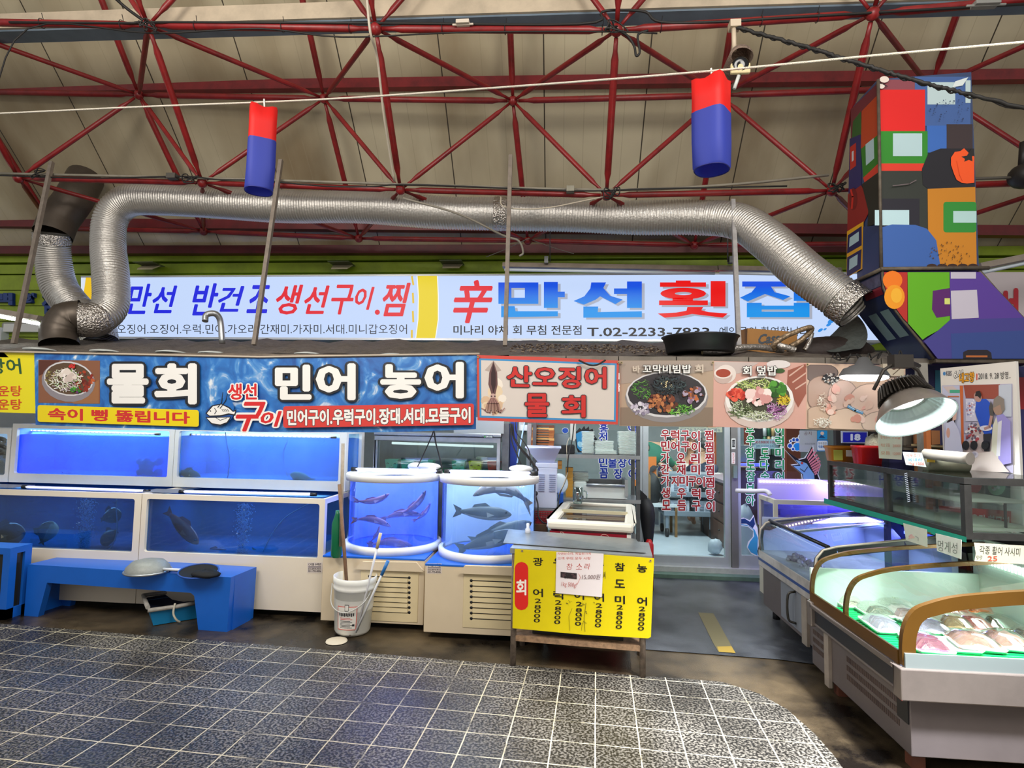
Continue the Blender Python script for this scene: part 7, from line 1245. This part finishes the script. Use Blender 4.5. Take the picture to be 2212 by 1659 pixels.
b = B(); b.face([(x, 2.95, z) for x, z in prof] + [(XB, 2.95, .505)]); b.obj('end_glass', glass('F4FCF8', .04), t); b = B(); b.box(1.61, XB, 2.935, 2.945, .50, .565); b.obj('end_glass_strip', M('A4B0B0', .15, .3, trans=.3), t)
b = B(); b.box(1.64, XB, YA, YB_ - .06, .44, .455); b.box(XB - .0, XB + .03, YA, YB_, .45, .93); b.box(1.63, XB, YB_ - .05, YB_ - .03, .45, .70); b.box(1.615, 1.635, YA, YB_ - .05, .44, .50); b.obj('white_liner', M('CFE6DA', .4), t)
b = B(); b.box(XB - .03, XB - .005, 3.02, 3.95, .835, .850); b.obj('led_housing', M('D8DCD8', .4), t); b = B()
for i in range(34): b.box(XB - .034, XB - .03, 3.03 + i * .027, 3.043 + i * .027, .79, .835)
b.obj('diodes', M('E8FFF4', emit=6), t); area('freezer_light', (2.55, 3.45, .85), (2.0, 3.45, .45), .9, 4.5, (.9, 1, .95), .08)
b = B(); b.box(1.65, XB - .02, YA + .02, YB_ - .07, .457, .462)
for i in range(26): y = YA + .03 + i * .038; b.box(1.66, XB - .03, y, y + .012, .462, .468)
b.obj('green_mat', M('12B86A', .5), label='bright green ribbed mat under the trays in the nearest freezer', cat='mat')
FZ = .468
def pack(x, y, wpx, dpx, hx, l, hx2=None, kind=0, rot=0., fill=1.):
    c = PZ(x, y, FZ + .03); c.z = FZ; k = (c.y) / F; w_, d_ = wpx * k / 2 * 1.05, dpx * 1.32; t = E('fish_tray', c, l, 'fish tray', 'wrapped fish trays in the nearest freezer'); rc, rs = math.cos(rot), math.sin(rot)
    T = lambda u, v, z: c + Vector((u * rc - v * rs, u * rs + v * rc, z))
    def q(s_, z): return [T(u * w_ * s_, v * d_ * s_, z) for u, v in ((-1, -.85), (-.85, -1), (.85, -1), (1, -.85), (1, .85), (.85, 1), (-.85, 1), (-1, .85))]
    b = B(); b.grid([q(.86, .001), q(1, .022), q(.95, .023), q(.82, .006)], 0, True, True, True); b.obj('tray', M('DCEFD8' if kind == 2 else 'E6EEEA', .45), t)
    if kind == 3: return t
    b = B(); rows = []; n = 9
    for i in range(n):
        u = -1 + 2 * i / (n - 1); row = []
        for j in range(9):
            v = -1 + 2 * j / 8; h = .036 * max(0, (1 - u ** 4)) * max(0, (1 - v ** 4)) * fill; h += (.008 * math.sin(u * 9 + j) * (1 - v * v) * (1 - u * u) if kind == 0 else .014 * R.random() * (1 - u * u) * (1 - v * v)); row.append(T(u * w_ * .93, v * d_ * .93, .012 + h * 1.25))
        rows.append(row)
    b.grid(rows, 0, True); b.obj('fillet', M(hx, .16, noise=.28, scale=38, bump=.25, bscale=90) if kind != 1 else M(hx, .2, noise=.3, scale=60, bump=.9, bscale=90), t)
    if hx2:
        b = B()
        for k in range(5): v = -.6 + k * .3; b.tube([T(-w_ * .7, d_ * (v - .08), .026), T(0, d_ * v, .036), T(w_ * .7, d_ * (v + .1), .026)], .0035, 5)
        b.obj('stripes', M(hx2, .3), t)
    b = B(); rows = [[T(u * w_ * .95, v * d_ * .95, .030 + .036 * (1 - u ** 4) * (1 - v ** 4) + R.uniform(0, .003)) for v in (-1, -.6, -.2, .2, .6, 1)] for u in (-1, -.6, -.2, .2, .6, 1)]; b.grid(rows, 0, True); b.obj('film', glass('FFFFFF', .06), t); return t
pack(2000, 1385, 66, .10, 'B86A84', 'purplish striped fillet tray at the near left corner', '7A4058', rot=-.12)
pack(2060, 1386, 70, .08, '12B86A', 'empty pale green tray beside the purplish fillet', kind=3, rot=-.05)
pack(2100, 1380, 80, .10, 'E4B0A0', 'pale pink fillet tray at the near edge, left of its twin', rot=-.2); pack(2172, 1381, 70, .10, 'DEA89A', 'pale pink fillet tray at the near edge, right twin', rot=-.2); pack(2240, 1372, 66, .10, '8A8474', 'grey striped fillet tray cut by the right edge', '3A3A34', rot=-.2)
pack(2000, 1347, 70, .10, 'BCB4CC', 'lilac-grey fillet tray behind the purplish one', rot=-.15); pack(2055, 1340, 54, .10, 'DCB888', 'beige fillet tray in the middle of the freezer', rot=-.15); pack(2098, 1342, 62, .10, 'D8786E', 'rose pink fillet tray beside the beige one', rot=-.2); pack(2156, 1343, 66, .10, '6E6A50', 'dark olive fillet tray under shiny film', '4A4838', rot=-.2)
pack(2045, 1316, 76, .08, 'EA5A2C', 'orange salmon tray in the second row', rot=-.15); pack(2110, 1312, 60, .08, 'E07A3C', 'deep orange tray on pale green foam by the back wall', kind=2, rot=-.15)
pack(1905, 1345, 56, .10, 'CDC8D8', 'lilac fillet tray against the curved glass', rot=-.05); pack(1950, 1322, 50, .09, 'E0C8C4', 'pink and clear tray with crinkled film behind the middle arch', rot=-.1)
pack(1890, 1316, 56, .09, 'B4C4AC', 'pale crumbly tray near the middle arch', kind=1); pack(1922, 1299, 80, .09, 'BACCB4', 'large pale green crumbly tray beyond the middle arch', kind=1); pack(1832, 1297, 44, .08, 'D0D4B8', 'small pale crumbly tray at the far left of the nearest freezer', kind=1); pack(1972, 1293, 50, .08, 'D4D8BC', 'pale yellowish crumbly tray near the back wall', kind=1)
# marble-banded freezer
MB = M('B4AFAC', .3, noise=.45, scale=5); t = E('display_freezer', (2.2, 4.6, 0), 'further display freezer with marble band, blue stripe and black frame', 'freezer'); X0 = 1.72; Y0, Y1 = 4.14, 5.28
b = B(); b.box(X0 + .03, 2.9, Y0, Y1, .1, .43); b.obj('lower_body', FG, t); b = B(); b.box(X0 - .01, 2.92, Y0 - .02, Y1, .425, .56); b.obj('marble_band', MB, t, bev=.006); b = B(); b.box(X0 - .013, X0 - .01, Y0 + .0, Y1, .475, .495); b.obj('blue_stripe', M('2C4478', .4), t)
b = B(); b.box(X0 + .024, X0 + .032, Y0 + .32, Y0 + .72, .13, .42); b.obj('door', M('868A92', .4, .2), t); b = B(); b.tube(curve([(X0 + .02, Y0 + .42, .40), (X0 - .03, Y0 + .43, .37), (X0 - .03, Y0 + .43, .2), (X0 + .02, Y0 + .42, .17)], 4), .009, 8); b.obj('handle', M('3A3834', .4, .4), t)
b = B(); b.box(X0 + .01, X0 + .03, Y0 + .2, Y0 + .29, .08, .42); b.obj('corner_post', M('A89C90', .45, .2, noise=.3), t)
for x, y in ((X0 + .1, Y0 + .1), (2.8, Y0 + .1), (X0 + .1, Y1 - .1), (2.8, Y1 - .1)): b = B(); b.lathe((x, y, 0), [(.001, 0), (.03, 0), (.03, .10), (.001, .10)], 12); b.obj('foot', BLACK, t)
pr = [(1.712, .56), (1.705, .66), (1.716, .735), (1.76, .79), (1.85, .815), (2.28, .875), (2.62, .92)]; BK = M('1A1C20', .3, .3)
for y in (Y0 - .01, Y1 - .05):
    b = B()
    for i in range(len(pr) - 1): b.prism([(pr[i][0], y, pr[i][1]), (pr[i + 1][0], y, pr[i + 1][1]), (pr[i + 1][0] + (.03 if i < 3 else 0), y, pr[i + 1][1] - (.0 if i < 2 else .06)), (pr[i][0] + .03, y, pr[i][1] - (0 if i < 3 else .06))], (0, .03, 0))
    b.tube([(x, y - .001, z + .004) for x, z in pr], .009, 6, 1); b.obj('black_arch', [BK, M('A8A090', .35, .5)], t)
b = B(); b.tube([(1.80, Y0, .812), (1.80, Y1, .812)], .014, 8); b.obj('front_rail', BK, t); b = B(); b.tube([(2.55, Y0, .91), (2.55, Y1, .91)], .02, 8); b.obj('top_rail', BK, t); b = B(); b.prism([(1.80, 4.66, .812), (2.56, 4.66, .915), (2.56, 4.66, .93), (1.80, 4.66, .828)], (0, .035, 0)); b.obj('sliding_rail', M('A8ACB0', .25, .8), t)
b = B(); sweep(b, pr[:4] + [(1.80, .80)], Y0 + .02, Y1 - .05); b.obj('curved_glass', glass('E4F4F2', .22), t); b = B(); sweep(b, [(1.81, .806), (2.55, .905)], Y0 + .02, Y1 - .05); b.obj('sliding_glass', glass('D8E8FF', .25), t)
b = B(); b.face([(x, Y0 + .005, z) for x, z in pr[:-1]] + [(2.6, Y0 + .005, .9), (2.6, Y0 + .005, .56)]); b.obj('end_glass', glass('E4F4F2', .2), t)
b = B(); b.box(1.74, 2.6, Y0 + .02, Y1 - .03, .50, .51); b.box(2.58, 2.62, Y0, Y1, .5, .9); b.box(1.74, 2.6, Y1 - .03, Y1 - .02, .5, .84); b.obj('liner', M('B8C4E0', .5), t); b = B(); b.box(2.55, 2.575, Y0 + .15, Y1 - .15, .84, .86); b.obj('led_strip', M('7080FF', emit=5), t); area('freezer_light', (2.5, 4.7, .84), (2.1, 4.7, .5), .9, 9, (.45, .5, 1), .08)
for x, y, n, l in ((1718, 1212, 11, 'far white plate heaped with purple-grey octopus'), (1755, 1226, 12, 'near white plate heaped with purple-grey octopus')):
    c = PZ(x, y + 6, .54); c.z = .512; c.x = max(c.x, 1.88); b = B(); b.lathe(c, [(.001, .004), (.07, .004), (.115, .03), (.11, .032), (.07, .01), (.001, .01)], 24); b.obj('white_plate', M('E8ECEC', .3), label=l.replace('heaped with', 'under').replace('octopus', 'octopus heap'), cat='plate'); b = B()
    for i in range(n * 2): q = R.uniform(0, 6.28); r = R.uniform(0, .075); b.ball(c + Vector((r * math.cos(q), r * math.sin(q), .045 + .05 * (1 - r / .08) * R.random())), R.uniform(.018, .032), n=8, J=.25)
    b.obj('octopus', M('9A8AA0', .3, noise=.4, scale=60), label='heap of purple-grey octopus on the %s white plate' % l.split()[0], cat='octopus')
b = B(); b.box(1.78, 2.05, 4.75, 5.05, .512, .52); b.obj('green_sheet', M('2EC878', .5), label='green sheet at the far end of the marble-banded freezer', cat='mat')
# rear deck behind the freezers
b = B(); b.box(2.70, 3.0, 3.1, 4.6, .93, 1.03); b.box(2.97, 3.25, 3.0, 4.6, 0, 1.0); b.obj('rear_counter', M('2A2624', .6, noise=.3), label='dark counter running behind the display freezers', cat='counter')
# ================================================================ GLASS CASE
CX0, CX1, CY0, CY1, CZ0, CZ1 = 2.10, 2.60, 3.25, 4.82, 1.046, 1.366; t = E('glass_case', (2.35, 4.0, CZ0), 'long empty steel-framed glass case above the freezers', 'glass case'); k = .035; SB = M('5A5856', .35, .8, noise=.3, scale=10)
b = B(); b.box(CX0, CX1, CY0, CY1, CZ1 - .004, CZ1); b.obj('top_sheet', glass('E8F0EE', .5), t)
b = B()
for z in (CZ0, CZ1 - k - .004):
    for x in (CX0, CX1 - k): b.box(x, x + k, CY0, CY1, z, z + k)
    for y in (CY0, CY1 - k): b.box(CX0 + k, CX1 - k, y, y + k, z, z + k)
for x in (CX0, CX1 - k):
    for y in (CY0, 3.98, CY1 - k): b.box(x, x + k, y, y + k, CZ0 + k, CZ1 - k)
b.obj('steel_frame', SB, t); b = B(); b.box(CX0 + .01, CX0 + .014, CY0 + k, CY1 - k, CZ0 + k, CZ1 - k); b.box(CX1 - .014, CX1 - .01, CY0 + k, CY1 - k, CZ0 + k, CZ1 - k); b.box(CX0 + k, CX1 - k, CY0 + .01, CY0 + .014, CZ0 + k, CZ1 - k); b.obj('panes', glass('F6FBFA', .05), t)
def wire(z, y0, y1, name):
    b = B()
    for i in range(int((y1 - y0) / .014)): y = y0 + i * .014; b.box(CX0 + .04, CX1 - .04, y, y + .004, z, z + .004)
    for x in (CX0 + .04, (CX0 + CX1) / 2, CX1 - .05): b.box(x, x + .01, y0, y1, z - .008, z)
    b.obj(name, M('B4B4A8', .4, .6), t)
wire(CZ0 + .04, CY0 + .04, CY1 - .04, 'wire_floor'); wire(CZ0 + .18, CY0 + .1, CY1 - .15, 'wire_shelf'); b = B()
for y in (3.4, 3.98, 4.55): b.box(CX0 + .3, CX0 + .31, y, y + .01, CZ0 + .04, CZ0 + .18); b.box(2.56, 2.60, y, y + .04, .93, CZ0)
for y in (CY0 + .02, CY1 - .06): b.box(CX1 - .03, CX1, y, y + .03, .92, CZ0)
b.obj('leg', SB, t)
a = Art((CX0 - .002, 0, 0), (-1, 0, 0), rough=.5); a.poly([(1780, 1076), (2088, 1160), (2088, 1172), (1780, 1087)], '10907A'); a.poly([(1850, 1097), (1866, 1101), (1862, 1106), (1852, 1103)], '10907A'); a.poly([(2010, 1140), (2024, 1144), (2020, 1156), (2012, 1153)], '10907A'); a.obj('green_tape', parent=t)
a = Art((CX0 - .003, 0, 0), (-1, 0, 0), emit=.8); 
for i in range(16): a.line([(1954 + i * .45, 1024 + i * 4), (1959 + i * .45, 1022 + i * 4)], 1.6, 'E8F0FF', up=False)
a.obj('spiral_strip', label='white spiral strip hanging inside the long side of the glass case', cat='strip')
def papr(o, n_, cn, hx, l, name='paper_note'):
    a = Art(Vector(o) + Vector(n_) * .0, n_, rough=.7); b = B(); b.prism([PN(x, y, Vector(o), Vector(n_)) for x, y in cn], Vector(n_) * -.0015); t = b.obj(name, M(hx, .7, noise=.08, scale=20), label=l, cat='note'); a.k = 1; return t, a
N1 = Vector((-1, 0, 0)); t, a = papr((CX0 - .008, 0, 0), N1, [(1951, 1130), (2002, 1144), (2003, 1182), (1957, 1167)], 'C9C8BC', 'greyed paper with a faint pink mark hanging on the green tape, left of two'); a.blobs(1968, 1160, 6, 4, 8, 3, ['D0A8A0', 'C8989A'], 95); a.line([(1978, 1158), (1984, 1162), (1984, 1168)], 1.2, '8A8A84'); a.obj('writing', parent=t)
t, a = papr((CX0 - .008, 0, 0), N1, [(2021, 1152), (2077, 1166), (2076, 1208), (2024, 1190)], 'DCDCD6', 'white paper with grey handwriting hanging on the green tape, right of two'); a.text('멍게성', 2026, 1166, 2068, 1190, '70746C', -.005, dy=7); a.obj('writing', parent=t)
N2 = Vector((0, -1, 0)); t, a = papr((0, 3.235, 0), N2, [(2104, 1172), (2118, 1173), (2230, 1180), (2230, 1220), (2105, 1212), (2108, 1196)], 'BDB6A0', 'weathered card with black and red writing under the glass case'); a.text('각종 활어 사시미', 2116, 1178, 2204, 1196, '2A2A28', 0., dy=6, shear=.1); a.text('25', 2133, 1201, 2154, 1212, 'C8442C', .01); a.text('99', 2108, 1199, 2122, 1208, '8A8A80', 0.); a.obj('writing', parent=t)
# things on top of the glass case
def tub(px, py0, py1, wpx, Y, hx, l, lab=False):
    p = P(px, py1, Y); p.z = CZ1; r = wpx / F * Y / 2; h = P(px, py0, Y).z - CZ1; t = E('plastic_tub', p, l, 'tub'); b = B()
    def q(s_, z, k=8): return [p + Vector((u * r * s_, v * r * .75 * s_, z)) for u, v in ((-1, -.7), (-.8, -1), (.8, -1), (1, -.7), (1, .7), (.8, 1), (-.8, 1), (-1, .7))]
    b.grid([q(.84, 0), q(.97, h * .85), q(1.02, h * .86), q(1.02, h), q(.95, h), q(.8, .01)], 0, True, True, True); b.obj('body', M(hx, .35), t)
    if lab: b = B(); f = p + Vector((0, -r * .73 - .008, 0)); b.box(f.x - r * .1, f.x + r * .75, f.y - .012, f.y - .01, h * .35, h * .75); b.v = [v + Vector((0, 0, CZ1)) for v in b.v]; b.obj('white_label', M('F0EEE8', .5), t); b = B(); b.box(f.x - r * .92, f.x - r * .3, f.y - .004, f.y - .002, CZ1 + h * .1, CZ1 + h * .75); b.obj('yellow_label', M('C8C85A', .5), t)
    return t, p, h
tub(1818, 963, 1000, 56, 4.65, 'E08A1E', 'orange plastic tub with white labels at the far end of the glass case', True); tt, p, h = tub(1874, 962, 1001, 52, 4.35, 'D81E20', 'bright red plastic tub with a bunched bag on the glass case')
b = B(); b.ball(p + Vector((.05, 0, h + .01)), .06, .06, .07, 14, 0, .12); b.obj('bunched_bag', M('E8E8D0', .5, bump=.8, bscale=60), label='crumpled cream plastic bag bulging out of the red tub', cat='bag')
bx('wooden_block', 1846, 1854, 965, 998, 4.75, .1, M('C07A24', .5), 'narrow orange block wedged between the two tubs', 'block', z0=CZ1)
t, a = papr((0, 4.0, 0), N2, [(1896, 933), (1944, 934), (1949, 945), (1948, 993), (1899, 990)], 'E4E8D8', 'large cream menu card with faint orange writing on the glass case')
for i in range(3): a.text(('멍게소라', '해삼 모듬', '모듬')[i], 1902, 941 + i * 17, 1922, 948 + i * 17, 'E0A080', 0); a.text(('1kg', '20000', '12000')[i], 1928, 943 + i * 17, 1945, 949 + i * 17, 'E8A890', 0)
a.obj('writing', parent=t); t, a = papr((0, 3.72, 0), N2, [(1950, 976), (1991, 978), (2001, 1009), (1957, 1004)], 'DCE8EC', 'small curled price card with red and blue strokes on the glass case'); a.text('새우조개', 1957, 979, 1987, 987, 'D08880', .01); a.text('국내산', 1960, 989, 1992, 996, '78A8D8', .02); a.text('1kg 1000', 1963, 997, 1996, 1005, 'D87868', .01, dy=2); a.obj('writing', parent=t)
q0, q1 = P(1998, 980, 3.75), P(2096, 991, 3.5); b = B(); b.tube([q0, q0.lerp(q1, .9), q1], [.030, .034, .036], 16); b.obj('rolled_tube', M('7C746C', .6, noise=.2, scale=12), label='grey cardboard tube lying above the case, pointing right', cat='tube')
b = B(); b.lathe(P(2000, 998, 3.8) , [(.001, 0), (.06, 0), (.06, .22), (.001, .22)], 18, ax=(1, -.1, 0)); b.obj('log_roll', M('6C6A58', .7, noise=.3, scale=14), label='mottled grey roll with a yellow label under the cardboard tube', cat='roll')
a = Art((0, 3.735, 0), (0, -1, 0)); a.rect(2002, 990, 2020, 998, 'E8C030', dy=1); a.obj('yellow_label', label='yellow label stuck on the mottled roll', cat='label')
# house number plate and poster
b = B(); b.box(P(1805, 900, 6.3).x, P(1915, 900, 6.3).x, 6.3, 6.36, 0, 1.9); b.obj('dark_board', M('2A2422', .6), label='dark upright panel behind the number plate', cat='panel')
t = bx('number_plate', 1818, 1875, 932, 957, 6.25, .02, M('C4C8D8', .35, .3), 'blue number plate reading 18 behind the orange and red tubs', 'number plate', bev=.004); a = Art((0, 6.245, 0), (0, -1, 0)); a.rect(1821, 934, 1872, 955, '1E22A8'); a.text('18', 1837, 937, 1859, 952, 'DCE2F0', .06); a.obj('number', parent=t)
pa, pb = P(2031, 796, 4.10), P(2194, 782, 3.65); pb.z = pa.z; dn = (pb - pa); nn = Vector((dn.y, -dn.x, 0)).normalized(); nn = nn if nn.x < 0 else -nn
t = E('photo_board', pa, 'slanting board with a television still of three diners', 'poster'); zb_ = .98; b = B(); b.prism([pa, pb, Vector((pb.x, pb.y, zb_)), Vector((pa.x, pa.y, zb_))], -nn * .02); b.obj('board', M('E6E2DC', .5), t)
a = Art(pa + nn * .001, nn, rough=.4, step=.0005)
a.ell(2040, 807, 3, 4, '4A8AC8'); a.text('KBS', 2044, 801, 2056, 812, '6A6A74', .03); a.otext('6시', 2061, 799, 2080, 818, 'F0EEEA', '2A2420', off=.02, out=.05, shear=.1); a.otext('내고향', 2073, 806, 2105, 828, 'F0A828', '2A2420', off=.03, out=.04, dy=-3); a.rect(2110, 807, 2112, 821, 'D8442A'); a.text('2018. 9. 28 방영..', 2114, 804, 2184, 820, '3A3A3E', 0, dy=-2)
a.poly([(2036, 833), (2188, 829), (2190, 1022), (2042, 1020)], 'B8B4D0'); a.poly([(2036, 834), (2075, 833), (2078, 960), (2042, 962)], 'C8CCE8'); a.poly([(2038, 835), (2060, 834), (2075, 846), (2052, 850)], 'D8C8C8'); a.rect(2053, 842, 2075, 849, '48B090'); a.poly([(2083, 832), (2162, 830), (2160, 862), (2088, 860)], '9A4A3A'); a.poly([(2075, 833), (2082, 833), (2084, 968), (2079, 968)], 'D06A34'); a.rect(2049, 855, 2074, 858, 'C87850'); a.rect(2049, 858, 2052, 900, 'C87850')
a.rect(2088, 862, 2118, 910, 'D0D0E8'); a.blobs(2100, 880, 12, 20, 40, 2, ['F0F0F8', 'B04A50', '9098C8'], 96); a.poly([(2160, 832), (2188, 830), (2188, 900), (2160, 900)], 'C4CCDC')
a.poly([(2092, 960), (2120, 900), (2150, 960), (2150, 990), (2060, 990)], 'C8B8B8'); a.blobs(2105, 935, 16, 22, 60, 3, ['E8E4EC', 'B85058', '8A3A40', '6A6A80'], 97)
a.poly([(2112, 868), (2122, 862), (2134, 862), (2144, 872), (2148, 920), (2146, 940), (2130, 938), (2120, 920), (2110, 890)], '1E52C8'); a.poly([(2144, 866), (2150, 880), (2150, 915), (2144, 918), (2140, 880)], '54504E'); a.ell(2116, 858, 8, 11, 'B89088', -20); a.poly([(2110, 856), (2112, 846), (2120, 844), (2124, 852), (2122, 862), (2116, 856)], '1E1A1C'); a.poly([(2128, 938), (2146, 936), (2142, 975), (2130, 975)], '2C2C34'); a.ell(2134, 925, 14, 6, 'E0E0F0'); a.line([(2146, 900), (2142, 922), (2132, 926)], 6, 'B89088')
a.poly([(2052, 878), (2060, 862), (2068, 864), (2072, 880), (2068, 905), (2064, 960), (2058, 960), (2050, 920)], '241E22'); a.poly([(2064, 880), (2072, 886), (2070, 906), (2062, 910)], 'E0B8AC'); a.poly([(2048, 915), (2064, 908), (2076, 930), (2086, 980), (2044, 984)], 'D0D4F0'); a.ell(2053, 935, 4, 11, 'D8A898')
a.ell(2162, 880, 12, 17, 'A88A7A'); a.poly([(2150, 882), (2152, 862), (2162, 854), (2174, 862), (2176, 884), (2170, 892), (2166, 874)], '8A8078'); a.poly([(2158, 898), (2172, 894), (2188, 910), (2190, 1000), (2150, 1010), (2146, 980), (2150, 920)], '9C94D8'); a.poly([(2150, 920), (2158, 900), (2164, 930), (2162, 990), (2146, 985)], 'D8D8C8'); a.poly([(2162, 912), (2170, 908), (2166, 985), (2158, 985)], 'E0E0EC')
a.poly([(2060, 985), (2150, 975), (2186, 1020), (2044, 1020)], 'D8CCC8'); [a.ell(x, 962, 8, 10, '1E2024') for x in (2092, 2110, 2134)]; a.ell(2112, 982, 8, 7, 'D8D4E4'); a.ell(2110, 981, 6, 4, 'A8A8C0')
a.rect(2044, 1024, 2090, 1078, '94A4A0'); a.ell(2066, 1052, 10, 14, 'E0DCE0'); a.ell(2112, 1046, 16, 20, 'A04A48'); a.rect(2136, 1022, 2190, 1080, '2E4A48'); a.ell(2160, 1048, 20, 22, '9AC8A8'); a.blobs(2160, 1048, 12, 12, 30, 4, ['D8E0E0', '5AB060', 'B07A80'], 98)
a.poly([(2036, 1092), (2192, 1104), (2192, 1142), (2036, 1118)], 'D04038'); a.text('매운탕.회무침', 2090, 1108, 2188, 1132, 'ECE4E0', .03, dy=8); a.obj('print', parent=t)
# purple aquarium behind
AX0, AX1 = P(1672, 1100, 5.62).x, 3.3; az0 = P(1760, 1082, 5.62).z; t = E('shellfish_tank', (2.4, 5.9, 0), 'white framed shellfish tank glowing violet in front of the right window', 'fish tank'); k = .035
b = B(); b.box(AX0, AX1, 5.62, 5.62 + k, az0 - .04, az0); b.box(AX0, AX0 + k, 5.62, 5.65, .35, az0 - .04); b.box(AX0, AX0 + k, 5.65, 6.04, az0 - .04, az0); b.box(AX0, AX0 + k, 6.0, 6.04, .35, az0 - .04); b.box(AX0, AX1, 5.62, 6.04, 0, .5); b.box(AX1 - k, AX1, 5.65, 6.0, .35, az0); b.obj('frame', M('DCD8C8', .4), t)
b = B(); b.box(AX0, AX1, 6.05, 6.08, az0 - .3, P(1760, 1036, 6.06).z); b.obj('back_panel', M('B4A8F4', .5), t); b = B(); b.box(AX0 + k, AX1 - k, 5.655, 5.66, .5, az0 - .04); b.box(AX0 + .01, AX0 + .015, 5.66, 6.0, .5, az0 - .04); b.obj('glass', glass('EAECFF', .15), t); b = B(); b.box(AX0 + k, AX1 - k, 5.67, 6.0, .5, az0 - .09); b.obj('water', water('9A98D8', 'C8C8F4', .35), t)
b = B()
for i in range(42): x = AX0 + .02 + i * .031; b.ball((x, 6.035, P(1760, 1043, 6.04).z), .011, n=6)
b.obj('led_dots', M('FFF4D8', emit=6), t); area('tank_light', (2.6, 5.98, az0 + .16), (2.5, 5.9, .6), 1.0, 12, (.5, .42, 1), .1)
for i in range(14): c = P(R.uniform(1655, 1760), R.uniform(1118, 1130), 5.85); c.x = max(c.x, AX0 + .08); b = B(); b.ball(c, R.uniform(.03, .05), n=8, J=.2); b.obj('scallop', M(('D8A890', 'B87060', 'E0C0A8')[i % 3], .5, noise=.3, scale=30), label='pinkish shellfish piled in the violet-lit tank', cat='shellfish', group='shellfish in the violet tank')
b = B(); q = P(1655, 1120, 5.9); q.x = AX0 + .12
for i in range(5): b.prism([q + Vector((-.03, 0, 0)), q + Vector((.03, 0, 0)), q + Vector((R.uniform(-.03, .03), R.uniform(-.04, .04), R.uniform(.08, .13)))], (0, .01, 0))
b.obj('pen_shell', M('6A1A1E', .5), label='spiky dark red shells in the left corner of the violet tank', cat='shellfish'); b = B(); b.tube(curve([P(1590, 1060, 5.9), P(1628, 1061, 5.8), P(1655, 1061, 5.75), P(1664, 1070, 5.72)], 4), .022, 10); b.obj('white_pipe', M('E0DCEC', .35), label='white plastic pipe entering the violet tank from the left', cat='pipe')
